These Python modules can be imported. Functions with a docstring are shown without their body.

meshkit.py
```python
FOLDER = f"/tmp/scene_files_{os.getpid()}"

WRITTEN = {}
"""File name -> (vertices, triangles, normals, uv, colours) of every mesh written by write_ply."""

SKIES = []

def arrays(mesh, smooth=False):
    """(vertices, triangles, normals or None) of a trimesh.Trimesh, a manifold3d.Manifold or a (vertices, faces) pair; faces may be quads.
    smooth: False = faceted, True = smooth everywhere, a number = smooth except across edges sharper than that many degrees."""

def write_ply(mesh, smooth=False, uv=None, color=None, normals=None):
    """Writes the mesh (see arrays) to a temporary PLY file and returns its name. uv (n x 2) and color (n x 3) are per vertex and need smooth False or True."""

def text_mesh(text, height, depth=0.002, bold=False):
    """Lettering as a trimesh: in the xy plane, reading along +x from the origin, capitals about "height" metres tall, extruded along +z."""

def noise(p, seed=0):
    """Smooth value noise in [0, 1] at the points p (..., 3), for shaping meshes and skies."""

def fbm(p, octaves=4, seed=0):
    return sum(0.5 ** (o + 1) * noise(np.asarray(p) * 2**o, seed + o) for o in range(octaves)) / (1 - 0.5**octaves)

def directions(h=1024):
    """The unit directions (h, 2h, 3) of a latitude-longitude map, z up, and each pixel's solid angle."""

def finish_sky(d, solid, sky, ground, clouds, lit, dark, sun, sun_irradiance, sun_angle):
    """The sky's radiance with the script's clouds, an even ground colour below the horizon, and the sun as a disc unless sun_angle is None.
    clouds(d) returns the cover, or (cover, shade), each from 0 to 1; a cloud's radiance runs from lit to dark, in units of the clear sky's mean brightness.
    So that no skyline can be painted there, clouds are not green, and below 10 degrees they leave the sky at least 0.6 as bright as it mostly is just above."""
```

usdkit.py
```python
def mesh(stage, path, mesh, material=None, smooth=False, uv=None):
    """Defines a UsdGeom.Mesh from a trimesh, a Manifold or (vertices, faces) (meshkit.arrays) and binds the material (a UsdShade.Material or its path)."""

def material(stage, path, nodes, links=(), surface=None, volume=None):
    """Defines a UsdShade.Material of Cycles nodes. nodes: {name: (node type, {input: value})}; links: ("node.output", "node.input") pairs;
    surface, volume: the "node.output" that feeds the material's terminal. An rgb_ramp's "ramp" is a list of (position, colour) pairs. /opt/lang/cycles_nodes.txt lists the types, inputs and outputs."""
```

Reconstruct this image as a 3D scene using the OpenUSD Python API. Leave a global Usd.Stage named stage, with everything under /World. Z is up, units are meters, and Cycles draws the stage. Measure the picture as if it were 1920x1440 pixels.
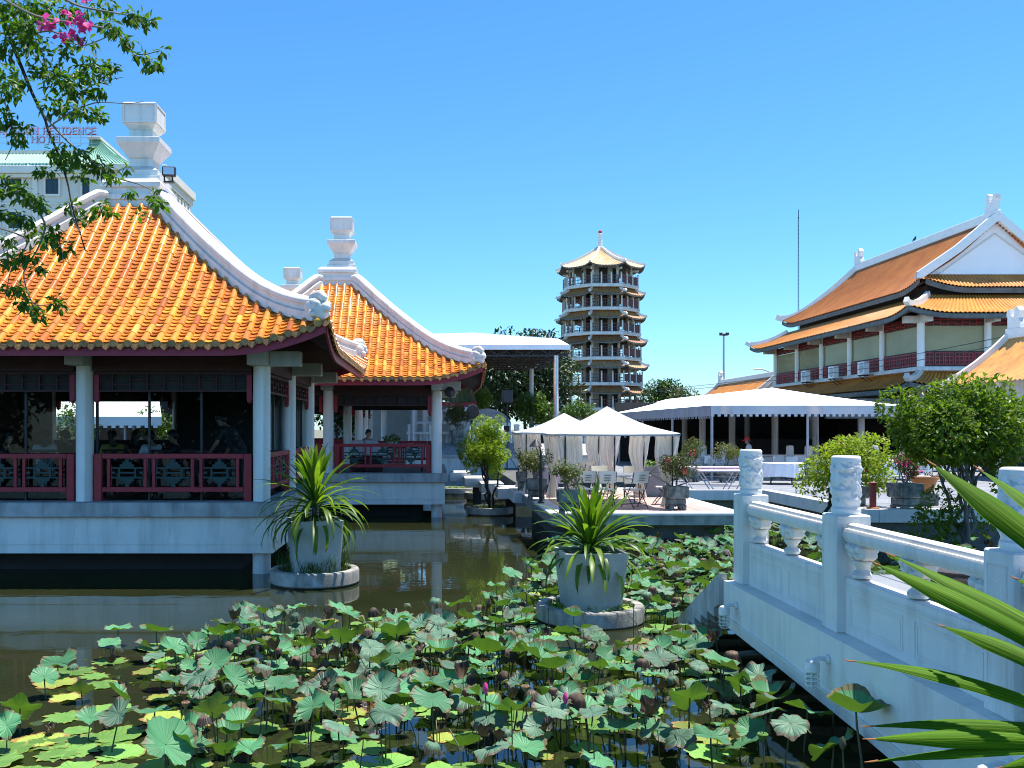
import math, random
import numpy as np
import trimesh, manifold3d, usdkit, meshkit
from pxr import Usd, UsdGeom, UsdLux, UsdShade, Gf, Sdf, Vt

PI = math.pi
stage = Usd.Stage.CreateInMemory()
UsdGeom.SetStageUpAxis(stage, UsdGeom.Tokens.z)
UsdGeom.SetStageMetersPerUnit(stage, 1.0)
UsdGeom.Xform.Define(stage, '/World')
UsdGeom.Scope.Define(stage, '/World/Looks')

# ---------------------------------------------------------------- camera, sky, sun
EYE = 2.86
FPX, CX, CY = 1800.0, 813.0, 803.0          # focal length and optical axis, in the photograph's pixels
cam = UsdGeom.Camera.Define(stage, '/World/camera')
cam.AddTranslateOp().Set(Gf.Vec3d(0, 0, EYE))
cam.AddRotateXOp().Set(90.0)
cam.CreateHorizontalApertureAttr(36.0)
cam.CreateVerticalApertureAttr(27.0)
cam.CreateFocalLengthAttr(36.0 * FPX / 1920)
cam.CreateHorizontalApertureOffsetAttr((960 - CX) / 1920 * 36.0)
cam.CreateVerticalApertureOffsetAttr((CY - 720) / 1920 * 36.0)
cam.CreateClippingRangeAttr(Gf.Vec2f(0.05, 5000))
cam.CreateExposureAttr(0.80)

SUN = np.array([0.27, 0.09, 0.96]); SUN /= np.linalg.norm(SUN)
SUN_EL, SUN_ROT = math.asin(SUN[2]), math.atan2(SUN[0], SUN[1])
sky_mat = usdkit.material(stage, '/World/Looks/sky', {
    'sky': ('sky_texture', {'sky_type': 'single_scattering', 'sun_disc': False, 'sun_elevation': SUN_EL, 'sun_rotation': SUN_ROT,
                            'air_density': 1.0, 'aerosol_density': 0.1, 'ozone_density': 3.0}),
    'sat': ('hsv', {'hue': 0.488, 'saturation': 1.12, 'value': 1.0, 'fac': 1.0}),
    'tint': ('mix_color', {'blend_type': 'multiply', 'fac': 1.0, 'b': (0.66, 1.0, 1.31), 'use_clamp_result': False, 'use_clamp': False}),
    'bg': ('background_shader', {'strength': 0.098})},
    [('sky.color', 'sat.color'), ('sat.color', 'tint.a'), ('tint.result', 'bg.color')], surface='bg.background')
dome = UsdLux.DomeLight.Define(stage, '/World/sky')
dome.CreateIntensityAttr(1.0)
UsdShade.MaterialBindingAPI.Apply(dome.GetPrim()).Bind(sky_mat)
dome.GetPrim().SetCustomDataByKey('kind', 'structure')
sun = UsdLux.DistantLight.Define(stage, '/World/sun')
sun.CreateIntensityAttr(1.25)
sun.CreateAngleAttr(0.53)
sun.CreateNormalizeAttr(True)
sun.CreateColorAttr(Gf.Vec3f(1.0, 0.955, 0.88))
sun.AddTransformOp().Set(Gf.Matrix4d().SetRotate(Gf.Rotation(Gf.Vec3d(0, 0, 1), Gf.Vec3d(*map(float, SUN)))))

# ---------------------------------------------------------------- helpers
def at(px, py, Y):
    """the point that the photograph shows at a pixel, Y metres ahead"""
    return np.array([(px - CX) / FPX * Y, Y, EYE - (py - CY) / FPX * Y])

def on(px, py, z):
    """the point at height z that the photograph shows at a pixel"""
    return at(px, py, FPX * (EYE - z) / (py - CY))

_count = {}
def path_for(parent, name):
    key = f'{parent}/{name}'
    n = _count.get(key, 0)
    _count[key] = n + 1
    return key if n == 0 else f'{key}_{n:03d}'

def ppath(p):
    return '/World' if p is None else (p if isinstance(p, str) else str(p.GetPath()))

def tag(prim, label=None, cat=None, group=None, kind=None):
    for k, v in (('label', label), ('category', cat), ('group', group), ('kind', kind)):
        if v:
            prim.SetCustomDataByKey(k, v)
    return prim

def place(prim, loc=(0, 0, 0), rz=0.0, sc=None, rx=0.0):
    x = UsdGeom.Xformable(prim)
    x.AddTranslateOp().Set(Gf.Vec3d(*map(float, loc)))
    if rz:
        x.AddRotateZOp().Set(math.degrees(rz))
    if rx:
        x.AddRotateXOp().Set(math.degrees(rx))
    if sc is not None:
        sc = (sc, sc, sc) if np.ndim(sc) == 0 else sc
        x.AddScaleOp().Set(Gf.Vec3f(*map(float, sc)))
    return prim

def thing(name, label, cat, loc=(0, 0, 0), rz=0.0, group=None, sc=None):
    p = UsdGeom.Xform.Define(stage, path_for('/World', name)).GetPrim()
    place(p, loc, rz, sc)
    return tag(p, label, cat, group)

def proto(name):
    """a class prim: the pattern that repeats refer to"""
    return stage.CreateClassPrim(path_for('/World', name + '_pattern'))

def copy_of(src, name, label, cat, loc=(0, 0, 0), rz=0.0, group=None, sc=None, inst=True, tilt=None):
    p = UsdGeom.Xform.Define(stage, path_for('/World', name)).GetPrim()
    p.GetReferences().AddInternalReference(src.GetPath())
    x = UsdGeom.Xformable(p)
    x.ClearXformOpOrder()
    place(p, loc, rz, None)
    if tilt is not None:
        x.AddRotateXOp().Set(math.degrees(tilt))
    if sc is not None:
        sc = (sc, sc, sc) if np.ndim(sc) == 0 else sc
        x.AddScaleOp().Set(Gf.Vec3f(*map(float, sc)))
    if inst:
        p.SetInstanceable(True)
    return tag(p, label, cat, group)

def part(name, mesh, m, parent=None, smooth=False, label=None, kind=None):
    path = path_for(ppath(parent), name)
    mesh = mesh.mesh() if isinstance(mesh, MB) else mesh
    p = usdkit.mesh(stage, path, mesh, m, smooth=smooth).GetPrim()
    return tag(p, label, kind=kind)

def solo(name, mesh, m, label, cat, group=None, smooth=False, kind=None):
    return tag(part(name, mesh, m, None, smooth), label, cat, group, kind)

def struct(name, mesh, m, smooth=False):
    return tag(part(name, mesh, m, None, smooth), kind='structure')

def rotz(a):
    c, s = math.cos(a), math.sin(a)
    return np.array([[c, -s, 0], [s, c, 0], [0, 0, 1.0]])

def frame(d):
    d = np.asarray(d, float); d = d / np.linalg.norm(d)
    a = np.array([0, 0, 1.0]) if abs(d[2]) < 0.95 else np.array([1.0, 0, 0])
    u = np.cross(a, d); u /= np.linalg.norm(u)
    return u, np.cross(d, u), d

class MB:
    """collects shapes into one mesh"""
    def __init__(s):
        s.v, s.f, s.n = [], [], 0
    def add(s, v, f):
        v = np.asarray(v, float).reshape(-1, 3); f = np.asarray(f, int)
        if f.shape[1] == 4:
            f = np.vstack([f[:, [0, 1, 2]], f[:, [0, 2, 3]]])
        s.v.append(v); s.f.append(f + s.n); s.n += len(v)
        return s
    def tm(s, m, T=None):
        if hasattr(m, 'to_mesh'):
            k = m.to_mesh(); v, f = k.vert_properties[:, :3], k.tri_verts
        else:
            v, f = m.vertices, m.faces
        if T is not None:
            v = np.asarray(v) @ T[:3, :3].T + T[:3, 3]
        return s.add(v, f)
    def box(s, c, size, rz=0.0, bev=0.0):
        x, y, z = np.asarray(size, float) / 2
        if bev > 0:
            b = min(bev, x * .9, y * .9, z * .9)
            pts = []
            for sx in (-1, 1):
                for sy in (-1, 1):
                    for sz in (-1, 1):
                        pts += [(sx*x, sy*(y-b), sz*(z-b)), (sx*(x-b), sy*y, sz*(z-b)), (sx*(x-b), sy*(y-b), sz*z)]
            h = manifold3d.Manifold.hull_points(np.array(pts, np.float32))
            k = h.to_mesh()
            return s.add(k.vert_properties[:, :3] @ rotz(rz).T + np.asarray(c), k.tri_verts)
        v = np.array([(a, b, d) for a in (-x, x) for b in (-y, y) for d in (-z, z)])
        f = [(0, 1, 3, 2), (4, 6, 7, 5), (0, 4, 5, 1), (2, 3, 7, 6), (0, 2, 6, 4), (1, 5, 7, 3)]
        return s.add(v @ rotz(rz).T + np.asarray(c), f)
    def bx(s, x0, x1, y0, y1, z0, z1, bev=0.0):
        return s.box(((x0+x1)/2, (y0+y1)/2, (z0+z1)/2), (x1-x0, y1-y0, z1-z0), 0, bev)
    def bar(s, p0, p1, w, h, up=(0, 0, 1)):
        """a rectangular bar between two points, w wide, h high"""
        p0, p1 = np.asarray(p0, float), np.asarray(p1, float)
        d = p1 - p0; L = np.linalg.norm(d); d /= L
        u = np.cross(d, up)
        if np.linalg.norm(u) < 1e-6:
            u = np.array([1.0, 0, 0])
        u /= np.linalg.norm(u); w2 = np.cross(u, d)
        v = [p + a*u*w/2 + b*w2*h/2 for p in (p0, p1) for a, b in ((-1, -1), (1, -1), (1, 1), (-1, 1))]
        return s.add(v, [(0, 3, 2, 1), (4, 5, 6, 7), (0, 1, 5, 4), (1, 2, 6, 5), (2, 3, 7, 6), (3, 0, 4, 7)])
    def tube(s, pts, r, n=8, cap=True):
        pts = np.asarray(pts, float); k = len(pts)
        r = np.full(k, r) if np.ndim(r) == 0 else np.asarray(r, float)
        t = np.gradient(pts, axis=0); t /= np.maximum(np.linalg.norm(t, axis=1, keepdims=True), 1e-9)
        u, w, _ = frame(t[0]); V = []
        a = np.arange(n) / n * 2 * PI
        for i in range(k):
            u = u - t[i] * np.dot(u, t[i]); u /= np.linalg.norm(u); w = np.cross(t[i], u)
            V.append(pts[i] + r[i] * (np.cos(a)[:, None] * u + np.sin(a)[:, None] * w))
        V = np.vstack(V)
        F = [(i*n+j, i*n+(j+1) % n, (i+1)*n+(j+1) % n, (i+1)*n+j) for i in range(k-1) for j in range(n)]
        s.add(V, F)
        if cap:
            s.add(np.vstack([V[:n], pts[:1]]), [((j+1) % n, j, n) for j in range(n)])
            s.add(np.vstack([V[-n:], pts[-1:]]), [(j, (j+1) % n, n) for j in range(n)])
        return s
    def lathe(s, prof, c=(0, 0, 0), n=24, sy=1.0, rz=0.0, square=False):
        """prof: (radius, z) from bottom to top; square=True gives a four-sided one with flat faces to x and y"""
        prof = np.asarray(prof, float)
        if square:
            n, rz, k = 4, rz + PI/4, math.sqrt(2)
        else:
            k = 1
        a = np.arange(n) / n * 2 * PI + rz
        V = np.array([(r*k*math.cos(q), r*k*math.sin(q)*sy, z) for r, z in prof for q in a]) + np.asarray(c)
        F = [(i*n+j, i*n+(j+1) % n, (i+1)*n+(j+1) % n, (i+1)*n+j) for i in range(len(prof)-1) for j in range(n)]
        s.add(V, F)
        c = np.asarray(c, float)
        if prof[0][0] > 1e-6:
            s.add(np.vstack([V[:n], [c + (0, 0, prof[0][1])]]), [((j+1) % n, j, n) for j in range(n)])
        if prof[-1][0] > 1e-6:
            s.add(np.vstack([V[-n:], [c + (0, 0, prof[-1][1])]]), [(j, (j+1) % n, n) for j in range(n)])
        return s
    def sweep(s, pts, prof, up=(0, 0, 1), closed=True, cap=True, scale=None):
        """prof: (side, up) points, counter-clockwise seen looking back along the path"""
        pts = np.asarray(pts, float); prof = np.asarray(prof, float); m = len(prof)
        t = np.gradient(pts, axis=0); t /= np.linalg.norm(t, axis=1, keepdims=True)
        V = []
        for i, p in enumerate(pts):
            u = np.cross(t[i], up); u /= np.linalg.norm(u); w = np.cross(u, t[i])
            k = 1.0 if scale is None else scale[i]
            V.append(p + k * (prof[:, :1] * u + prof[:, 1:] * w))
        V = np.vstack(V); e = m if closed else m - 1
        F = [(i*m+j, (i+1)*m+j, (i+1)*m+(j+1) % m, i*m+(j+1) % m) for i in range(len(pts)-1) for j in range(e)]
        s.add(V, F)
        if cap and closed:
            for a, b, flip in ((0, 0, False), (len(pts)-1, 1, True)):
                W = V[a*m:(a+1)*m]; c = W.mean(0)
                s.add(np.vstack([W, [c]]), [((j, (j+1) % m, m) if not flip else ((j+1) % m, j, m)) for j in range(m)])
        return s
    def prism(s, poly, z0, z1):
        """a polygon in x, y between two heights"""
        from shapely.geometry import Polygon
        P = poly if hasattr(poly, 'exterior') else Polygon(poly)
        m = trimesh.creation.extrude_polygon(P, z1 - z0, engine='earcut')
        return s.add(np.asarray(m.vertices) + (0, 0, z0), m.faces)
    def plate(s, poly, T, d):
        """a polygon in a plane (origin, u, v) with thickness d along u x v"""
        from shapely.geometry import Polygon
        P = poly if hasattr(poly, 'exterior') else Polygon(poly)
        m = trimesh.creation.extrude_polygon(P, d, engine='earcut')
        o, u, v = map(np.asarray, T); w = np.cross(u, v)
        q = np.asarray(m.vertices)
        return s.add(o + q[:, :1]*u + q[:, 1:2]*v + q[:, 2:]*w, m.faces)
    def grid(s, P):
        P = np.asarray(P, float); a, b = P.shape[:2]
        i = np.arange(a*b).reshape(a, b)
        F = np.stack([i[:-1, :-1], i[1:, :-1], i[1:, 1:], i[:-1, 1:]], -1).reshape(-1, 4)
        return s.add(P.reshape(-1, 3), F)
    def slab(s, P, d):
        """a grid with thickness d downwards"""
        P = np.asarray(P, float); Q = P - np.array([0, 0, d])
        s.grid(P); s.grid(Q[:, ::-1])
        for a, b in ((P[0], Q[0]), (Q[-1], P[-1]), (Q[:, 0], P[:, 0]), (P[:, -1], Q[:, -1])):
            s.grid(np.stack([a, b]))
        return s
    def xf(s, R=None, t=(0, 0, 0)):
        s.v = [v @ (np.eye(3) if R is None else R).T + np.asarray(t) for v in s.v]
        return s
    def mesh(s):
        return trimesh.Trimesh(np.vstack(s.v), np.vstack(s.f), process=False)

# ---------------------------------------------------------------- materials
LOOK = {}
def mat(name, c1, c2=None, scale=3.0, rough=0.6, bump=0.0, bscale=60.0, stretch=None, lo=0.35, hi=0.7, dirt=None, dirt_amt=0.5, spec=0.5,
        rand=None, metallic=0.0, coat=0.0, detail=4.0, dist=0.02):
    n = {'geo': ('geometry', {}), 'map': ('mapping', {'scale': stretch or (1, 1, 1)}),
         'n1': ('noise_texture', {'scale': scale, 'detail': detail, 'roughness': 0.6}),
         'r1': ('rgb_ramp', {'ramp': [(lo, c1), (hi, c2 or c1)]}),
         'p': ('principled_bsdf', {'roughness': rough, 'specular_ior_level': spec, 'metallic': metallic, 'coat_weight': coat, 'coat_roughness': 0.1})}
    l = [('geo.position', 'map.vector'), ('map.vector', 'n1.vector'), ('n1.fac', 'r1.fac')]
    col = 'r1.color'
    if rand:
        n['oi'] = ('object_info', {}); n['ad'] = ('math', {'math_type': 'add'}); n['fr'] = ('math', {'math_type': 'fraction'})
        n['rr'] = ('rgb_ramp', {'ramp': rand}); n['mx'] = ('mix_color', {'blend_type': 'multiply', 'fac': 1.0})
        l += [('oi.random', 'ad.value1'), ('geo.random_per_island', 'ad.value2'), ('ad.value', 'fr.value1'), ('fr.value', 'rr.fac'), (col, 'mx.a'), ('rr.color', 'mx.b')]
        col = 'mx.result'
    if dirt:
        n['m2'] = ('mapping', {'scale': (2.2, 2.2, 0.35)}); n['n2'] = ('noise_texture', {'scale': 1.6, 'detail': 6.0, 'roughness': 0.65})
        n['r2'] = ('rgb_ramp', {'ramp': [(0.48, (0, 0, 0)), (0.78, (dirt_amt,)*3)]}); n['mix2'] = ('mix_color', {'blend_type': 'mix', 'b': dirt})
        l += [('geo.position', 'm2.vector'), ('m2.vector', 'n2.vector'), ('n2.fac', 'r2.fac'), ('r2.color', 'mix2.fac'), (col, 'mix2.a')]
        col = 'mix2.result'
    l.append((col, 'p.base_color'))
    if bump:
        n['nb'] = ('noise_texture', {'scale': bscale, 'detail': 3.0}); n['b'] = ('bump', {'strength': bump, 'distance': dist})
        l += [('geo.position', 'nb.vector'), ('nb.fac', 'b.height'), ('b.normal', 'p.normal')]
    LOOK[name] = usdkit.material(stage, '/World/Looks/' + name, n, l, surface='p.BSDF')
    return LOOK[name]

def leafmat(name, ramp, trans=0.35, rough=0.45, tcol=None, scale=6.0):
    n = {'geo': ('geometry', {}), 'oi': ('object_info', {}), 'ad': ('math', {'math_type': 'add'}), 'fr': ('math', {'math_type': 'fraction'}),
         'rr': ('rgb_ramp', {'ramp': ramp}), 'nn': ('noise_texture', {'scale': scale, 'detail': 3.0}),
         'nr': ('rgb_ramp', {'ramp': [(0.3, (0.7, 0.7, 0.7)), (0.7, (1.15, 1.15, 1.1))]}), 'mu': ('mix_color', {'blend_type': 'multiply', 'fac': 1.0, 'use_clamp_result': False}),
         'p': ('principled_bsdf', {'roughness': rough}), 'tc': ('mix_color', {'blend_type': 'multiply', 'fac': 1.0, 'b': tcol or (1.3, 1.5, 0.5), 'use_clamp_result': False}),
         't': ('translucent_bsdf', {}), 'mx': ('mix_closure', {'fac': trans})}
    l = [('oi.random', 'ad.value1'), ('geo.random_per_island', 'ad.value2'), ('ad.value', 'fr.value1'), ('fr.value', 'rr.fac'), ('geo.position', 'nn.vector'), ('nn.fac', 'nr.fac'),
         ('rr.color', 'mu.a'), ('nr.color', 'mu.b'), ('mu.result', 'p.base_color'), ('mu.result', 'tc.a'), ('tc.result', 't.color'), ('p.BSDF', 'mx.closure1'), ('t.BSDF', 'mx.closure2')]
    LOOK[name] = usdkit.material(stage, '/World/Looks/' + name, n, l, surface='mx.closure')
    return LOOK[name]

mat('white_paint', (0.75, 0.715, 0.645), (0.67, 0.64, 0.575), 2.0, 0.45, 0.2, 70, dirt=(0.30, 0.29, 0.25), dirt_amt=0.55)
mat('clean_white', (0.77, 0.745, 0.69), (0.71, 0.69, 0.64), 2.0, 0.4, 0.06, 70)
mat('old_white', (0.64, 0.63, 0.59), (0.52, 0.51, 0.47), 2.5, 0.6, 0.2, 60, dirt=(0.22, 0.21, 0.19), dirt_amt=0.6)
mat('grey_white', (0.46, 0.46, 0.44), (0.38, 0.38, 0.36), 2.0, 0.6, 0.15, 60, dirt=(0.25, 0.25, 0.24), dirt_amt=0.5)
mat('concrete', (0.42, 0.41, 0.39), (0.30, 0.29, 0.27), 3.0, 0.85, 0.3, 45, dirt=(0.09, 0.09, 0.075), dirt_amt=0.75)
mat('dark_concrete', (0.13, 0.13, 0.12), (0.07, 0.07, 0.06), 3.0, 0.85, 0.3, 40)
mat('maroon', (0.30, 0.022, 0.040), (0.24, 0.018, 0.032), 3.0, 0.45, 0.08, 60)
mat('red_rail', (0.34, 0.026, 0.034), (0.27, 0.02, 0.026), 4.0, 0.45, 0.08, 60)
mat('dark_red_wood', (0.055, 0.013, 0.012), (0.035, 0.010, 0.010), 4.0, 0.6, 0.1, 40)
mat('green_lattice', (0.012, 0.045, 0.038), (0.009, 0.034, 0.029), 4.0, 0.5)
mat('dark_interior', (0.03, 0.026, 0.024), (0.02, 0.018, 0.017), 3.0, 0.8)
mat('floor_stone', (0.20, 0.18, 0.16), (0.15, 0.135, 0.12), 3.0, 0.5)
TILE_RAND = [(0.0, (0.50, 0.34, 0.5)), (0.12, (0.80, 0.62, 0.7)), (0.4, (0.95, 0.92, 0.9)), (0.7, (1.05, 1.22, 1.1)), (0.86, (0.86, 0.64, 0.7)), (0.94, (1.0, 1.1, 1.1)), (1.0, (1.1, 1.7, 4.5))]
mat('roof_tile', (0.82, 0.325, 0.027), (0.70, 0.225, 0.020), 2.3, 0.24, 0.14, 60, dirt=(0.24, 0.10, 0.035), dirt_amt=0.6, rand=TILE_RAND, coat=0.25)
mat('pan_tile', (0.76, 0.28, 0.027), (0.56, 0.165, 0.020), 2.3, 0.36, 0.10, 80, dirt=(0.24, 0.09, 0.03), dirt_amt=0.5, rand=TILE_RAND)
mat('eave_tile', (0.50, 0.25, 0.075), (0.22, 0.11, 0.04), 7.0, 0.6, 0.3, 60, dirt=(0.05, 0.04, 0.03), dirt_amt=0.6)
mat('tile_bed', (0.10, 0.055, 0.03), (0.06, 0.035, 0.02), 5.0, 0.9)
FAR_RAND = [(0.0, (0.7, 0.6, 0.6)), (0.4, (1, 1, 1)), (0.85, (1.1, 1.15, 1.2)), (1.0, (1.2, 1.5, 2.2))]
mat('pagoda_tile', (0.44, 0.21, 0.06), (0.30, 0.125, 0.04), 0.9, 0.6, 0.2, 30, dirt=(0.12, 0.07, 0.04), dirt_amt=0.7, rand=FAR_RAND)  # darker copy of the tile: shade on the skirts put into colour
mat('pagoda_top', (0.55, 0.33, 0.13), (0.42, 0.22, 0.08), 0.9, 0.6, 0.2, 30, dirt=(0.25, 0.15, 0.08), dirt_amt=0.7, rand=FAR_RAND)  # paler copy of the tile: brightness of the top roof put into colour
mat('far_tile', (0.66, 0.27, 0.042), (0.50, 0.175, 0.029), 0.9, 0.5, 0.2, 30, dirt=(0.20, 0.085, 0.035), dirt_amt=0.6, rand=FAR_RAND)
mat('green_tile', (0.20, 0.28, 0.13), (0.12, 0.18, 0.08), 2.0, 0.5)
mat('green_metal', (0.34, 0.56, 0.41), (0.30, 0.50, 0.36), 0.8, 0.5)
mat('cream_wall', (0.60, 0.56, 0.48), (0.54, 0.50, 0.43), 0.6, 0.85, 0.05, 30, dirt=(0.42, 0.38, 0.32), dirt_amt=0.4)
mat('cream_trim', (0.66, 0.62, 0.54), (0.60, 0.56, 0.48), 0.8, 0.8)
mat('dark_frame', (0.035, 0.033, 0.032), (0.025, 0.024, 0.024), 3.0, 0.4)
mat('sign_red', (0.42, 0.035, 0.035), (0.36, 0.03, 0.03), 3.0, 0.5)
mat('sign_pale', (0.42, 0.50, 0.62), (0.38, 0.46, 0.58), 3.0, 0.5)
mat('black_metal', (0.018, 0.018, 0.02), (0.03, 0.03, 0.032), 6.0, 0.45)
mat('grey_metal', (0.45, 0.46, 0.48), (0.36, 0.37, 0.39), 5.0, 0.4, metallic=0.3)
mat('steel', (0.58, 0.58, 0.60), (0.50, 0.50, 0.52), 5.0, 0.25, metallic=0.8)
mat('canvas_white', (0.83, 0.83, 0.82), (0.78, 0.78, 0.77), 1.2, 0.8, 0.05, 20)
mat('canvas_grey', (0.34, 0.35, 0.37), (0.28, 0.29, 0.31), 1.6, 0.85, 0.1, 20, dirt=(0.16, 0.16, 0.17), dirt_amt=0.5)
mat('tablecloth', (0.80, 0.80, 0.82), (0.75, 0.75, 0.78), 2.0, 0.85)
mat('pink_cloth', (0.72, 0.58, 0.60), (0.68, 0.54, 0.57), 2.0, 0.85)
mat('chair_plastic', (0.62, 0.61, 0.53), (0.57, 0.56, 0.49), 4.0, 0.5)
mat('chair_white', (0.78, 0.78, 0.76), (0.72, 0.72, 0.70), 4.0, 0.5)
mat('planter_glaze', (0.06, 0.075, 0.07), (0.30, 0.31, 0.28), 6.0, 0.5, 0.2, 40, dirt=(0.03, 0.035, 0.03), dirt_amt=0.9)
mat('pot_cement', (0.38, 0.38, 0.345), (0.29, 0.29, 0.26), 2.4, 0.75, 0.15, 60, dirt=(0.26, 0.25, 0.20), dirt_amt=0.6)
mat('ring_cement', (0.42, 0.40, 0.355), (0.24, 0.22, 0.19), 4.0, 0.85, 0.3, 45, dirt=(0.05, 0.05, 0.04), dirt_amt=0.85)
mat('soil', (0.05, 0.042, 0.03), (0.08, 0.075, 0.04), 9.0, 0.95, 0.4, 40)
mat('moss', (0.16, 0.24, 0.035), (0.30, 0.36, 0.05), 14.0, 0.95, 0.4, 60)
mat('bark', (0.10, 0.085, 0.07), (0.17, 0.15, 0.125), 14.0, 0.9, 0.4, 40)
mat('dark_bark', (0.025, 0.022, 0.018), (0.05, 0.043, 0.035), 14.0, 0.9, 0.4, 40)
mat('twig', (0.26, 0.23, 0.18), (0.18, 0.15, 0.11), 14.0, 0.85)
mat('stem_green', (0.07, 0.085, 0.035), (0.10, 0.07, 0.035), 8.0, 0.6)
mat('skin', (0.34, 0.19, 0.125), (0.30, 0.165, 0.105), 6.0, 0.55)
mat('hair_black', (0.012, 0.010, 0.009), (0.02, 0.017, 0.014), 20.0, 0.45)
mat('cloth_black', (0.016, 0.016, 0.018), (0.024, 0.024, 0.027), 6.0, 0.85)
mat('cloth_white', (0.55, 0.55, 0.56), (0.48, 0.48, 0.50), 6.0, 0.85)
mat('cloth_grey', (0.20, 0.21, 0.23), (0.16, 0.17, 0.19), 6.0, 0.85)
mat('cloth_yellow', (0.40, 0.33, 0.07), (0.34, 0.28, 0.06), 6.0, 0.85)
mat('cap_red', (0.60, 0.025, 0.02), (0.50, 0.02, 0.018), 6.0, 0.7)
mat('orange_clay', (0.50, 0.19, 0.06), (0.40, 0.14, 0.045), 6.0, 0.75, 0.2, 40)
mat('dark_clay', (0.07, 0.045, 0.03), (0.04, 0.028, 0.02), 6.0, 0.5)
mat('red_post', (0.33, 0.045, 0.03), (0.26, 0.035, 0.025), 6.0, 0.6)
mat('platform_tile', (0.50, 0.36, 0.31), (0.44, 0.31, 0.27), 2.0, 0.6, 0.08, 50, rand=[(0, (0.88, 0.88, 0.9)), (1, (1.06, 1.03, 1.0))])
mat('platform_edge', (0.66, 0.63, 0.61), (0.56, 0.53, 0.52), 2.0, 0.7, 0.1, 50, dirt=(0.35, 0.32, 0.30), dirt_amt=0.5)
mat('platform_side', (0.28, 0.29, 0.27), (0.15, 0.16, 0.145), 3.0, 0.85, 0.2, 50, dirt=(0.05, 0.06, 0.05), dirt_amt=0.8)
mat('terrace_paving', (0.28, 0.29, 0.31), (0.22, 0.23, 0.25), 1.6, 0.55, 0.1, 40, rand=[(0, (0.85, 0.86, 0.88)), (1, (1.08, 1.06, 1.04))])
mat('far_ground', (0.20, 0.19, 0.15), (0.12, 0.13, 0.07), 0.2, 0.95)
mat('seat_cushion', (0.55, 0.56, 0.57), (0.50, 0.51, 0.52), 4.0, 0.85)
mat('pink_petal', (0.72, 0.06, 0.26), (0.60, 0.04, 0.18), 40.0, 0.6)
mat('coral_petal', (0.80, 0.09, 0.10), (0.65, 0.06, 0.08), 40.0, 0.6)
mat('dry_leaf', (0.16, 0.095, 0.06), (0.085, 0.05, 0.034), 22.0, 0.85, 0.5, 70, rand=[(0, (0.7, 0.7, 0.75)), (0.6, (1.1, 1.0, 0.9)), (1, (1.7, 1.55, 1.3))])
mat('rail_brown', (0.12, 0.035, 0.035), (0.09, 0.028, 0.028), 3.0, 0.6)
mat('valance_grey', (0.50, 0.51, 0.53), (0.42, 0.43, 0.45), 1.6, 0.8, 0.1, 20)
mat('blind', (0.72, 0.64, 0.50), (0.52, 0.46, 0.36), 0.35, 0.8)  # beige of a mirrored building, a reflection put into the colour
mat('gable_white', (0.84, 0.83, 0.82), (0.80, 0.79, 0.78), 1.0, 0.6, 0.05, 30)  # lighter than the other whites to stand in for bounce light
mat('rusty_tile', (0.17, 0.075, 0.045), (0.10, 0.05, 0.035), 2.0, 0.6)

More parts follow.
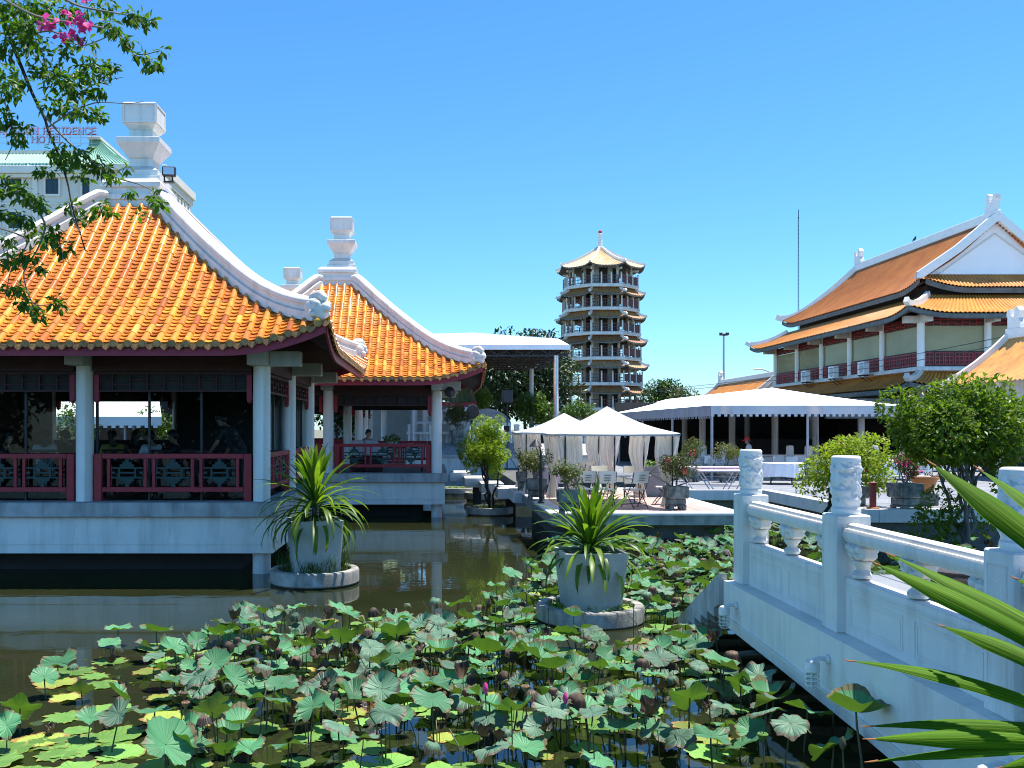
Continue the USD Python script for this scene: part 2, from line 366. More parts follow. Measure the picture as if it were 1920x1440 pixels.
leafmat('leaf_mid', [(0, (0.04, 0.085, 0.012)), (0.5, (0.095, 0.175, 0.02)), (1, (0.18, 0.27, 0.035))])
leafmat('leaf_bright', [(0, (0.09, 0.14, 0.012)), (0.5, (0.24, 0.32, 0.025)), (1, (0.42, 0.46, 0.06))], 0.45)
leafmat('leaf_olive', [(0, (0.055, 0.075, 0.02)), (0.5, (0.12, 0.14, 0.035)), (1, (0.21, 0.20, 0.07))])
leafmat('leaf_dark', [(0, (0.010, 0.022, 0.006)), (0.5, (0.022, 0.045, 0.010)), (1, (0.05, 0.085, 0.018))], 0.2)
leafmat('leaf_bush', [(0, (0.12, 0.19, 0.012)), (0.5, (0.33, 0.43, 0.028)), (1, (0.56, 0.60, 0.07))], 0.5)
leafmat('leaf_branch', [(0, (0.035, 0.075, 0.010)), (0.5, (0.10, 0.19, 0.016)), (1, (0.22, 0.31, 0.03))], 0.5)
leafmat('blade', [(0, (0.05, 0.11, 0.009)), (0.5, (0.10, 0.19, 0.013)), (1, (0.20, 0.30, 0.03))], 0.4, 0.42)
LOOK['near_blade'] = usdkit.material(stage, '/World/Looks/near_blade', {
    'uv': ('uvmap', {'attribute': 'st'}), 'mp': ('mapping', {'scale': (1.2, 16.0, 1.0)}), 'n': ('noise_texture', {'scale': 1.0, 'detail': 3.0, 'roughness': 0.6}), 'oi': ('object_info', {}),
    'r': ('rgb_ramp', {'ramp': [(0.30, (0.035, 0.105, 0.003)), (0.5, (0.075, 0.190, 0.004)), (0.70, (0.16, 0.31, 0.010))]}), 'h': ('hsv', {'saturation': 1.0, 'fac': 1.0}), 'hv': ('map_range', {'to_min': 0.8, 'to_max': 1.2}),
    'p': ('principled_bsdf', {'roughness': 0.6, 'specular_ior_level': 0.14}), 't': ('translucent_bsdf', {}), 'mx': ('mix_closure', {'fac': 0.3}), 'b': ('bump', {'strength': 0.6, 'distance': 0.004})},
    [('uv.UV', 'mp.vector'), ('mp.vector', 'n.vector'), ('n.fac', 'r.fac'), ('oi.random', 'hv.value'), ('hv.result', 'h.value'), ('r.color', 'h.color'), ('h.color', 'p.base_color'), ('h.color', 't.color'), ('n.fac', 'b.height'), ('b.normal', 'p.normal'),
     ('p.BSDF', 'mx.closure1'), ('t.BSDF', 'mx.closure2')], surface='mx.closure')
leafmat('grass_blade', [(0, (0.06, 0.12, 0.01)), (1, (0.20, 0.27, 0.04))], 0.35, 0.5)
leafmat('blossom', [(0, (0.62, 0.04, 0.25)), (1, (0.90, 0.16, 0.50))], 0.35, 0.6, (1.1, 0.8, 1.1))
# ---------------------------------------------------------------- glass and water
def panemat(name, tint=(0.95, 0.97, 0.96), ior=1.5, boost=1.0):
    LOOK[name] = usdkit.material(stage, '/World/Looks/' + name, {
        'f': ('fresnel', {'IOR': ior}), 'geo': ('geometry', {}), 'fr': ('math', {'math_type': 'subtract', 'value1': 1.0}), 'k2': ('math', {'math_type': 'multiply'}), 'k': ('math', {'math_type': 'multiply', 'value2': boost, 'use_clamp': True}), 't': ('transparent_bsdf', {'color': tint}),
        'g': ('glossy_bsdf', {'color': (1, 1, 1), 'roughness': 0.01}), 'm': ('mix_closure', {})},
        [('f.fac', 'k.value1'), ('geo.backfacing', 'fr.value2'), ('k.value', 'k2.value1'), ('fr.value', 'k2.value2'), ('k2.value', 'm.fac'), ('t.BSDF', 'm.closure1'), ('g.BSDF', 'm.closure2')], surface='m.closure')
panemat('clear_glass', (0.86, 0.89, 0.88), 1.45, 0.6)
panemat('hall_glass', (0.84, 0.84, 0.78), 1.45, 0.8)
panemat('dark_glass', (0.30, 0.36, 0.38), 1.5, 2.0)

LOOK['water'] = usdkit.material(stage, '/World/Looks/water', {
    'geo': ('geometry', {}), 'map': ('mapping', {'scale': (1.0, 2.2, 1.0)}), 'n1': ('noise_texture', {'scale': 2.2, 'detail': 2.0, 'roughness': 0.45}),
    'n3': ('noise_texture', {'scale': 0.35, 'detail': 2.0}), 'r3': ('rgb_ramp', {'ramp': [(0.42, (0.12,)*3), (0.66, (1, 1, 1))]}), 'mh': ('math', {'math_type': 'multiply'}),
    'b': ('bump', {'strength': 0.10, 'distance': 0.03}),
    'n2': ('noise_texture', {'scale': 0.5, 'detail': 3.0}), 'r': ('rgb_ramp', {'ramp': [(0.3, (0.016, 0.020, 0.0075)), (0.7, (0.026, 0.030, 0.0125))]}),
    'p': ('principled_bsdf', {'roughness': 0.015, 'ior': 1.36})},
    [('geo.position', 'map.vector'), ('map.vector', 'n1.vector'), ('geo.position', 'n2.vector'), ('geo.position', 'n3.vector'), ('n3.fac', 'r3.fac'), ('n1.fac', 'mh.value1'),
     ('r3.color', 'mh.value2'), ('mh.value', 'b.height'), ('b.normal', 'p.normal'), ('n2.fac', 'r.fac'), ('r.color', 'p.base_color')], surface='p.BSDF')

# ---------------------------------------------------------------- the setting: ground, water
far = 2500.0
g = MB(); g.add([(-far, -60, -0.9), (far, -60, -0.9), (far, far, -0.9), (-far, far, -0.9)], [(0, 1, 2, 3)])
struct('ground', g, LOOK['far_ground'])
g = MB(); g.add([(-60, -20, 0), (60, -20, 0), (60, 62, 0), (-60, 62, 0)], [(0, 1, 2, 3)])
struct('pond_water', g, LOOK['water'])
g = MB(); g.bx(-260, 500, 57.5, 600, -0.8, 0.85)
struct('far_terrace', g, LOOK['far_ground'])

# ---------------------------------------------------------------- pavilion
E, CAPH, COLH, FLOOR = 5.0, 0.70, 3.5, 1.42
ZE, RISE = 4.40, 3.5
def roof_z(x, y):
    x, y = np.abs(x), np.abs(y)
    t = np.clip((E - np.maximum(x, y)) / (E - CAPH), -0.05, 1)
    m = np.clip((np.minimum(x, y) / E - 0.60) / 0.40, 0, 1.1)
    return ZE + RISE * (0.70 * t + 0.30 * t * t) + 0.46 * m ** 2.0
def roof_p(u, d, k=0, dz=0.0):
    """the roof's face k at u along its eave and d metres in from it"""
    p = np.array([u, -(E - d), roof_z(u, E - d) + dz])
    return rotz(k * PI / 2) @ p
def slope_rows(u, step, d0=0.0):
    """plan distances from the eave at even steps along the slope, up to the hip or the cap"""
    dm = min(E - abs(u), E - CAPH)
    ds = np.linspace(d0, max(dm, d0 + 1e-3), 120)
    zz = np.array([roof_z(u, E - d) for d in ds])
    s = np.concatenate([[0], np.cumsum(np.hypot(np.diff(ds), np.diff(zz)))])
    n = max(1, int(round(s[-1] / step)))
    return np.interp(np.linspace(0, s[-1], n + 1), s, ds)

PITCH = 0.266
NCOL = 37
def cover_tile(u, d0, d1, k, rng, r=0.070):
    m = MB(); a = np.linspace(-0.1, PI + 0.1, 8)
    j = rng.normal(0, 0.004)
    P = []
    for d, rr, dz in ((d0 - 0.008, r * 1.07, 0.006), (d0 + 0.04, r * 1.05, 0.005), (d1 + 0.01, r * 0.99, 0.0)):
        up = (roof_z(u, E - d - 0.05) - roof_z(u, E - d + 0.05)) / 0.1
        nrm = np.array([0, -up, 1.0]) / math.hypot(up, 1)
        c = np.array([u + j, -(E - d), float(roof_z(u, E - d)) + dz])
        P.append([c + rr * (math.cos(q) * np.array([1.0, 0, 0]) + math.sin(q) * 1.15 * nrm) for q in a])
    m.grid(np.array(P))
    m.add(P[0] + [np.mean(P[0], 0)], [(i, i + 1, len(a)) for i in range(len(a) - 1)])
    return m.xf(rotz(k * PI / 2))
def pan_tile(u, d0, d1, k, rng, w=0.088):
    m = MB(); P = []
    t = rng.normal(0, 0.003); l = 0.032 + rng.normal(0, 0.004)
    for d, dz in ((d0, l), (d1 + 0.016, 0.0)):
        P.append([(u + q * w, -(E - d), float(roof_z(u + q * w, E - d)) + dz + 0.022 * q * q + t * q) for q in (-1, -.5, 0, .5, 1)])
    lip = [(x, y + 0.032, z - 0.036) for x, y, z in P[0]]
    m.grid(np.array([lip, P[0], P[1]]))
    return m.xf(rotz(k * PI / 2))
def eave_disc(u, k):
    m = MB(); c = np.array([u, -(E + 0.02), float(roof_z(u, E)) + 0.012])
    a = np.linspace(0, 2 * PI, 11)[:-1]
    ring = [c + 0.078 * np.array([math.cos(q), 0, math.sin(q)]) for q in a]
    back = [p + (0, 0.05, 0) for p in ring]
    hub = [c + 0.05 * np.array([math.cos(q), -0.25, math.sin(q)]) for q in a]
    m.grid(np.array([back + back[:1], ring + ring[:1], hub + hub[:1]]))
    m.add(hub + [c + (0, -0.012, 0)], [(i, (i + 1) % 10, 10) for i in range(10)])
    return m.xf(rotz(k * PI / 2))
def drip_tile(u, k):
    m = MB(); z = float(roof_z(u, E)) + 0.005; w = 0.098
    top = [(u - w, -E - .005, z + .02), (u - w * .5, -E - .012, z), (u, -E - .015, z - .006), (u + w * .5, -E - .012, z), (u + w, -E - .005, z + .02)]
    low = [(u - w, -E - .012, z - .03), (u - w * .55, -E - .03, z - .085), (u, -E - .04, z - .125), (u + w * .55, -E - .03, z - .085), (u + w, -E - .012, z - .03)]
    m.grid(np.array([low, top])); m.grid(np.array([[(a, b + .014, c) for a, b, c in top], [(a, b + .014, c) for a, b, c in low]]))
    return m.xf(rotz(k * PI / 2))

PAV = proto('pavilion')
def build_pavilion():
    rng = np.random.default_rng(11)
    W = LOOK['white_paint']
    # base
    m = MB(); m.bx(-3.85, 3.85, -3.85, 3.85, 1.13, FLOOR, .015); part('floor_slab', m, LOOK['concrete'], PAV)
    m = MB()
    for h, z0, z1 in ((3.76, .588, 1.128), (3.748, .572, .588), (3.76, .42, .572)):
        for k in range(4):
            q = MB(); e = h if k % 2 == 0 else 3.52; q.bx(-e, e, -h, -3.52, z0, z1); m.tm(q.xf(rotz(k * PI / 2)).mesh())
    part('skirt_beam', m, W, PAV)
    m = MB(); m.bx(-3.0, 3.0, -3.0, 3.0, -0.6, 1.12); part('foundation', m, LOOK['dark_interior'], PAV)  # dark block added to stop light passing under the floor
    spots = [(-COLH, -COLH), (0, -COLH), (COLH, -COLH), (COLH, 0), (COLH, COLH), (0, COLH), (-COLH, COLH), (-COLH, 0)]
    for x, y in spots:
        m = MB(); m.lathe([(0.17, FLOOR), (0.17, 4.08)], (x, y, 0), 24); part('column', m, LOOK['clean_white'], PAV, smooth=35)
        if x and y:
            m = MB(); m.lathe([(0.18, -0.6), (0.18, 0.45)], (x, y, 0), 20); part('pile', m, LOOK['old_white'], PAV, smooth=35)
        out = MB()
        if abs(y) == COLH:
            s = math.copysign(1, y); out.bx(x - .18, x + .18, min(y - .25 * s, y + .62 * s), max(y - .25 * s, y + .62 * s), 4.08, 4.38, .01)
        if abs(x) == COLH:
            s = math.copysign(1, x); out.bx(min(x + .185 * (abs(y) == COLH) * s - .25 * s * (abs(y) != COLH), x + .78 * s), max(x + .185 * (abs(y) == COLH) * s - .25 * s * (abs(y) != COLH), x + .78 * s), y - .17, y + .17, 4.085, 4.375, .01)
        part('bracket', out, LOOK['grey_white'], PAV)
    # beams, friezes, pendants and railings, bay by bay
    for k in range(4):
        R = rotz(k * PI / 2)
        for b in (-1, 1):
            x0, x1 = (-COLH + .19, -.19) if b < 0 else (.19, COLH - .19)
            y = -COLH
            q = MB(); q.bx(x0, x1, y - .11, y + .11, 3.98, 4.34); part('beam', q.xf(R), LOOK['dark_red_wood'], PAV)
            q = MB(); q.bx(x0, x1, y - .03, y + .03, 3.92, 3.975); q.bx(x0, x1, y - .03, y + .03, 3.58, 3.62)
            n = 9
            for i in range(n + 1):
                xx = x0 + .02 + (x1 - x0 - .04) * i / n; q.bx(xx - .014, xx + .014, y - .02, y + .02, 3.62, 3.92)
            for i in range(n):
                xa, xb = x0 + .02 + (x1 - x0 - .04) * i / n, x0 + .02 + (x1 - x0 - .04) * (i + 1) / n
                zz = 3.72 if i % 2 else 3.82; q.bx(xa + .014, xb - .014, y - .018, y + .018, zz - .012, zz + .012)
            part('frieze', q.xf(R), LOOK['dark_red_wood'], PAV)
            q = MB(); q.bx(x0, x1, y + .032, y + .05, 3.60, 3.975); part('frieze_board', q.xf(R), LOOK['dark_interior'], PAV)  # dark backing added behind the frieze to paint interior shade
            for xx in (x0 + .05, x1 - .05):
                q = MB(); q.bx(xx - .05, xx + .05, y - .045, y + .045, 3.42, 3.915); q.lathe([(.0, 3.34), (.05, 3.38), (.05, 3.418)], (xx, y, 0), 8); part('pendant', q.xf(R), LOOK['maroon'], PAV)
            # railing
            zt, zb = 2.36, 1.60
            q = MB(); q.bx(x0 + .16, x1 - .16, y - .05, y + .05, zt - .10, zt, .008); part('top_rail', q.xf(R), LOOK['red_rail'], PAV)
            q = MB(); q.bx(x0 + .16, x1 - .16, y - .045, y + .045, zb, zb + .10, .008); part('bottom_rail', q.xf(R), LOOK['red_rail'], PAV)
            for xx in (x0 + .08, x1 - .08):
                q = MB(); q.bx(xx - .075, xx + .075, y - .06, y + .06, FLOOR, zt - .002, .008); part('rail_post', q.xf(R), LOOK['red_rail'], PAV)
            w = (x1 - x0 - .32) / 3
            for i in range(3):
                a0, a1 = x0 + .16 + w * i, x0 + .16 + w * (i + 1)
                for xx in (a0 + .085 + .04 * (i == 0), a1 - .085 - .04 * (i == 2)):
                    q = MB(); q.bx(xx - .028, xx + .028, y - .035, y + .035, zb + .10, zt - .10); part('baluster', q.xf(R), LOOK['red_rail'], PAV)
                q = MB(); l0, l1 = a0 + .13 + .04 * (i == 0), a1 - .13 - .04 * (i == 2); lw = l1 - l0; z0, z1 = zb + .1, zt - .1; lh = z1 - z0
                def fret(fx0, fx1, fz0, fz1):
                    q.bx(l0 + lw * fx0, l0 + lw * fx1, y - .02, y + .02, z0 + lh * fz0, z0 + lh * fz1)
                fret(.0, 1, .30, .36); fret(0, 1, .64, .70); fret(.22, .28, .36, .64); fret(.72, .78, .36, .64); fret(.28, .72, .47, .53)
                fret(.44, .56, .0, .12); fret(.36, .64, .12, .20); fret(.28, .72, .20, .30); fret(.44, .56, .88, 1); fret(.36, .64, .80, .88); fret(.28, .72, .70, .80)
                fret(0, .12, .46, .54); fret(.88, 1, .46, .54)
                part('lattice', q.xf(R), LOOK['green_lattice'], PAV)
    # ceiling, soffit, fascia, roof bed
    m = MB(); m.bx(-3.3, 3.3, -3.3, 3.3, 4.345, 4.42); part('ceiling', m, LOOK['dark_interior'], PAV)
    us = np.linspace(-1, 1, 41)
    m, bed = MB(), MB()
    for k in range(4):
        ds = np.linspace(0.09, 2.2, 8)
        m.grid(np.array([[roof_p(u * (E - d), d, k, -0.10) for u in us] for d in ds]))
        ds = np.linspace(0.0, E - CAPH, 14)
        bed.grid(np.array([[roof_p(u * (E - d), d, k, -0.03) for u in us] for d in ds]))
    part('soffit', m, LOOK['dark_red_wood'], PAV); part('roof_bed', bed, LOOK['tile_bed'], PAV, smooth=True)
    for k in range(4):
        path = np.array([roof_p(u * (E - .06), .06, k) for u in np.linspace(-1, 1, 49)])
        out = rotz(k * PI / 2) @ np.array([0, -1.0, 0])
        O = np.array([p + out * a + (0, 0, b) for p in path for a, b in ((0, -.25), (.012, -.25), (.012, -.045), (0, -.045), (-.03, -.045), (-.03, -.25))]).reshape(len(path), 6, 3)
        q = MB(); q.grid(np.concatenate([O, O[:, :1]], 1)); part('fascia', q, LOOK['maroon'], PAV)
    # tiles: those of the front slope that one can pick apart are pieces of their own, the rest is one mesh
    cover_rest, pan_rest, eave_rest = MB(), MB(), MB()
    singles, pans = [], []
    for k in range(4):
        for i in range(NCOL):
            u = (i - (NCOL - 1) / 2) * PITCH
            rows = slope_rows(u, 0.37)
            for a, b in zip(rows[:-1], rows[1:]):
                t = cover_tile(u, a, b, k, rng)
                if k == 0 and u > -1.7: singles.append((a, t))
                else: cover_rest.tm(t.mesh())
        for i in range(NCOL + 1):
            u = (i - NCOL / 2) * PITCH
            if abs(u) > E - .05: continue
            rows = slope_rows(u, 0.138)
            for a, b in zip(rows[:-1], rows[1:]):
                t = pan_tile(u, a, b, k, rng)
                if k == 0 and u > -1.2: pans.append((a, t))
                else: pan_rest.tm(t.mesh())
    singles.sort(key=lambda x: x[0]); pans.sort(key=lambda x: x[0])
    for j, (a, t) in enumerate(singles):
        if j < 300: part('cover_tile', t, LOOK['roof_tile'], PAV, smooth=True)
        else: cover_rest.tm(t.mesh())
    for j, (a, t) in enumerate(pans):
        if j < 300: part('pan_tile', t, LOOK['pan_tile'], PAV)
        else: pan_rest.tm(t.mesh())
    part('cover_tiles', cover_rest, LOOK['roof_tile'], PAV, smooth=True, kind='stuff')
    part('pan_tiles', pan_rest, LOOK['pan_tile'], PAV, kind='stuff')
    for k in range(4):
        for i in range(NCOL):
            u = (i - (NCOL - 1) / 2) * PITCH; q = eave_disc(u, k)
            if k < 2 and u > -1.7 or k == 1: part('eave_disc', q, LOOK['eave_tile'], PAV)
            else: eave_rest.tm(q.mesh())
            u = (i - (NCOL - 1) / 2 + .5) * PITCH
            if abs(u) < E - .05:
                q = drip_tile(u, k)
                if k < 2 and u > -1.7 or k == 1: part('drip_tile', q, LOOK['eave_tile'], PAV)
                else: eave_rest.tm(q.mesh())
    part('eave_tiles', eave_rest, LOOK['eave_tile'], PAV, kind='stuff')
    # hip ridges
    prof = [(-.17, -.12), (.17, -.12), (.17, .04), (.125, .07), (.125, .16), (.16, .19), (.16, .25), (.125, .295), (.06, .32), (-.06, .32), (-.125, .295), (-.16, .25), (-.16, .19), (-.125, .16), (-.125, .07), (-.17, .04)]
    for k in range(4):
        pts = []
        for q in np.linspace(E - CAPH + .12, .20, 40):
            p = np.array([E - q, -(E - q), float(roof_z(E - q, E - q)) + .06]); pts.append(rotz(k * PI / 2) @ p)
        h = part('hip_ridge', MB().sweep(pts, prof), W, PAV, smooth=35)
        # scrolled end with a bulging face
        c = rotz(k * PI / 2) @ np.array([E - .22, -(E - .22), float(roof_z(E - .22, E - .22)) + .16])
        o = rotz(k * PI / 2) @ np.array([1, -1, 0]) / math.sqrt(2); sd = np.cross(o, (0, 0, 1.0))
        M = manifold3d.Manifold
        blobs = []
        def ball(p, r): return M.sphere(r, 20).translate(tuple(map(float, p)))
        blobs.append(M.batch_hull([ball(c + o * -.12 + (0, 0, .05), .20), ball(c + o * .06 + (0, 0, .0), .17), ball(c + o * .08 + (0, 0, -.12), .12)]))
        blobs.append(M.batch_hull([ball(c + o * -.10 + (0, 0, .22), .13), ball(c + o * .05 + (0, 0, .27), .09)]))
        blobs.append(M.batch_hull([ball(c + o * .05 + (0, 0, .27), .09), ball(c + o * .16 + (0, 0, .20), .07)]))
        blobs.append(ball(c + o * .20 + (0, 0, .02), .10))
        for s in (-1, 1): blobs.append(ball(c + o * .10 + sd * s * .13 + (0, 0, .09), .07)); blobs.append(ball(c + o * .02 + sd * s * .16 + (0, 0, -.08), .08))
        k2 = M.batch_boolean(blobs, manifold3d.OpType.Add).refine_to_length(.05).to_mesh()
        t = trimesh.Trimesh(k2.vert_properties[:, :3], k2.tri_verts); trimesh.smoothing.filter_taubin(t, iterations=8)
        part('ridge_ornament', t, W, h, smooth=True)
    # cap and finial
    zc = ZE + RISE
    m = MB()
    m.lathe([(.66, zc - .10), (.66, zc + .16), (.70, zc + .17), (.70, zc + .28), (.62, zc + .30), (.62, zc + .44), (.68, zc + .46), (.68, zc + .56), (.60, zc + .66)], square=True)
    part('roof_cap', m, W, PAV)
    m = MB()
    m.lathe([(.50, 8.545), (.50, 8.66), (.44, 8.68), (.44, 8.80), (.30, 8.90), (.27, 8.93), (.27, 9.10)], (.12, 0, 0), square=True); part('finial_foot', m, W, PAV)
    m = MB(); m.lathe([(.26, 9.10), (.30, 9.13), (.48, 9.40), (.50, 9.43), (.50, 9.54), (.46, 9.56), (.27, 9.57), (.27, 9.76)], (.12, 0, 0), square=True); part('finial_neck', m, W, PAV)
    m = MB(); m.lathe([(.25, 9.755), (.37, 9.88), (.385, 9.90), (.385, 10.36), (.35, 10.39), (0.0, 10.40)], (.12, 0, 0), square=True)
    part('finial_block', m, W, PAV)
    m = MB()
    for k in range(4):
        q = MB(); q.bx(-.38, .38, -.40, -.386, 9.91, 9.945); q.bx(-.38, .38, -.40, -.386, 10.315, 10.35); q.bx(-.38, -.345, -.40, -.386, 9.945, 10.315); q.bx(.345, .38, -.40, -.386, 9.945, 10.315); m.tm(q.xf(rotz(k * PI / 2), (.12, 0, 0)).mesh())
    part('finial_panel_frame', m, W, PAV)
build_pavilion()
P1C, P2C, P3C = (-6.9, 22.5, 0), (-3.4, 34.5, 0), (-6.75, 45.2, 0)
GP = 'pavilions with orange tiled roofs standing in the pond'
pav1 = copy_of(PAV, 'pavilion', 'large orange-tiled white-columned pavilion at left with diners behind its red railing', 'pavilion', P1C, group=GP, inst=False)
pav2 = copy_of(PAV, 'pavilion', 'second orange-tiled pavilion further back, open sided, right end over the pond', 'pavilion', P2C, group=GP)
pav3 = copy_of(PAV, 'pavilion', 'pavilion behind of which only a white finial block shows between two roofs', 'pavilion', P3C, group=GP)

# glass screens of the nearest pavilion
for k in (0, 1):
    R = rotz(k * PI / 2)
    for b in (-1, 1):
        x0, x1 = (-COLH + .19, -.19) if b < 0 else (.19, COLH - .19)
        y = -COLH + .16
        for i in range(3):
            a0, a1 = x0 + (x1 - x0) * i / 3 + .02, x0 + (x1 - x0) * (i + 1) / 3 - .02
            q = MB(); q.bx(a0, a1, y - .004, y + .004, 1.46, 3.90); part('glass_pane', q.xf(R), LOOK['clear_glass'], pav1)
        for i in range(4):
            a = x0 + (x1 - x0) * i / 3
            q = MB(); q.bx(a - .02, a + .02, y - .03, y + .03, FLOOR, 3.97); part('pane_frame', q.xf(R), LOOK['dark_frame'], pav1)
q = MB(); q.bx(-3.45, 3.45, -3.30, 3.30, FLOOR, FLOOR + .0015); part('dining_floor', q, LOOK['dark_red_wood'], pav1)  # thin dark sheet over the slab, paints the floor as shaded
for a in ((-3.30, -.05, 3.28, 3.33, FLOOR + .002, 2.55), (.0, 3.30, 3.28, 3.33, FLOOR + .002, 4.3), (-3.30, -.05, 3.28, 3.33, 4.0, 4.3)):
    q = MB(); q.bx(*a); part('rear_screen', q, LOOK['dark_interior'], pav1)  # dark panels added at the back to paint the room unlit
q = MB(); q.bx(-3.36, -3.31, -3.2, 3.2, FLOOR + .002, 4.3); part('side_screen', q, LOOK['dark_interior'], pav1)  # dark wall added to cut light from the left
# floodlight on the nearest pavilion's cap
fl = thing('floodlight', 'small black floodlight clamped to the base of the white roof finial', 'floodlight', at(313, 322, 21.75))
m = MB(); m.box((0.05, 0, 0), (.30, .14, .22), .15, .02); part('housing', m, LOOK['black_metal'], fl)
m = MB(); m.box((0.06, -.078, 0), (.24, .012, .16), .15); part('lamp_glass', m, LOOK['steel'], fl)
m = MB(); m.bar((-.06, 0, -.10), (-.06, .04, -.22), .03, .03); m.bar((.12, 0, -.10), (.12, .04, -.22), .03, .03); m.bar((-.08, .06, -.22), (.14, .06, -.22), .12, .03); part('bracket', m, LOOK['black_metal'], fl)
# ---------------------------------------------------------------- white bridge with carved balustrade
BX = 3.55
BY = [11.53, 8.87, 6.22, 3.56, 0.90]
bridge = thing('bridge', 'white bridge with carved balustrade crossing the pond at right', 'bridge')
W = LOOK['white_paint']
soff = [(-1.2, -.3), (2.0, -.1), (4.0, .06), (6.0, .20), (8.0, .315), (10.0, .40), (11.75, .46)]
m = MB(); m.plate(soff + [(11.75, 1.0), (-1.2, 1.0)], ((BX, 0, 0), (0, 1, 0), (0, 0, 1)), .42); part('curb', m, W, bridge)
m = MB(); m.sweep([(BX - .004, y, z + .13) for y, z in soff], [(-.014, -.010), (.014, -.010), (.014, .010), (-.014, .010)]); part('moulding', m, W, bridge)
deck_tiles = []
m = MB(); m.bx(BX + .42, 6.9, -1.2, 9.65, 1.0, 1.37); part('deck', m, LOOK['grey_white'], bridge)
for i in range(6):
    for j in range(25):
        x0, y0 = BX + .44 + i * .48, -.6 + j * .41
        q = MB(); q.bx(x0, x0 + .465, y0, y0 + .395, 1.371, 1.39 + .002 * ((i * 7 + j * 3) % 3), .004); part('paver', q, LOOK['terrace_paving'], bridge)
def carved_cap(seed):
    """a carved cylinder: relief of clouds and coils between a scalloped rim and a foot"""
    n, k = 72, 48
    z = np.linspace(0, .54, k); a = np.arange(n) / n * 2 * PI
    A, Z = np.meshgrid(a, z)
    prof = np.interp(Z, [0, .02, .05, .08, .11, .43, .46, .50, .53, .54], [.118, .128, .130, .118, .124, .124, .120, .130, .126, .112])
    p = np.stack([np.cos(A) * 1.6, np.sin(A) * 1.6, Z * 9], -1)
    w = meshkit.fbm(p * 1.2 + seed * 7.3, 3, seed)
    coil = np.abs(np.sin(A * 1.0 + Z * 16 + 5 * w)) ** .7
    rel = .024 * (coil - .5) + .016 * (meshkit.noise(p * 3.2, seed + 5) - .5)
    mid = np.clip((Z - .10) / .03, 0, 1) * np.clip((.44 - Z) / .02, 0, 1)
    scal = .010 * (np.abs(np.sin(A * 4)) * .045 + .435 > Z) * np.clip((Z - .40) / .02, 0, 1)
    R = prof + rel * mid + scal
    m = MB(); V = np.stack([R * np.cos(A), R * np.sin(A), Z], -1)
    m.grid(np.concatenate([V, V[:, :1]], 1)[:, ::-1]); m.add(np.vstack([V[-1], [[0, 0, .543]]]), [(j, (j + 1) % n, n) for j in range(n)])
    return m
def raised(q, y0, y1, z0, z1, x, t=.010, d=.006):
    """a raised outline on a face that looks towards -x"""
    q.bx(x - d, x + .002, y0, y1, z0, z0 + t); q.bx(x - d, x + .002, y0, y1, z1 - t, z1); q.bx(x - d, x + .002, y0, y0 + t, z0 + t, z1 - t); q.bx(x - d, x + .002, y1 - t, y1, z0 + t, z1 - t)
PX = BX + .26
for i, y in enumerate(BY):
    q = MB(); q.bx(PX - .16, PX + .16, y - .16, y + .16, .998, 2.07, .012)
    po = part('post', q, W, bridge)
    q = MB(); raised(q, y - .11, y + .11, 1.12, 1.98, PX - .16, .006, .003)
    for xx in (PX - .11, PX + .104): q.bx(xx, xx + .006, y - .163, y - .158, 1.7, 1.98)
    q.bx(PX - .104, PX + .104, y - .163, y - .158, 1.974, 1.98)
    part('post_outline', q, W, po)
    part('carved_cap', carved_cap(i + 1).xf(rotz(i * 1.1), (PX, y, 2.066)), LOOK['clean_white'], po, smooth=True)
def vase():
    return [(.03, 1.515), (.075, 1.53), (.085, 1.56), (.07, 1.585), (.05, 1.60), (.05, 1.615), (.085, 1.66), (.085, 1.68), (.06, 1.695)]
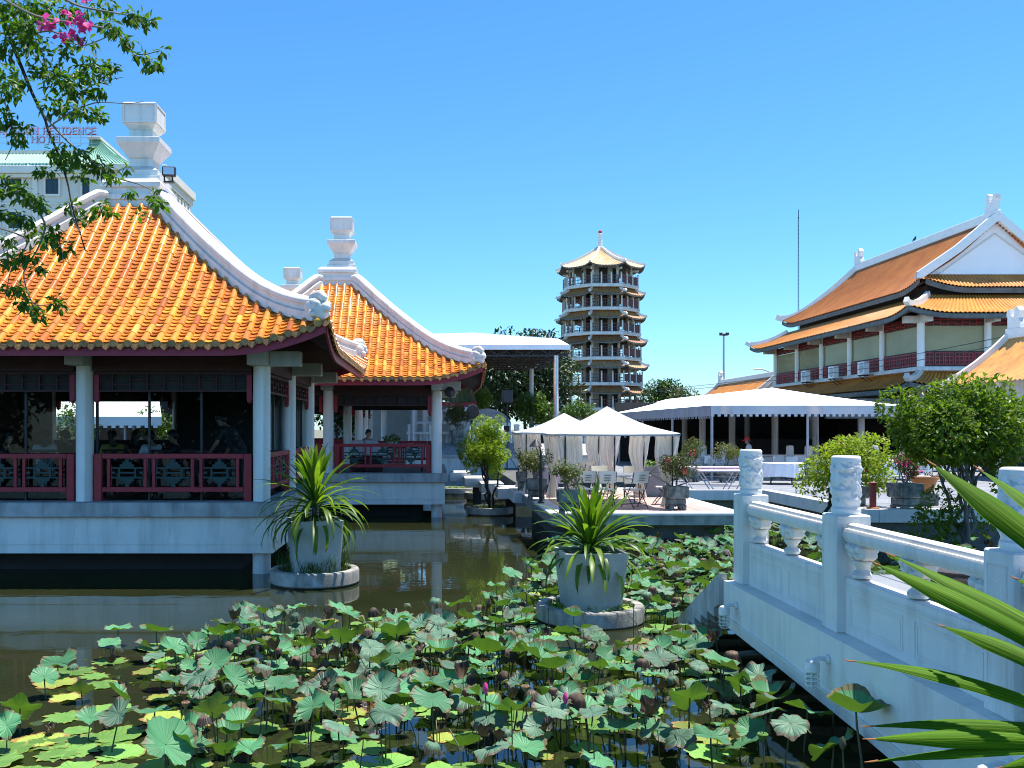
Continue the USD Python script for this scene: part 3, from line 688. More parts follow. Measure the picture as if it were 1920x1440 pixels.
for i in range(len(BY) - 1):
    y1, y0 = BY[i] - .16, BY[i + 1] + .16
    q = MB(); q.bx(PX - .075, PX + .075, y0 - .002, y1 + .002, .998, 1.515, .008); pa = part('panel', q, W, bridge)
    q = MB(); x = PX - .075; L = y1 - y0
    q.bx(x - .005, x + .002, y0 + .05, y1 - .05, 1.455, 1.462); q.bx(x - .005, x + .002, y0 + .05, y1 - .05, 1.435, 1.440); q.bx(x - .005, x + .002, y0 + .05, y1 - .05, 1.405, 1.411)
    raised(q, y0 + .10, y0 + L * .46, 1.08, 1.37, x, .008, .005); raised(q, y0 + L * .54, y1 - .10, 1.08, 1.37, x, .008, .005)
    raised(q, y0 + .14, y0 + L * .46 - .04, 1.115, 1.335, x, .005, .004); raised(q, y0 + L * .54 + .04, y1 - .14, 1.115, 1.335, x, .005, .004)
    part('panel_outline', q, W, pa)
    # rounded hand rail with a groove on its top
    pr = [(-.07, 1.83), (.07, 1.83), (.10, 1.87), (.105, 1.92), (.085, 1.955), (.06, 1.955), (.055, 1.967), (.05, 1.985), (.03, 1.998), (-.03, 1.998), (-.05, 1.985), (-.055, 1.967), (-.06, 1.955), (-.085, 1.955), (-.105, 1.92), (-.10, 1.87)]
    part('hand_rail', MB().sweep([(PX, y0 - .002, 0), (PX, (y0 + y1) / 2, 0), (PX, y1 + .002, 0)], pr), W, bridge, smooth=40)
    for yy in (y1 - .17, (y0 + y1) / 2, y0 + .17):
        q = MB(); q.lathe(vase(), (PX, yy, 0), 20); b = part('baluster', q, W, bridge, smooth=40)
        q = MB(); q.box((PX, yy, 1.765), (.15, .34, .136), 0, .03); part('bracket_block', q, W, b)
        M = manifold3d.Manifold; balls = []
        for sx in (-1, 1):
            for dy, dz, r in ((-.10, .035, .05), (.0, .02, .055), (.10, .035, .05), (-.05, -.03, .04), (.05, -.03, .04)):
                balls.append(M.sphere(r, 14).translate((PX + sx * .055, yy + dy, 1.76 + dz)))
        k = M.batch_boolean(balls, manifold3d.OpType.Add).to_mesh()
        part('carved_scroll', trimesh.Trimesh(k.vert_properties[:, :3], k.tri_verts), W, b, smooth=45)
# stair beyond the bridge, its flank in bare concrete
st = thing('concrete_stair', 'grey concrete stair with stepped underside dropping from the bridge end to the pond', 'stair')
top = [(11.76, 1.08), (13.75, .14)]; zig = [(13.6, .02)]
for i in range(6):
    ya = 13.45 - i * .30; za = .10 + i * .10
    zig += [(ya, za - .08), (ya, za + .03)]
m = MB(); m.plate([top[0], (11.76, .70)] + zig[::-1] + [top[1]], ((BX - .06, 0, 0), (0, 1, 0), (0, 0, 1)), .10); part('flank', m, LOOK['concrete'], st)
for i in range(12):
    q = MB(); q.bx(BX + .425 if 9.68 + .33 * i < 11.6 else BX + .045, 6.5, 9.66 + .33 * i, 10.0 + .33 * i, 1.16 - .10 * i, 1.27 - .10 * i, .01); part('step', q, LOOK['concrete'], st)
# caged wall lamps
WL = proto('wall_lamp')
def build_lamp():
    m = MB(); m.lathe([(.045, 0), (.045, .02), (.03, .03)], (0, 0, 0), 16); R = np.array([[0, 0, -1], [0, 1, 0], [1, 0, 0.0]]); part('wall_plate', m.xf(R, (0, 0, .0)), LOOK['clean_white'], WL, smooth=40)
    part('arm', MB().tube([(-.01, 0, 0), (-.08, 0, .005), (-.13, 0, -.01), (-.15, 0, -.03)], .022, 10), LOOK['clean_white'], WL, smooth=40)
    m = MB(); m.lathe([(.056, -.115), (.064, -.11), (.064, -.035), (.05, -.012), (.02, -.002), (0, 0)], (-.15, 0, 0), 20); part('lamp_cap', m, LOOK['clean_white'], WL, smooth=40)
    m = MB(); m.lathe([(0, -.265), (.03, -.255), (.044, -.22), (.046, -.12)], (-.15, 0, 0), 16); part('lamp_glass', m, LOOK['clear_glass'], WL, smooth=40)
    m = MB()
    for k in range(6):
        a = k * PI / 3; c, s = math.cos(a), math.sin(a)
        m.tube([(-.15 + .058 * c, .058 * s, -.11), (-.15 + .058 * c, .058 * s, -.23), (-.15 + .035 * c, .035 * s, -.268), (-.15, 0, -.275)], .0045, 5)
    for z in (-.15, -.19, -.23):
        m.tube([(-.15 + .060 * math.cos(q), .060 * math.sin(q), z) for q in np.linspace(0, 2 * PI, 19)], .0045, 5)
    part('cage', m, LOOK['clean_white'], WL)
build_lamp()
for y, wh in ((11.23, 'nearest the stair'), (8.62, 'below the second carved post'), (5.9, 'low at the corner of the photo')):
    copy_of(WL, 'wall_lamp', f'white caged lamp on the bridge wall, {wh}', 'wall lamp', (BX, y, .79), group='caged lamps on the bridge wall')
dp = thing('drain_pipe', 'short dark drain pipe sticking out low under the white bridge', 'pipe', (BX - .02, 10.7, .36))
part('tube', MB().tube([(.1, 0, .0), (-.10, -.02, -.01), (-.22, -.1, -.02)], .03, 10), LOOK['dark_concrete'], dp, smooth=40)
part('elbow', MB().tube([(-.20, -.09, .0), (-.23, -.11, -.02), (-.235, -.115, -.07)], .042, 10), LOOK['dark_concrete'], dp, smooth=40)
ur = thing('brown_bowl', 'low dark brown glazed bowl on the bridge deck behind the balusters', 'bowl', (4.55, 8.25, 1.396), sc=(1, 1, .42))
part('urn_body', MB().lathe([(.20, 0), (.24, .03), (.34, .25), (.36, .42), (.30, .55), (.31, .60)], (0, 0, 0), 28), LOOK['dark_clay'], ur, smooth=40)
part('earth', MB().lathe([(.29, .54), (0, .555)], (0, 0, 0), 20), LOOK['soil'], ur)

# ---------------------------------------------------------------- gazebo platform, terrace
PZ = 0.94
x0, x1, y0, y1 = 2.65, 7.05, 21.7, 31.0
pf = thing('platform', 'low paved platform with pale stone edge over the lotus pond under the gazebos', 'platform')
m = MB(); m.bx(x0, x1, y0, y1, PZ - .27, PZ - .022); part('slab', m, LOOK['platform_side'], pf)
m = MB(); m.bx(x0 + .5, x1 - .35, y0 + .45, y1 - .2, -.7, PZ - .272); part('plinth', m, LOOK['dark_concrete'], pf)
m = MB(); b = .42
for a in ((x0 - .03, x1 + .03, y0 - .03, y0 + b), (x0 - .03, x1 + .03, y1 - b, y1 + .03), (x0 - .03, x0 + b, y0 + b, y1 - b), (x1 - b, x1 + .03, y0 + b, y1 - b)):
    q = MB(); q.bx(*a, PZ - .05, PZ + .004, .006); part('edge_stone', q, LOOK['platform_edge'], pf)
nx, ny = 8, 19
for i in range(nx):
    for j in range(ny):
        a, c = x0 + b + (x1 - x0 - 2 * b) * i / nx, y0 + b + (y1 - y0 - 2 * b) * j / ny
        q = MB(); q.bx(a + .004, a + (x1 - x0 - 2 * b) / nx - .004, c + .004, c + (y1 - y0 - 2 * b) / ny - .004, PZ - .021, PZ + .0015 * ((i * 5 + j * 3) % 3) - .002); part('paving_tile', q, LOOK['platform_tile'], pf)
TZ = 0.90
tr = stage.DefinePrim('/World/terrace', 'Xform'); tag(tr, kind='structure')
poly = [(7.9, 29.6), (10.25, 29.6), (10.25, 22.6), (60, 22.6), (60, 57.4), (3.0, 57.4), (3.0, 35.5), (7.9, 35.5)]
part('paving_bed', MB().prism(poly, -.7, TZ - .03), LOOK['dark_concrete'], tr)
from shapely.geometry import Polygon, box as sbox
PT = Polygon(poly)
rest = MB(); npav = 0
for j in range(58):
    for i in range(56):
        a, c = 7.92 + i * .6 - (j % 2) * .3, 22.62 + j * .6
        k = sbox(a + .004, c + .004, a + .592, c + .592).intersection(PT.buffer(-.03))
        if k.is_empty or k.area < .02 or k.geom_type != 'Polygon': continue
        if c < 33.5 and a < 22: 
            if npav < 300: part('paving_slab', MB().prism(k, TZ - .029, TZ + .001 * ((i * 3 + j * 5) % 3)), LOOK['terrace_paving'], tr); npav += 1; continue
        rest.prism(k, TZ - .029, TZ + .001 * ((i * 3 + j * 5) % 3))
part('paving_slabs', rest, LOOK['terrace_paving'], tr, kind='stuff')
for a in ((10.1, 10.42, 22.45, 29.44), (7.75, 10.42, 29.45, 29.75), (10.425, 30, 22.45, 22.75), (7.74, 8.06, 29.755, 35.6)):
    q = MB(); q.bx(*a, TZ - .25, TZ + .07, .01); part('kerb', q, LOOK['platform_edge'], tr)

# ---------------------------------------------------------------- round planter islands in the pond
def ring_island(c, label, r=.82, z0=.02, z1=.28, seed=0, inner='soil'):
    t = thing('planter_ring', label, 'planter ring', (c[0], c[1], 0), group='round concrete planter rings in the pond')
    m = MB(); m.lathe([(r - .10, -.6), (r - .10, z0 - .02), (r - .03, z0), (r, z0 + .03), (r, z1 - .03), (r - .02, z1), (r - .14, z1), (r - .16, z1 - .03), (r - .16, z1 - .12)], (0, 0, 0), 56); part('rim', m, LOOK['ring_cement'], t, smooth=40)
    m = MB(); n = 40; P = []
    for k in range(7):
        rr = (r - .155) * (1 - k / 6.0)
        P.append([(rr * math.cos(q), rr * math.sin(q), z1 - .09 + .05 * meshkit.noise(np.array([rr * 6 * math.cos(q), rr * 6 * math.sin(q), seed])) ) for q in np.linspace(0, 2 * PI, n + 1)])
    m.grid(np.array(P)); part('earth_fill', m, LOOK[inner], t, smooth=True)
    return t
I1 = on(590, 1083, .10); I1 = np.array([I1[0], 17.75, 0])
I2 = np.array([2.34, 14.35, 0]); I3 = np.array([1.85, 31.8, 0]); I4 = np.array([2.0, 37.6, 0]); I5 = np.array([1.0, 41.0, 0])
ring_island(I1, 'weathered round concrete planter ring beside the nearest pavilion', seed=1)
ring_island(I2, 'round concrete ring holding the tall grey pot among the lotus leaves', .80, .0, .24, 2, 'moss')
ring_island(I3, 'round concrete planter ring under the round-crowned pond tree', .78, .03, .27, 3, 'moss')
ring_island(I4, 'round planter ring just behind the pond tree, half hidden', .80, .1, .36, 4, 'moss')
ring_island(I5, 'far round planter ring beneath the stepping slabs', .85, .1, .34, 5, 'moss')
def big_pot(c, z, label, top=.47, bot=.385, h=.87, rz=0.0):
    t = thing('tall_pot', label, 'plant pot', (c[0], c[1], z), rz, group='tall square pots in the pond rings')
    m = MB(); M = manifold3d.Manifold
    def rr(w, zz): return [M.cylinder(.004, .05, .05, 12).translate((sx * (w - .05), sy * (w - .05), zz)) for sx in (-1, 1) for sy in (-1, 1)]
    body = M.batch_hull(rr(bot, 0) + rr(top, h - .004)) - M.batch_hull(rr(top - .06, h - .10) + rr(top - .05, h + .02))
    m.tm(body); part('pot_body', m, LOOK['pot_cement'], t, smooth=35)
    m = MB(); m.bx(-top + .07, top - .07, -top + .07, top - .07, h - .11, h - .07); part('earth', m, LOOK['soil'], t)
    return t
big_pot(I1, .20, 'grey cement pot half hidden by drooping leaves beside the nearest pavilion', .47, .42, .98, .25)
big_pot(I2, .17, 'clean grey tapered cement pot standing among the lotus leaves', rz=.06)

# ---------------------------------------------------------------- stepping slabs from the pavilion down to the platform
ss = thing('stepping_slabs', 'descending flight of pale box slabs from the second pavilion to the platform', 'steps')
for i, (px, py, Y) in enumerate(((862, 884, 36.6), (890, 894, 35.2), (921, 904, 33.8), (953, 913, 31.7), (982, 919, 29.7))):
    p = at(px, py, Y); w, d = .78, 1.7
    q = MB(); q.box((p[0], p[1], p[2] - .17), (w, d, .34), 0, .012)
    s_ = part('slab', q, LOOK['platform_edge'], ss)
    q = MB(); q.bx(p[0] - w / 2 + .07, p[0] + w / 2 - .07, p[1] - d / 2 + .07, p[1] + d / 2 - .07, p[2] - .001, p[2] + .012, .003); part('tread', q, LOOK['grey_white'], s_)
    if i % 2: q = MB(); q.box((p[0] + .1, p[1] + .3, (p[2] - .342 - .6) / 2), (.3, .5, p[2] - .342 + .6)); part('pier', q, LOOK['dark_interior'], ss)
# ---------------------------------------------------------------- the pagoda
def octa(r, z, n=8): return [(r * math.sin(PI / 8 + k * PI / 4), -r * math.cos(PI / 8 + k * PI / 4), z) for k in range(n)]
pg = thing('pagoda', 'seven-storey octagonal pagoda with orange tile skirts and white balconies', 'pagoda', (17.35, 100, 0))
def oct_ring(q, prof):
    """prof: (circumradius, z)"""
    P = np.array([octa(r, z) for r, z in prof]); q.grid(np.concatenate([P, P[:, :1]], 1)); return q
def pag_roof(z_in, r_in, z_out, r_out, up, cols, parent, peak=False):
    tiles = MB(); und = MB()
    for k in range(8):
        R = rotz((k) * PI / 4); ap = math.cos(PI / 8)
        def pt(u, t, dz=0.0):
            r = (r_out + (r_in - r_out) * t) * ap; hw = r * math.tan(PI / 8)
            z = z_out + (z_in - z_out) * (.75 * t + .25 * t * t) + up * abs(u) ** 3 * (1 - t) ** 2 + dz
            return R @ np.array([u * hw, -r, z])
        us = np.linspace(-1, 1, cols * 4 + 1); ts = np.linspace(0, 1, 7)
        tiles.grid(np.array([[pt(u, t, .055 * abs(math.sin(PI * (i / 4.0)))) for i, u in enumerate(us)] for t in ts]))
        und.grid(np.array([[pt(u, t, -.10) for u in np.linspace(-1, 1, 13)] for t in (0, .35, .7)])[:, ::-1])
        und.grid(np.array([[pt(u, 0, dz) for u in np.linspace(-1, 1, 13)] for dz in (-.12, .02)]))
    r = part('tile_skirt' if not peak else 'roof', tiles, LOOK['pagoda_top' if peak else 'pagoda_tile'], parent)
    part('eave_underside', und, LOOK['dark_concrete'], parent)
    for k in range(8):
        a = PI / 8 + k * PI / 4; pts = []
        for t in np.linspace(0.0, 1, 9):
            r_ = r_out + (r_in - r_out) * t; z = z_out + (z_in - z_out) * (.75 * t + .25 * t * t) + up * (1 - t) ** 2 + .10
            pts.append((r_ * math.sin(a), -r_ * math.cos(a), z))
        pts.insert(0, ((r_out + .12) * math.sin(a), -(r_out + .12) * math.cos(a), pts[0][2] + .10))
        part('hip_ridge', MB().sweep(pts[::-1], [(-.10, -.12), (.10, -.12), (.08, .14), (-.08, .14)]), LOOK['clean_white'], r)
decks = [(17.1, 4.02), (14.75, 4.10), (12.25, 4.22), (9.72, 4.32), (7.15, 4.45), (4.6, 4.55)]
for i, (z, r) in enumerate(decks):
    zt = decks[i - 1][0] if i else 19.6
    part('deck', oct_ring(MB(), [(2.0, z), (r, z), (r + .03, z + .06), (r + .03, z + .30), (r - .02, z + .34), (2.0, z + .34)]), LOOK['old_white'], pg)
    f = z + .34
    part('core_wall', oct_ring(MB(), [(2.0, f), (2.0, zt)]), LOOK['grey_white'], pg)
    dm = MB()
    for k in range(0, 8):
        q = MB(); q.bx(-.42, .42, -2.0 * .9239 - .03, -2.0 * .9239 + .03, f, f + 1.85); dm.tm(q.xf(rotz(k * PI / 4)).mesh())
    part('doorways', dm, LOOK['dark_interior'], pg)
    for k in range(8):
        p = octa(r * .80, f)[k]
        q = MB(); q.lathe([(.13, f), (.13, zt)], (p[0], p[1], 0), 10); part('column', q, LOOK['old_white'], pg, smooth=40)
        q = MB(); o = np.array([p[0], p[1], 0]) / np.hypot(p[0], p[1]); q.bar((p[0], p[1], zt - .62), tuple(np.array([p[0], p[1], zt - .62]) + o * .75), .16, .22); part('bracket', q, LOOK['old_white'], pg)
    R0 = octa(r - .10, f); posts = []
    for k in range(8):
        A, B = np.array(R0[k]), np.array(R0[(k + 1) % 8])
        for j in range(3):
            p = A + (B - A) * j / 3
            q = MB(); q.box((p[0], p[1], f + .45), (.13, .13, .9)); q.lathe([(.065, f + .9), (.08, f + .95), (.075, f + 1.12), (.03, f + 1.16)], (p[0], p[1], 0), 8); part('railing_post', q, LOOK['old_white'], pg)
            b = A + (B - A) * (j + 1) / 3; d = (b - p) / np.linalg.norm(b - p); a0, b0 = p + d * .07, b - d * .07
            q = MB(); q.bar(a0 + (0, 0, .80), b0 + (0, 0, .80), .07, .07); q.bar(a0 + (0, 0, .12), b0 + (0, 0, .12), .06, .06); q.bar(a0 + (0, 0, .46), b0 + (0, 0, .46), .05, .05)
            if k == 0: q.bar(a0 + (0, 0, .45), b0 + (0, 0, .45), .03, .62)
            for s in (.2, .4, .6, .8):
                c = a0 + (b0 - a0) * s; q.bar(c + (0, 0, .14), c + (0, 0, .78), .035, .035)
            part('railing_panel', q, LOOK['rail_brown'], pg)
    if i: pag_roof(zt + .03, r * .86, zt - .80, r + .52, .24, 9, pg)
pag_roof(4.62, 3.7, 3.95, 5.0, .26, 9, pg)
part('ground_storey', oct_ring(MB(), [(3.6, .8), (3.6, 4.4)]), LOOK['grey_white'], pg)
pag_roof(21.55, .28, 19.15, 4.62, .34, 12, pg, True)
part('finial', MB().lathe([(.34, 21.45), (.30, 21.7), (.18, 21.8), (.26, 21.95), (.26, 22.1), (.17, 22.2), (.24, 22.3), (.20, 22.5), (.20, 22.85), (.26, 22.95), (.26, 23.12), (.12, 23.2)], (0, 0, 0), 14), LOOK['clean_white'], pg, smooth=40)
part('finial_ball', MB().tm(trimesh.creation.icosphere(2, .20), np.array([[1, 0, 0, 0], [0, 1, 0, 0], [0, 0, 1, 23.3], [0, 0, 0, 1.0]])), LOOK['cap_red'], pg, smooth=True)

# ---------------------------------------------------------------- the two-storey hall at right
hall = thing('hall', 'large two-storey hall with double orange tiled roofs and white gable at right', 'building')
HX, HY, HY2, HX2 = 26.4, 52.0, 74.0, 36.2
def slope(q, o, u, v, n, cols, up0=0, up1=0, rows=8, amp=.08, sag=.18, z_under=None, taper0=0.0, taper1=0.0):
    """a tiled slope: eave from o along u (full vector), rising along v (full vector); up0/up1 lift the eave's ends, taper pulls the top in"""
    o, u, v = map(lambda a: np.asarray(a, float), (o, u, v)); L = np.linalg.norm(u)
    us = np.linspace(0, 1, cols * 4 + 1); ts = np.linspace(0, 1, rows)
    def P(a, t, dz):
        aa = a * (1 - t * (taper0 + taper1) / L) + t * taper0 / L
        lift = up0 * max(0, 1 - a * L / 2.6) ** 2 * (1 - t) ** 2 + up1 * max(0, 1 - (1 - a) * L / 2.6) ** 2 * (1 - t) ** 2
        return o + aa * u + t * v - np.array([0, 0, sag * v[2] * 4 * t * (1 - t) * .5]) + np.array([0, 0, lift + dz])
    q.grid(np.array([[P(a, t, amp * abs(math.sin(PI * i / 4.0))) for i, a in enumerate(us)] for t in ts]))
    return P
def hall_roof(z_e, z_t, x_e, y_e, y_e2, run, name, up, cols_long, cols_front, gable=False):
    q = MB(); ed = MB()
    rx = run; xr = HX + HX2 - x_e
    P = slope(q, (x_e, y_e2, z_e), (0, y_e - y_e2, 0), (run, 0, z_t - z_e), None, cols_long, up, up, taper0=run, taper1=run if not gable else 0)
    r = part(name, q, LOOK['far_tile'], hall)
    for k, (fn, n) in enumerate(((P, 40),)):
        ed.grid(np.array([[fn(a, 0, dz) + (0.02, 0, 0) for a in np.linspace(0, 1, 61)] for dz in (-.30, -.03)]))
    if not gable:
        q = MB(); P2 = slope(q, (x_e, y_e, z_e), (xr - x_e, 0, 0), (0, run, z_t - z_e), None, cols_front, up, up, taper0=run, taper1=run)
        part(name, q, LOOK['far_tile'], hall)
        ed.grid(np.array([[P2(a, 0, dz) + (0, 0.02, 0) for a in np.linspace(0, 1, 41)] for dz in (-.30, -.03)]))
        pts = [np.array([x_e + t * run, y_e + t * run, z_e + (z_t - z_e) * t - .18 * (z_t - z_e) * 2 * t * (1 - t) + up * (1 - t) ** 2 + .1]) for t in np.linspace(1, 0, 9)]
        pts.append(pts[-1] + (-.18, -.18, .16))
        part('corner_ridge', MB().sweep(pts, [(-.13, -.15), (.13, -.15), (.11, .17), (-.11, .17)]), LOOK['clean_white'], hall)
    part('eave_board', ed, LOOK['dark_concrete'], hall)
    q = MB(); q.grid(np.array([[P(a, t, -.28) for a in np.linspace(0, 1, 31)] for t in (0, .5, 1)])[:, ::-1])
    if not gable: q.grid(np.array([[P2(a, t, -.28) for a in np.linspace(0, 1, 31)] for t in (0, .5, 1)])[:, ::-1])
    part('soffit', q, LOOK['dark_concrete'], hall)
    pts = [np.array([x_e + t * run, y_e2 - t * run, z_e + (z_t - z_e) * t - .18 * (z_t - z_e) * 2 * t * (1 - t) + up * (1 - t) ** 2 + .1]) for t in np.linspace(1, 0, 9)]
    pts.append(pts[-1] + (-.18, .18, .16))
    part('corner_ridge', MB().sweep(pts, [(-.13, -.15), (.13, -.15), (.11, .17), (-.11, .17)]), LOOK['clean_white'], hall)
    return P
hall_roof(5.02, 5.95, 25.0, 50.6, 76.0, 1.45, 'skirt_roof', .35, 100, 52)
hall_roof(8.95, 10.15, 25.0, 50.6, 76.0, 2.2, 'lower_roof', .42, 100, 52)
# upper roof: long slope, far hip, front skirt under the gable
q = MB(); RX, RZ, GY, FY = 31.3, 14.55, 53.75, 74.4
P = slope(q, (27.0, FY, 10.75), (0, 53.3 - FY, 0), (RX - 27.0, 0, RZ - 10.75), None, 84, .45, .5, 12, .08, .16, None, 3.4, 0)
up_ = part('upper_roof', q, LOOK['far_tile'], hall)
q = MB(); slope(q, (2 * RX - 27.0, 53.3, 10.75), (0, FY - 53.3, 0), (27.0 - RX, 0, RZ - 10.75), None, 72, .5, .45, 12, .05, .16, None, 0, 3.4); part('upper_roof', q, LOOK['far_tile'], hall)
q = MB(); slope(q, (2 * RX - 27.0, FY, 10.75), (2 * (27.0 - RX), 0, 0), (0, -3.4, RZ - 10.75), None, 30, .45, .45, 10, .05, .16, None, 4.3, 4.3); part('upper_roof', q, LOOK['far_tile'], hall)
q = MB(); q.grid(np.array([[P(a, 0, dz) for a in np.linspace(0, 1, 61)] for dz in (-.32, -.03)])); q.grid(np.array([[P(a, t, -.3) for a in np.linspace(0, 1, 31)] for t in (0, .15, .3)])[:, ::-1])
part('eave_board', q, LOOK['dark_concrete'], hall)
q = MB(); P2 = slope(q, (26.9, 52.5, 10.58), (2 * (RX - 26.9), 0, 0), (0, 1.25, .95), None, 44, .5, .5, 5, .08, .1, None, .3, .3); part('gable_skirt', q, LOOK['far_tile'], hall)
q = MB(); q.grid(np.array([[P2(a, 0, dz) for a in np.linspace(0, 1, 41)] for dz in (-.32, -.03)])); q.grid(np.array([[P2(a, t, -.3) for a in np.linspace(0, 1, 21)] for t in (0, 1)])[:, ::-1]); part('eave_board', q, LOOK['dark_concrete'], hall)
gp = [(-4.2, 0), (4.2, 0), (0, 3.05)]
q = MB(); q.plate(gp, ((RX, GY, 11.45), (1, 0, 0), (0, 0, 1)), .2); gw = part('gable_wall', q, LOOK['gable_white'], hall)
q = MB()
for s in (-1, 1): q.bar((RX + s * 2.9, GY - .215, 11.62), (RX, GY - .215, 13.72), .07, .05, (0, -1, 0))
part('gable_moulding', q, LOOK['cream_trim'], gw)
for s in (-1, 1):
    a, b = np.array([RX + s * 4.35, GY - .42, 11.35]), np.array([RX, GY - .42, 14.66])
    part('verge_ridge', MB().sweep([a + (s * .1, 0, .05), a, (a + b) / 2 - (0, 0, .16), b], [(-.16, -.22), (.16, -.22), (.14, .22), (-.14, .22)]), LOOK['clean_white'], hall)
    d = MB()
    for k in range(26):
        t = (k + .5) / 26; c = a + (b - a) * t - (0, 0, .28 + .28 * 4 * t * (1 - t) * .5)
        d.tm(trimesh.creation.icosphere(1, .075), np.array([[1, 0, 0, c[0]], [0, .6, 0, c[1] + .1], [0, 0, 1, c[2]], [0, 0, 0, 1.0]]))
    part('verge_discs', d, LOOK['rusty_tile'], hall, kind='stuff')
q = MB(); q.bx(RX - .16, RX + .16, 53.2, 71.0, 14.45, 14.98, .03); part('roof_ridge', q, LOOK['clean_white'], hall)
pts = [np.array([RX + (27.0 - RX) * t, 71.0 + 3.4 * t, RZ + (10.75 - RZ) * t - .16 * 3.8 * 2 * t * (1 - t) + .45 * t ** 8 + .12]) for t in np.linspace(0, 1, 11)]
pts.append(pts[-1] + (-.3, .3, .15))
part('corner_ridge', MB().sweep(pts, [(-.14, -.2), (.14, -.2), (.12, .24), (-.12, .24)]), LOOK['clean_white'], hall)
def ridge_fin(y, s, parent, x=None, z=None, k=1.0):
    """a curled fin on a ridge end: a plate in y-z with a stub behind"""
    x = RX if x is None else x; z = 14.9 if z is None else z
    prof = [(-.55, 0), (.42, 0), (.42, .62), (.50, .70), (.46, .98), (.22, 1.02), (.14, .72), (-.02, .62), (-.14, .74), (-.12, 1.0), (-.34, 1.12), (-.55, .92), (-.46, .55), (-.62, .3)]
    q = MB(); q.plate([(a * s * k, b * k) for a, b in (prof if s > 0 else prof[::-1])], ((x - .14 * k, y, z), (0, 1, 0), (0, 0, 1)), .28 * k); part('ridge_fin', q, LOOK['clean_white'], parent)
ridge_fin(53.7, -1, hall); ridge_fin(70.7, 1, hall)
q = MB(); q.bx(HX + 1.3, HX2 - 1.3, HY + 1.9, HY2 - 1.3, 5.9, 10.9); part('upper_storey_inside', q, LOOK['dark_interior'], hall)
q = MB(); q.bx(HX + .0, HX2, HY + .0, HY2, 5.6, 5.98); q.bx(HX - .28, HX2 + .28, HY - .28, HY2 + .28, 5.98, 6.14); q.bx(HX - .20, HX2 + .2, HY - .2, HY2 + .2, 6.14, 6.2); part('floor_band', q, LOOK['old_white'], hall)
def hall_bay(A, B):
    A, B = np.asarray(A, float), np.asarray(B, float); d = (B - A) / np.linalg.norm(B - A); L = np.linalg.norm(B - A); n = np.array([-d[1], d[0], 0]) 
    def bar(q, s0, s1, z0, z1, t=.08, off=0): q.bar(A + d * s0 + (0, 0, (z0 + z1) / 2) + n * off, A + d * s1 + (0, 0, (z0 + z1) / 2) + n * off, t, z1 - z0)
    q = MB(); bar(q, .2, L - .2, 6.2, 7.05, .05); part('parapet', q, LOOK['dark_red_wood'], hall)
    q = MB(); m_ = 6
    for k in range(m_):
        s = .2 + (L - .4) * k / m_; w = (L - .4) / m_
        for z0, z1 in ((6.30, 6.35), (6.52, 6.57), (6.72, 6.77), (6.92, 6.97)): bar(q, s + .03, s + w * (.8 if (k + int(z0 * 10)) % 2 else 1.0), z0, z1, .03, -.04)
        for f in (.0, .4, .8): bar(q, s + w * f, s + w * f + .05, 6.32, 6.95, .034, -.04)
    part('parapet_lattice', q, LOOK['red_rail'], hall)
    q = MB(); bar(q, .2, L - .2, 7.06, 8.42, .02); part('window_pane', q, LOOK['hall_glass'], hall)
    q = MB(); bar(q, .2, L - .2, 7.06, 8.42, .02, .09); part('window_blind', q, LOOK['blind'], hall)  # flat panel behind the pane carries a painted reflection
    q = MB(); bar(q, .2, L - .2, 8.43, 8.95, .04); part('frieze', q, LOOK['dark_red_wood'], hall)
    q = MB()
    for k in range(8):
        s = .25 + (L - .5) * k / 8; w = (L - .5) / 8
        bar(q, s + .03, s + w, 8.50 + .08 * (k % 2), 8.54 + .08 * (k % 2), .03, -.04); bar(q, s, s + .04, 8.42, 8.9, .034, -.04); bar(q, s + .03, s + w, 8.74, 8.78, .03, -.04)
    part('frieze_lattice', q, LOOK['red_rail'], hall)
cols = [(HX, HY + 4.4 * k) for k in range(6)]
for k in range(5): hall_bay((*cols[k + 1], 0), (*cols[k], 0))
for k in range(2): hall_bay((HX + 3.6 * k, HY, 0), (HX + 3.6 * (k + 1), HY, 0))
for x, y in cols + [(HX + 3.6, HY), (HX + 7.2, HY)]:
    part('column', MB().lathe([(.2, 6.2), (.2, 9.0)], (x, y, 0), 16), LOOK['clean_white'], hall, smooth=40)
    q = MB()
    if x == HX: q.bx(x - .95, x + .1, y - .17, y + .17, 8.56, 8.93)
    if y == HY: q.bx(x - .17, x + .17, y - .95, y - .17 if x == HX else y + .1, 8.565, 8.925)
    part('bracket', q, LOOK['old_white'], hall)
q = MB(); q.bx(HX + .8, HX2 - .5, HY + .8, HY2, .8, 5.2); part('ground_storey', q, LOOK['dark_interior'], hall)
for k in range(6): part('column', MB().lathe([(.22, .8), (.22, 5.2)], (HX, HY + 4.4 * k, 0), 14), LOOK['grey_white'], hall, smooth=40)
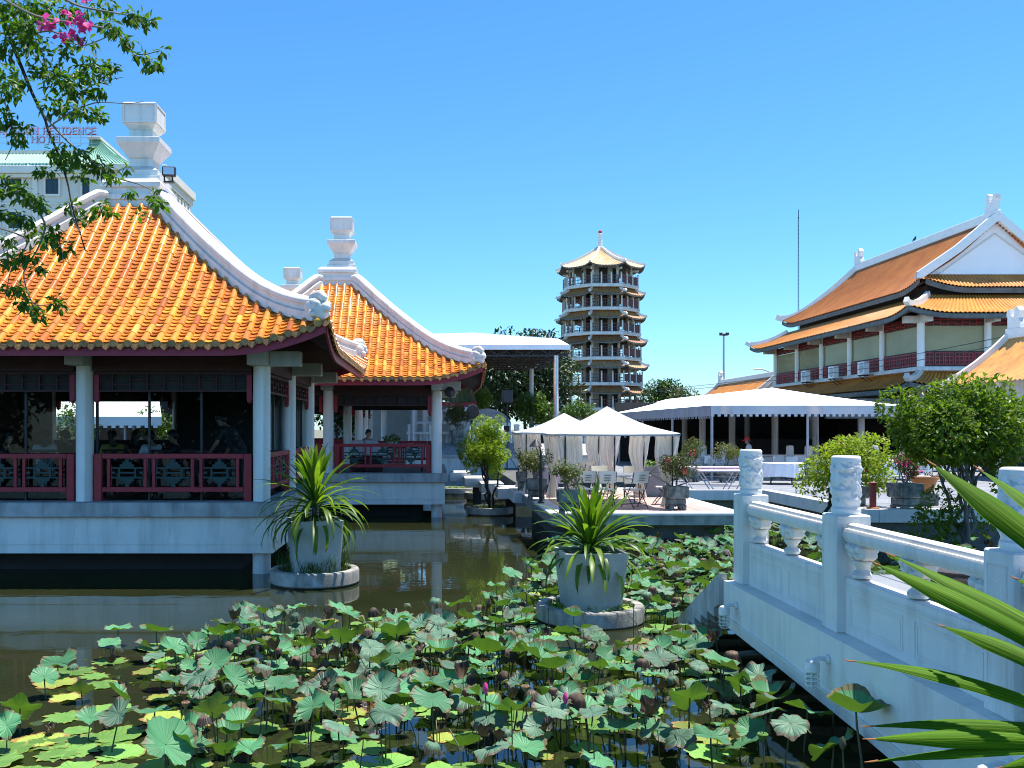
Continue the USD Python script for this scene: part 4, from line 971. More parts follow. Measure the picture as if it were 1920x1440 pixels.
for y, wh in ((66.2, 'farthest along the hall'), (61.6, 'middle one'), (57.3, 'nearest the hall corner')):
    a = thing('air_conditioner', f'white air conditioning unit on the hall ledge, {wh}', 'air conditioner', (HX - .75, y, 6.02), group='air conditioning units on the hall ledge')
    m = MB(); m.box((0, 0, .42), (.34, .86, .78), 0, .02); part('casing', m, LOOK['chair_white'], a)
    R = np.array([[0, 0, -1], [0, 1, 0], [1, 0, 0.0]])
    m = MB(); m.lathe([(.28, 0), (.30, .012), (.30, .03), (.27, .035)], (0, 0, 0), 24); part('fan_ring', m.xf(R, (-.165, -.10, .42)), LOOK['grey_metal'], a)
    m = MB(); m.lathe([(.26, 0), (.0, .004)], (0, 0, 0), 20); part('fan_opening', m.xf(R, (-.174, -.10, .42)), LOOK['black_metal'], a)
    m = MB()
    for k in range(6): m.bar((-.20, -.10 + .26 * math.cos(k * PI / 6), .42 + .26 * math.sin(k * PI / 6)), (-.20, -.10 - .26 * math.cos(k * PI / 6), .42 - .26 * math.sin(k * PI / 6)), .012, .012)
    part('fan_grille', m, LOOK['grey_metal'], a)
    m = MB(); m.bar((-.2, -.3, 0), (.5, -.3, 0), .05, .05); m.bar((-.2, .3, 0), (.5, .3, 0), .05, .05); m.bar((-.15, -.3, 0), (.45, -.3, -.4), .04, .04); m.bar((-.15, .3, 0), (.45, .3, -.4), .04, .04); part('support', m, LOOK['dark_frame'], a)

# ---------------------------------------------------------------- annexes with small tiled roofs
def annex(label, X, Ya, Yb, zr, run, drop, fin_at, wall_to=.8, cols=26):
    t = thing('annex', label, 'building'); q = MB()
    slope(q, (X - run, Yb, zr - drop), (0, Ya - Yb, 0), (run, 0, drop), None, cols, 0, 0, 8, .05, .15); part('roof_slope', q, LOOK['far_tile'], t)
    q = MB(); slope(q, (X + run, Ya, zr - drop), (0, Yb - Ya, 0), (-run, 0, drop), None, cols, 0, 0, 8, .05, .15); part('roof_slope', q, LOOK['far_tile'], t)
    q = MB(); q.bx(X - .14, X + .14, Ya - .1, Yb + .1, zr - .05, zr + .38, .03); part('roof_ridge', q, LOOK['clean_white'], t)
    for y in (Ya, Yb):
        for s in (-1, 1):
            part('verge_ridge', MB().sweep([(X + s * run * f, y, zr - drop * f - .15 * drop * 2 * f * (1 - f) + .06) for f in (0, .25, .5, .75, 1.04)], [(-.13, -.15), (.13, -.15), (.11, .18), (-.11, .18)]), LOOK['clean_white'], t)
    q = MB(); w = run * .75; q.prism([(X - w, Ya + .3), (X + w, Ya + .3), (X + w, Yb - .3), (X - w, Yb - .3)], wall_to, zr - drop + .1); part('wall', q, LOOK['old_white'], t)
    for y in (Ya + .3, Yb - .3):
        q = MB(); q.plate([(-w, 0), (w, 0), (0, drop * w / run)], ((X, y + .1, zr - drop + .1), (1, 0, 0), (0, 0, 1)), .2); part('gable', q, LOOK['clean_white'], t)
    for y, s in fin_at: ridge_fin(y, s, t, X, zr + .3, .85)
    return t
annex('low orange roofed annex behind the white marquee, beside the lamp pole', 26.8, 75.0, 90.0, 6.95, 2.2, 1.7, [(89.7, 1)], cols=44)
an = annex('near orange roofed building at the right edge behind the round tree', 24.0, 31.5, 40.0, 6.62, 2.6, 2.0, [(39.6, 1)], 3.9, 30)
for k in range(4):
    part('column', MB().lathe([(.16, .8), (.16, 4.7)], (21.9, 32.2 + 2.45 * k, 0), 14), LOOK['clean_white'], an, smooth=40)
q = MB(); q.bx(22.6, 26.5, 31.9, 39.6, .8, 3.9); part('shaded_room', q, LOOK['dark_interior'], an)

# ---------------------------------------------------------------- hotel behind at left
HTY = 85.0
ht = thing('hotel', 'cream hotel with pale green metal mansard roof behind the trees at left', 'building')
def hx(px, Y=HTY): return (px - CX) / FPX * Y
def hz(py, Y=HTY): return EYE - (py - CY) / FPX * Y
xa, xb, xr = hx(-260), hx(172), hx(246)
q = MB(); q.bx(xa, xb, HTY, HTY + 18, -.5, hz(322)); part('wall', q, LOOK['cream_wall'], ht)
q = MB(); q.bx(xb + .01, xr, HTY - .6, HTY + 21, -.5, hz(322)); part('tower_wall', q, LOOK['cream_wall'], ht)
q = MB(); q.bx(xa, xb - .02, HTY - .55, HTY, hz(327), hz(313), .03); q.bx(xa, xb - .02, HTY - .35, HTY, hz(334), hz(327.2), .03); part('cornice', q, LOOK['cream_trim'], ht)
q = MB(); q.bx(xb - .5, xr + .5, HTY - 1.1, HTY - .605, hz(324), hz(313), .03); q.bx(xr + .002, xr + .5, HTY - .6, HTY + 21, hz(324), hz(313), .03); part('tower_cornice', q, LOOK['cream_trim'], ht)
def corrugated(q, rows, n=6, amp=.05):
    """rows: (left point, right point) from eave to top"""
    L = np.linalg.norm(np.subtract(rows[0][1], rows[0][0])); k = int(L / .30) * n
    P = []
    for a, b in rows:
        a, b = np.asarray(a, float), np.asarray(b, float)
        P.append([a + (b - a) * i / k + np.array([0, -amp, amp * .5]) * (1 if i % n < 2 else 0) for i in range(k + 1)])
    return q.grid(np.array(P))
q = MB(); corrugated(q, [((xa, HTY - .4, hz(313)), (xb + .5, HTY - .4, hz(313))), ((xa, HTY + .9, hz(293)), (xb + .5, HTY + .9, hz(293))), ((xa, HTY + 2.0, hz(276) ), (xb + .5, HTY + 2.0, hz(276)))]); part('mansard_roof', q, LOOK['green_metal'], ht)
q = MB(); q.bx(xa, xb + 1, HTY + 1.9, HTY + 10, hz(276.5), hz(270)); part('roof_kerb', q, LOOK['cream_trim'], ht)
# curved corner mansard
zs = [(313, 0), (300, .45), (288, .85), (275, 1.15), (262, 1.42), (257, 1.5)]
q = MB(); corrugated(q, [((xb - .45, HTY - 1.0 + d * 1.2, hz(y)), (xr + .4 - d * 2.3, HTY - 1.0 + d * 1.2, hz(y))) for y, d in zs]); part('corner_mansard', q, LOOK['green_metal'], ht)
q = MB(); q.grid(np.array([[(xr + .4 - d * 2.3, HTY - 1.0 + d * 1.2, hz(y)), (xr + .4 - d * 2.3, HTY + 14, hz(y))] for y, d in zs])); part('corner_mansard', q, LOOK['green_metal'], ht)
q = MB(); q.bx(xb - .6, xr - 2.9, HTY + .5, HTY + 13, hz(257.5), hz(252), .03); part('roof_kerb', q, LOOK['cream_trim'], ht)
# long wing behind, its cornice running away from the viewer
q = MB(); q.bx(xr - 14, xr, HTY + 10.0, HTY + 20.8, 20, 28.3); part('rear_wing', q, LOOK['cream_wall'], ht)
q = MB(); q.bx(xr + .02, xr + .45, HTY + 9.5, HTY + 21.3, 28.0, 28.85, .04); q.bx(xr + .02, xr + .22, HTY + 9.8, HTY + 21, 27.3, 27.99, .04); part('rear_cornice', q, LOOK['cream_trim'], ht)
for k in range(8): q = MB(); q.bx(xr + .02, xr + .12, HTY + 10.2 + k * 1.35, HTY + 10.8 + k * 1.35, 25.2, 27.2); part('rear_pilaster', q, LOOK['cream_trim'], ht)
def window(px0, px1, py0, py1, split=2, y=HTY, curtain='grey_metal'):
    a, b, z0, z1 = hx(px0, y), hx(px1, y), hz(py1, y), hz(py0, y)
    q = MB(); q.bx(a - .18, b + .18, y - .10, y - .002, z0 - .22, z0 - .005); q.bx(a - .18, b + .18, y - .10, y - .002, z1 + .005, z1 + .18); q.bx(a - .18, a - .005, y - .10, y - .002, z0 - .004, z1 + .004); q.bx(b + .005, b + .18, y - .10, y - .002, z0 - .004, z1 + .004)
    s = part('window_surround', q, LOOK['cream_trim'], ht)
    q = MB(); f = .07
    q.bx(a, b, y - .06, y - .004, z0, z0 + f); q.bx(a, b, y - .06, y - .004, z1 - f, z1)
    for i in range(split + 1):
        c = a + (b - a) * i / split; c = min(max(c, a + f / 2), b - f / 2); q.bx(c - f / 2, c + f / 2, y - .06, y - .004, z0 + f + .001, z1 - f - .001)
    part('window_frame', q, LOOK['dark_frame'], s)
    q = MB(); q.bx(a + .02, b - .02, y - .03, y - .02, z0 + .02, z1 - .02); part('window_pane', q, LOOK['dark_glass'], s)
    q = MB(); q.bx(a + .02, b - .02, y - .018, y - .0105, z0 + .02, z1 - .02); part('curtain', q, LOOK['grey_metal'], s)
for r, (ya, yb) in enumerate(((335, 364), (398, 428), (462, 492))):
    for a in (17, 86, -52, -121):
        window(a, a + 24, ya, yb)
window(155, 203, 334, 386, 4); window(155, 203, 402, 450, 4)
for k in (66, -3, -72, -140):
    q = MB(); q.bx(hx(k - 5), hx(k + 5), HTY - .09, HTY - .001, 0, hz(334.5)); part('pilaster', q, LOOK['cream_trim'], ht)
q = MB(); q.bx(xa, xb - .02, HTY - .07, HTY - .002, hz(383.5), hz(381)); part('string_course', q, LOOK['cream_trim'], ht)
# rooftop lettering
sg = thing('rooftop_sign', 'red outlined rooftop lettering naming the hotel above the green roof', 'sign', (0, HTY, 0))
def letters(text, px0, px1, pyb, h):
    raw = [(c, meshkit.text_mesh(c, 1.0, .1, True) if c != ' ' else None) for c in text]
    w = [(m.bounds[1][0] - m.bounds[0][0]) if m is not None else .42 for _, m in raw]
    gap = .16; tot = sum(w) + gap * (len(w) - 1); span = hx(px1) - hx(px0); kx = span / tot; x = hx(px0); z = hz(pyb)
    for (c, m), ww in zip(raw, w):
        if m is not None:
            v = np.array(m.vertices) - (m.bounds[0][0], 0, 0)
            big = np.stack([x + v[:, 0] * kx, .12 - v[:, 2] * 1.2, z + v[:, 1] * h], -1)
            L = part('letter_' + c.lower(), trimesh.Trimesh(big, m.faces, process=False), LOOK['sign_red'], sg)
            n = meshkit.text_mesh(c, 1.0, .1, False); nv = np.array(n.vertices); cw = n.bounds[1][0] - n.bounds[0][0]
            sx = .90 * ww / max(cw, .05); u = (nv[:, 0] - n.bounds[0][0]) * min(sx, 1.0); u = u + (ww - u.max()) / 2
            thin = np.stack([x + u * kx, -.012 - nv[:, 2] * .25, z + (nv[:, 1] * .93 + .035) * h], -1)
            part('letter_face', trimesh.Trimesh(thin, n.faces, process=False), LOOK['sign_pale'], L)
        x += (ww + gap) * kx
letters('JACKSON RESIDENCE', -14, 180, 252.0, .66)
letters('HOTEL', 59, 118, 267.5, .60)
q = MB()
for px in range(-10, 190, 20): q.bar((hx(px), .2, hz(272)), (hx(px), .2, hz(236)), .04, .04)
for py in (240, 251, 257, 267): q.bar((hx(-14), .22, hz(py)), (hx(182), .22, hz(py)), .035, .035)
part('sign_frame', q, LOOK['grey_metal'], sg)
ae = thing('roof_aerial', 'thin pale lightning rod rising beside the hotel corner roof', 'aerial', (hx(239), HTY + 2, 0)); part('rod', MB().tube([(0, 0, hz(320)), (0, 0, hz(242))], [.05, .025], 6), LOOK['grey_metal'], ae); part('rod_tip', MB().lathe([(.02, hz(243)), (.07, hz(242.4)), (0, hz(241))], (0, 0, 0), 8), LOOK['grey_metal'], ae)

# ---------------------------------------------------------------- open stage roof on trusses
cr = thing('truss_canopy', 'white sheet metal canopy on black trusses and tall posts before the pagoda', 'canopy')
X0, X1, Ya, Yr, Yb = -1.2, 6.55, 46.0, 52.0, 57.5
q = MB(); corrugated(q, [((X0, Ya, 6.82), (X1, Ya, 6.82)), ((X0, (Ya + Yr) / 2, 7.42), (X1 - .2, (Ya + Yr) / 2, 7.42)), ((X0, Yr, 7.95), (X1 - 4.4, Yr, 8.02))], 6, .03); part('roof_sheet', q, LOOK['canvas_white'], cr)
q = MB(); corrugated(q, [((X0, Yb, 6.75), (X1, Yb, 6.75)), ((X0, Yr, 7.95), (X1 - 4.4, Yr, 8.0))], 6, .03); part('roof_sheet', q, LOOK['canvas_white'], cr)
q = MB(); q.add([(X1, Ya, 6.82), (X1, Yb, 6.75), (X1 - 4.4, Yr, 8.0)], [(0, 1, 2)]); part('roof_sheet', q, LOOK['canvas_white'], cr)
q = MB(); q.add([(X0, Ya + .05, 6.76), (X1 - .1, Ya + .05, 6.76), (X1 - 4.4, Yr, 7.9), (X0, Yr, 7.9), (X0, Yb - .05, 6.7), (X1 - .1, Yb - .05, 6.7)], [(0, 1, 2, 3), (3, 2, 5, 4), (1, 5, 2, 2)]); part('roof_lining', q, LOOK['dark_frame'], cr)  # dark sheet added under the roof, paints its underside as shaded
q = MB(); q.bx(X0, X1, Ya - .06, Ya - .02, 6.62, 6.86); part('gutter', q, LOOK['canvas_white'], cr)
for y in np.linspace(Ya + .1, Yb - .1, 7):
    q = MB(); zt = 6.75 + (1.15 * (1 - abs(y - Yr) / 6)); q.bar((X0, y, 6.35), (X1 - .1, y, 6.35), .08, .08); q.bar((X0, y, 6.72), (X1 - .1, y, 6.72), .07, .07)
    xs = np.arange(X0, X1 - .3, .62)
    for i, x in enumerate(xs): q.bar((x, y, 6.35 if i % 2 else 6.72), (min(x + .62, X1 - .1), y, 6.72 if i % 2 else 6.35), .04, .04)
    part('truss', q, LOOK['black_metal'], cr)
for x in np.linspace(X0 + 1, X1 - .15, 9):
    q = MB(); q.bar((x, Ya, 6.42), (x, Yb, 6.42), .06, .06); q.bar((x, Ya, 6.72), (x, Yb, 6.7), .06, .06)
    ys = np.arange(Ya, Yb, .7)
    for i, y in enumerate(ys): q.bar((x, y, 6.42 if i % 2 else 6.7), (x, min(y + .7, Yb), 6.7 if i % 2 else 6.42), .035, .035)
    part('truss', q, LOOK['black_metal'], cr)
for x, y in ((5.88, 46.1), (5.72, 56.0), (-1.0, 46.1), (-1.0, 56)):
    q = MB(); q.lathe([(.20, .0), (.20, .9), (.12, .95), (.12, 6.35)], (x, y, 0), 14); part('post', q, LOOK['steel'] if x > 0 and y < 50 else LOOK['grey_metal'], cr, smooth=40)

# ---------------------------------------------------------------- low walls and bits across the pond
wl = thing('pond_wall', 'low bluish white garden wall with sloping ledge across the pond', 'wall')
q = MB(); q.bx(-1.4, 8.5, 48.0, 48.4, -.6, 1.52); part('wall_face', q, LOOK['white_paint'], wl)
q = MB(); q.bx(-1.4, 8.5, 47.9, 48.0, .0, .55); part('wall_foot', q, LOOK['concrete'], wl)
q = MB(); q.add([(-1.4, 47.95, 1.52), (8.5, 47.95, 1.52), (8.5, 49.6, 2.10), (-1.4, 49.6, 2.10), (-1.4, 47.95, 1.40), (8.5, 47.95, 1.40)], [(0, 1, 2, 3), (4, 5, 1, 0)]); part('ledge', q, LOOK['grey_white'], wl)
for i in range(28): q = MB(); x = -1.2 + i * .30; q.bar((x, 48.05, 1.56), (x + .35, 49.5, 2.085), .03, .03); part('ledge_groove', q, LOOK['concrete'], wl)
q = MB(); q.bx(-1.4, 8.5, 49.6, 49.8, 1.8, 2.10); q.bx(-1.4, 8.5, 49.55, 49.85, 2.55, 2.68, .01); part('parapet', q, LOOK['white_paint'], wl)
for i in range(9): q = MB(); x = -1.2 + i * 1.1; q.box((x, 49.7, 2.52), (.26, .24, 1.1), 0, .02); q.box((x, 49.7, 3.0), (.30, .28, .05)); part('post', q, LOOK['clean_white'], wl)
for i in range(28): q = MB(); x = -1.0 + i * .34; q.lathe([(.05, 2.1), (.09, 2.25), (.05, 2.4), (.07, 2.55)], (x, 49.7, 0), 8); part('baluster', q, LOOK['white_paint'], wl, smooth=40)
aw = thing('curved_awning', 'grey barrel awning with scalloped edge across the pond', 'awning', (1.98 + .9, 52.0, 0))
q = MB(); R = 1.42; ang = np.linspace(PI * .16, PI * .84, 19)
arc = [(R * math.cos(a) * 1.02, R * math.sin(a)) for a in ang]; zb = 3.18 - R * math.sin(ang[0])
q.grid(np.array([[(x, y, zb + z) for x, z in arc] for y in (-.6, 1.6)])); aw_c = part('canopy_top', q, LOOK['canvas_white'], aw, smooth=True)
q = MB(); q.plate(arc + [(arc[-1][0], arc[-1][1] - .02), (arc[0][0], arc[0][1] - .02)], ((0, -.57, zb), (1, 0, 0), (0, 0, 1)), .02); part('front_panel', q, LOOK['canvas_grey'], aw)
q = MB(); xs = np.linspace(arc[-1][0], arc[0][0], 13)
for a, b in zip(xs[:-1], xs[1:]): q.plate([(a, 3.16), (b, 3.16), (b, 3.05), ((a + b) / 2 + .05, 2.98), ((a + b) / 2 - .05, 2.98), (a, 3.05)][::-1], ((0, -.61, 0), (1, 0, 0), (0, 0, 1)), .01)
part('valance', q, LOOK['canvas_white'], aw)
for s in (0, -1): q = MB(); q.bar((arc[s][0] * .97, -.5, .9), (arc[s][0] * .97, -.5, 3.15), .07, .07); part('leg', q, LOOK['chair_white'], aw)
ar = thing('white_arch', 'white arched frame with slanted leg behind the second pavilion', 'arch', (.75, 51.0, 0))
q = MB(); pts = [(-.6 + 1.35 * (1 - math.cos(a)) , 0, 2.9 + 1.05 * math.sin(a)) for a in np.linspace(.25, PI * .62, 12)] + [(1.15, 0, 3.15)]
part('arch_rib', MB().sweep([(-.35, 0, 3.2), (-.30, 0, 3.7), (-.05, 0, 3.85), (.35, 0, 3.72), (.75, 0, 3.45), (1.1, 0, 3.12)], [(-.10, -.08), (.10, -.08), (.10, .08), (-.10, .08)]), LOOK['clean_white'], ar)
q = MB(); q.bar((-1.6, 0, 3.16), (1.1, 0, 3.16), .16, .12); part('cross_beam', q, LOOK['clean_white'], ar)
q = MB(); q.bar((1.1, 0, 3.12), (.72, 0, .9), .2, .22, (0, 1, 0)); part('slanted_leg', q, LOOK['clean_white'], ar)
q = MB(); q.bar((-.38, 0, 3.2), (-.45, 0, .9), .16, .16, (0, 1, 0)); part('leg', q, LOOK['clean_white'], ar)
rs = thing('round_sign', 'round black drum sign with pale metal rim near the awning', 'sign', (at(884, 773, 50)[0], 50, at(884, 773, 50)[2]), .5)
RX90 = np.array([[1, 0, 0], [0, 0, -1], [0, 1, 0.0]])
q = MB(); q.lathe([(.40, -.12), (.40, .12)], (0, 0, 0), 32); part('drum_rim', q.xf(RX90), LOOK['steel'], rs, smooth=40)
q = MB(); q.lathe([(.36, .121), (.39, .125), (.39, .13), (0, .131)], (0, 0, 0), 32); part('sign_face', q.xf(RX90), LOOK['black_metal'], rs)
q = MB(); q.bar((0, 0, -.4), (0, 0, -2.0), .08, .08); part('sign_post', q, LOOK['black_metal'], rs)
sp = thing('loudspeaker', 'black loudspeaker box raised on a stand before the dark trees', 'speaker', (at(951, 743, 47)[0], 47, .9))
z = at(951, 743, 47)[2] - .9
q = MB(); q.box((0, 0, z), (.50, .42, .62), .1, .02); part('cabinet', q, LOOK['black_metal'], sp)
q = MB(); q.box((.021, -.214, z), (.44, .012, .56), .1); part('grille', q, LOOK['dark_frame'], sp)
q = MB(); q.tube([(0, 0, 0), (0, 0, z - .31)], .025, 8); part('pole', q, LOOK['black_metal'], sp)
for k in range(3): q = MB(); a = k * 2.1 + .3; q.tube([(0, 0, .75), (.5 * math.cos(a), .5 * math.sin(a), .01)], .015, 6); part('leg', q, LOOK['black_metal'], sp)
lb = thing('loud_hailer', 'dark wall speaker bracketed to the right column of the second pavilion', 'speaker', at(843, 735, 30.6))
q = MB(); q.lathe([(.08, -.12), (.16, -.05), (.17, .08), (.05, .12)], (0, 0, 0), 16); part('housing', q.xf(RX90), LOOK['black_metal'], lb, smooth=40)
q = MB(); q.lathe([(.02, -.02), (.12, .0), (.13, .22), (.02, .26)], (.02, .1, -.52), 14); part('lantern_glass', q, LOOK['clear_glass'], lb, smooth=40)
q = MB(); q.bar((-.3, .3, .05), (0, .05, .05), .03, .03); q.bar((.02, .1, -.1), (.02, .1, -.26), .03, .03); part('bracket', q, LOOK['black_metal'], lb)
# green roofed pavilion seen through the second pavilion
gpv = thing('green_pavilion', 'green tiled pavilion with maroon curved eave seen through the second pavilion', 'pavilion', (-1.55, 55, 0))
q = MB(); Pg = slope(q, (-5, -2.6, 4.15), (5.9, 0, 0), (0, 3, 1.9), None, 22, .0, .55, 6, .05, .15, None, .6, .9); part('roof_slope', q, LOOK['green_tile'], gpv)
q = MB(); q.grid(np.array([[Pg(a, 0, dz) for a in np.linspace(0, 1, 31)] for dz in (-.24, -.01)])); part('eave_board', q, LOOK['maroon'], gpv)
q = MB(); Ph = slope(q, (.9, -2.6, 4.15), (3.0, 0, 0), (0, 3, 1.9), None, 11, .55, .2, 6, .05, .15, None, .3, .3); part('roof_slope', q, LOOK['green_tile'], gpv)
q = MB(); q.grid(np.array([[Ph(a, 0, dz) for a in np.linspace(0, 1, 21)] for dz in (-.24, -.01)])); part('eave_board', q, LOOK['maroon'], gpv)
for x in (-4.2, -1.2, .5, 1.1, 3.4): part('column', MB().lathe([(.16, .8), (.16, 4.2)], (x, -1.9, 0), 14), LOOK['clean_white'], gpv, smooth=40)
for x in (-4.0, -1.0, 1.3):
    q = MB(); q.bx(x, x + 2.1, -2.0, -1.9, 1.75, 1.85); q.bx(x, x + 2.1, -2.0, -1.9, .95, 1.05)
    for k in range(8): q.bx(x + k * .29, x + k * .29 + .05, -1.98, -1.92, 1.05, 1.75)
    part('railing', q, LOOK['red_rail'], gpv)
q = MB(); q.bx(-4.5, 3.6, 1.5, 1.7, .8, 4.4); part('back_wall', q, LOOK['grey_white'], gpv)
fb = thing('orange_fowl_lantern', 'small orange bird-shaped lantern on a thin post by the far wall', 'lantern', (at(968, 812, 47)[0], 47.0, at(968, 812, 47)[2]))
q = MB(); q.lathe([(.03, -.16), (.16, -.10), (.20, .02), (.10, .08)], (0, 0, 0), 14); part('shade', q, LOOK['orange_clay'], fb, smooth=40)
q = MB(); q.bar((0, 0, -.16), (0, 0, -1.0), .04, .04); part('post', q, LOOK['black_metal'], fb)

# ---------------------------------------------------------------- white marquee over the terrace
mq = thing('marquee', 'large white canvas marquee with grey scalloped valance over the terrace', 'marquee')
MX0, MX1, MY0, MY1, MZ = 10.4, 17.6, 36.0, 60.0, 3.72
ridge0, ridge1 = np.array([14.1, 40.0, 4.55]), np.array([14.1, 58.0, 4.62])
def sagsheet(a, b, c, d, sag, n=14):
    P = []
    for i in np.linspace(0, 1, n):
        row = []
        for j in np.linspace(0, 1, n):
            p = (1 - j) * ((1 - i) * a + i * b) + j * ((1 - i) * d + i * c); row.append(p - np.array([0, 0, sag * 4 * j * (1 - j) * (.6 + .4 * math.sin(i * 9) ** 2)]))
        P.append(row)
    return MB().grid(np.array(P))
A, B, C_, D = np.array([MX0, MY0, MZ]), np.array([MX1, MY0, MZ]), np.array([MX1, MY1, MZ]), np.array([MX0, MY1, MZ])
part('front_sheet', sagsheet(A, B, ridge0 + (.01, 0, 0), ridge0, .05), LOOK['canvas_white'], mq, smooth=True)
part('left_sheet', sagsheet(D, A, ridge0, ridge1, .08), LOOK['canvas_white'], mq, smooth=True)
part('right_sheet', sagsheet(B, C_, ridge1, ridge0, .08), LOOK['canvas_white'], mq, smooth=True)
def valance(q, a, b, z0, h, n, wave=.03):
    """a hanging strip with square notches along its lower edge"""
    a, b = np.asarray(a, float), np.asarray(b, float); L = np.linalg.norm(b - a); d = (b - a) / L; o = np.array([d[1], -d[0], 0]); k = n * 4
    for row, (f0, f1) in enumerate(((0, 1),)):
        top, low = [], []
        for i in range(k + 1):
            s = i / k; off = o * wave * math.sin(s * L * 2.1) * (1 + .5 * math.sin(s * L * 5.3)); p = a + (b - a) * s
            top.append(p + (0, 0, z0)); low.append(p + off + (0, 0, z0 - h))
        q.grid(np.array([low, top]))
        for i in range(0, k, 4):
            p0, p1 = low[i], low[i + 2]; q.add([p0, p1, p1 - (0, 0, .09), p0 - (0, 0, .09)], [(0, 1, 2, 3)])
    return q
part('front_valance', valance(MB(), (MX0, MY0, 0), (MX1, MY0, 0), MZ, .33, 30, .05), LOOK['valance_grey'], mq)
part('side_valance', valance(MB(), (MX0, MY1, 0), (MX0, MY0, 0), MZ, .40, 70), LOOK['canvas_grey'], mq)  # greyer than the front one: shade of this side painted in
for x, y in ((MX0 + .05, MY0 + .05), (MX1 - .05, MY0 + .05), (MX0 + .05, 42), (MX0 + .05, 48), (MX0 + .05, 54), (14.1, 36.2), (MX1, 44)):
    part('pole', MB().tube([(x, y, TZ), (x, y, MZ - .02)], .05, 10), LOOK['grey_metal'], mq, smooth=40)
dh = thing('open_dining_hall', 'dark open ground floor dining room with grey columns behind the marquee', 'building')
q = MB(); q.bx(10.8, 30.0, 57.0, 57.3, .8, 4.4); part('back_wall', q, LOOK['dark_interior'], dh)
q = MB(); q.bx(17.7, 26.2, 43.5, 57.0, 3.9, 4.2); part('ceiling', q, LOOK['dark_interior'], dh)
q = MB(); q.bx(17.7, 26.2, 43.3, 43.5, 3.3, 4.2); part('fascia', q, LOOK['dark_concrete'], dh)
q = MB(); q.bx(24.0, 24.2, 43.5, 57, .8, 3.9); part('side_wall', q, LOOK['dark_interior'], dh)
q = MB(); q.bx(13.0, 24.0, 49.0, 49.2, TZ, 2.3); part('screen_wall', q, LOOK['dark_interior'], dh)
for x, y in ((12.6, 45), (14.3, 46), (16.0, 45), (17.9, 45), (19.6, 44), (21.5, 44), (13.6, 52), (17, 52), (20.5, 52), (23.3, 44)):
    part('column', MB().lathe([(.15, TZ), (.15, 4.1)], (x, y, 0), 12), LOOK['grey_white'], dh, smooth=40)

# ---------------------------------------------------------------- poles, mast, wires
fp = thing('floodlight_pole', 'tall thin pole topped with a cluster of stadium floodlights', 'lamp pole', (at(1357, 700, 110)[0], 110, 0))
part('pole', MB().tube([(0, 0, .8), (0, 0, at(1357, 628, 110)[2])], [.16, .10], 10), LOOK['grey_metal'], fp)
zt = at(1357, 628, 110)[2]
for k in (-1, 0, 1): q = MB(); q.box((k * .38, -.1, zt + .05 + .08 * abs(k)), (.32, .3, .30), .2 * k, .03); part('lamp_head', q, LOOK['dark_frame'], fp)
q = MB(); q.bar((-.5, 0, zt - .08), (.5, 0, zt - .08), .07, .07); part('cross_arm', q, LOOK['grey_metal'], fp)
mst = thing('radio_mast', 'very thin dark radio mast rising behind the hall roof', 'mast', (at(1497, 500, 130)[0], 130, 0))
zt = at(1494, 393, 130)[2]
q = MB()
for k in range(3): a = k * 2.094; q.tube([(.10 * math.cos(a), .10 * math.sin(a), .8), (.06 * math.cos(a), .06 * math.sin(a), zt - 1)], .020, 5)
part('lattice_legs', q, LOOK['dark_frame'], mst)
q = MB()
for i in range(40): z0 = 8 + i * (zt - 10) / 40; q.bar((-.07, .03, z0), (.07, .03, z0 + .35), .015, .015); q.bar((.07, .03, z0 + .35), (-.07, .03, z0 + .7), .015, .015)
part('lattice_braces', q, LOOK['dark_frame'], mst)
part('tip', MB().tube([(0, 0, zt - 1.2), (0, 0, zt)], .05, 6), LOOK['dark_frame'], mst)
sl = thing('street_light', 'grey street light arm reaching out beside the hall corner', 'street lamp', (at(1452, 700, 85)[0], 85, 0))
p = at(1427, 692, 85); z1 = at(1445, 697, 85)[2]; dx = p[0] - at(1452, 700, 85)[0]
part('mast_arm', MB().tube([(0, 0, .8), (0, 0, z1 - .3), (dx * .4, 0, z1), (dx, 0, p[2])], .06, 8), LOOK['grey_metal'], sl, smooth=40)
q = MB(); q.box((dx - .3, 0, p[2]), (.7, .22, .12), 0, .03); part('lamp_head', q, LOOK['grey_metal'], sl)
def wire(label, pts, r=.018):
    t = thing('overhead_cable', label, 'cable'); P = []
    for a, b in zip(pts[:-1], pts[1:]):
        for s in np.linspace(0, 1, 12)[:-1 if b is not pts[-1] else None]: P.append(a + (b - a) * s - np.array([0, 0, .4 * 4 * s * (1 - s) * .3]))
    part('strand', MB().tube(P, r, 5), LOOK['black_metal'], t)
wire('upper black cable crossing before the hall windows', [at(1215, 731, 80), at(1500, 699, 60), at(1925, 622, 42)])
wire('lower black cable sagging before the hall windows', [at(1215, 736, 80), at(1560, 699, 58), at(1925, 636, 42)])
br = thing('perched_bird', 'small black bird perched on the hall roof ridge', 'bird', (RX, 62.5, 14.98))
def blob(parts_, ref=.05, it=6):
    M = manifold3d.Manifold; k = M.batch_boolean([M.batch_hull([M.sphere(r, 14).translate(tuple(map(float, p))) for p, r in h]) for h in parts_], manifold3d.OpType.Add).refine_to_length(ref).to_mesh()
    t = trimesh.Trimesh(k.vert_properties[:, :3], k.tri_verts); trimesh.smoothing.filter_taubin(t, iterations=it); return t
part('body', blob([[((0, .12, .16), .05), ((0, -.06, .20), .08)], [((0, -.08, .22), .06), ((0, -.15, .31), .05)], [((0, .10, .16), .03), ((0, .30, .10), .02)], [((0, -.19, .31), .015), ((0, -.24, .30), .006)], [((.03, 0, .15), .012), ((.03, 0, .0), .01)], [((-.03, 0, .15), .012), ((-.03, 0, .0), .01)]], .03), LOOK['cloth_black'], br, smooth=True)
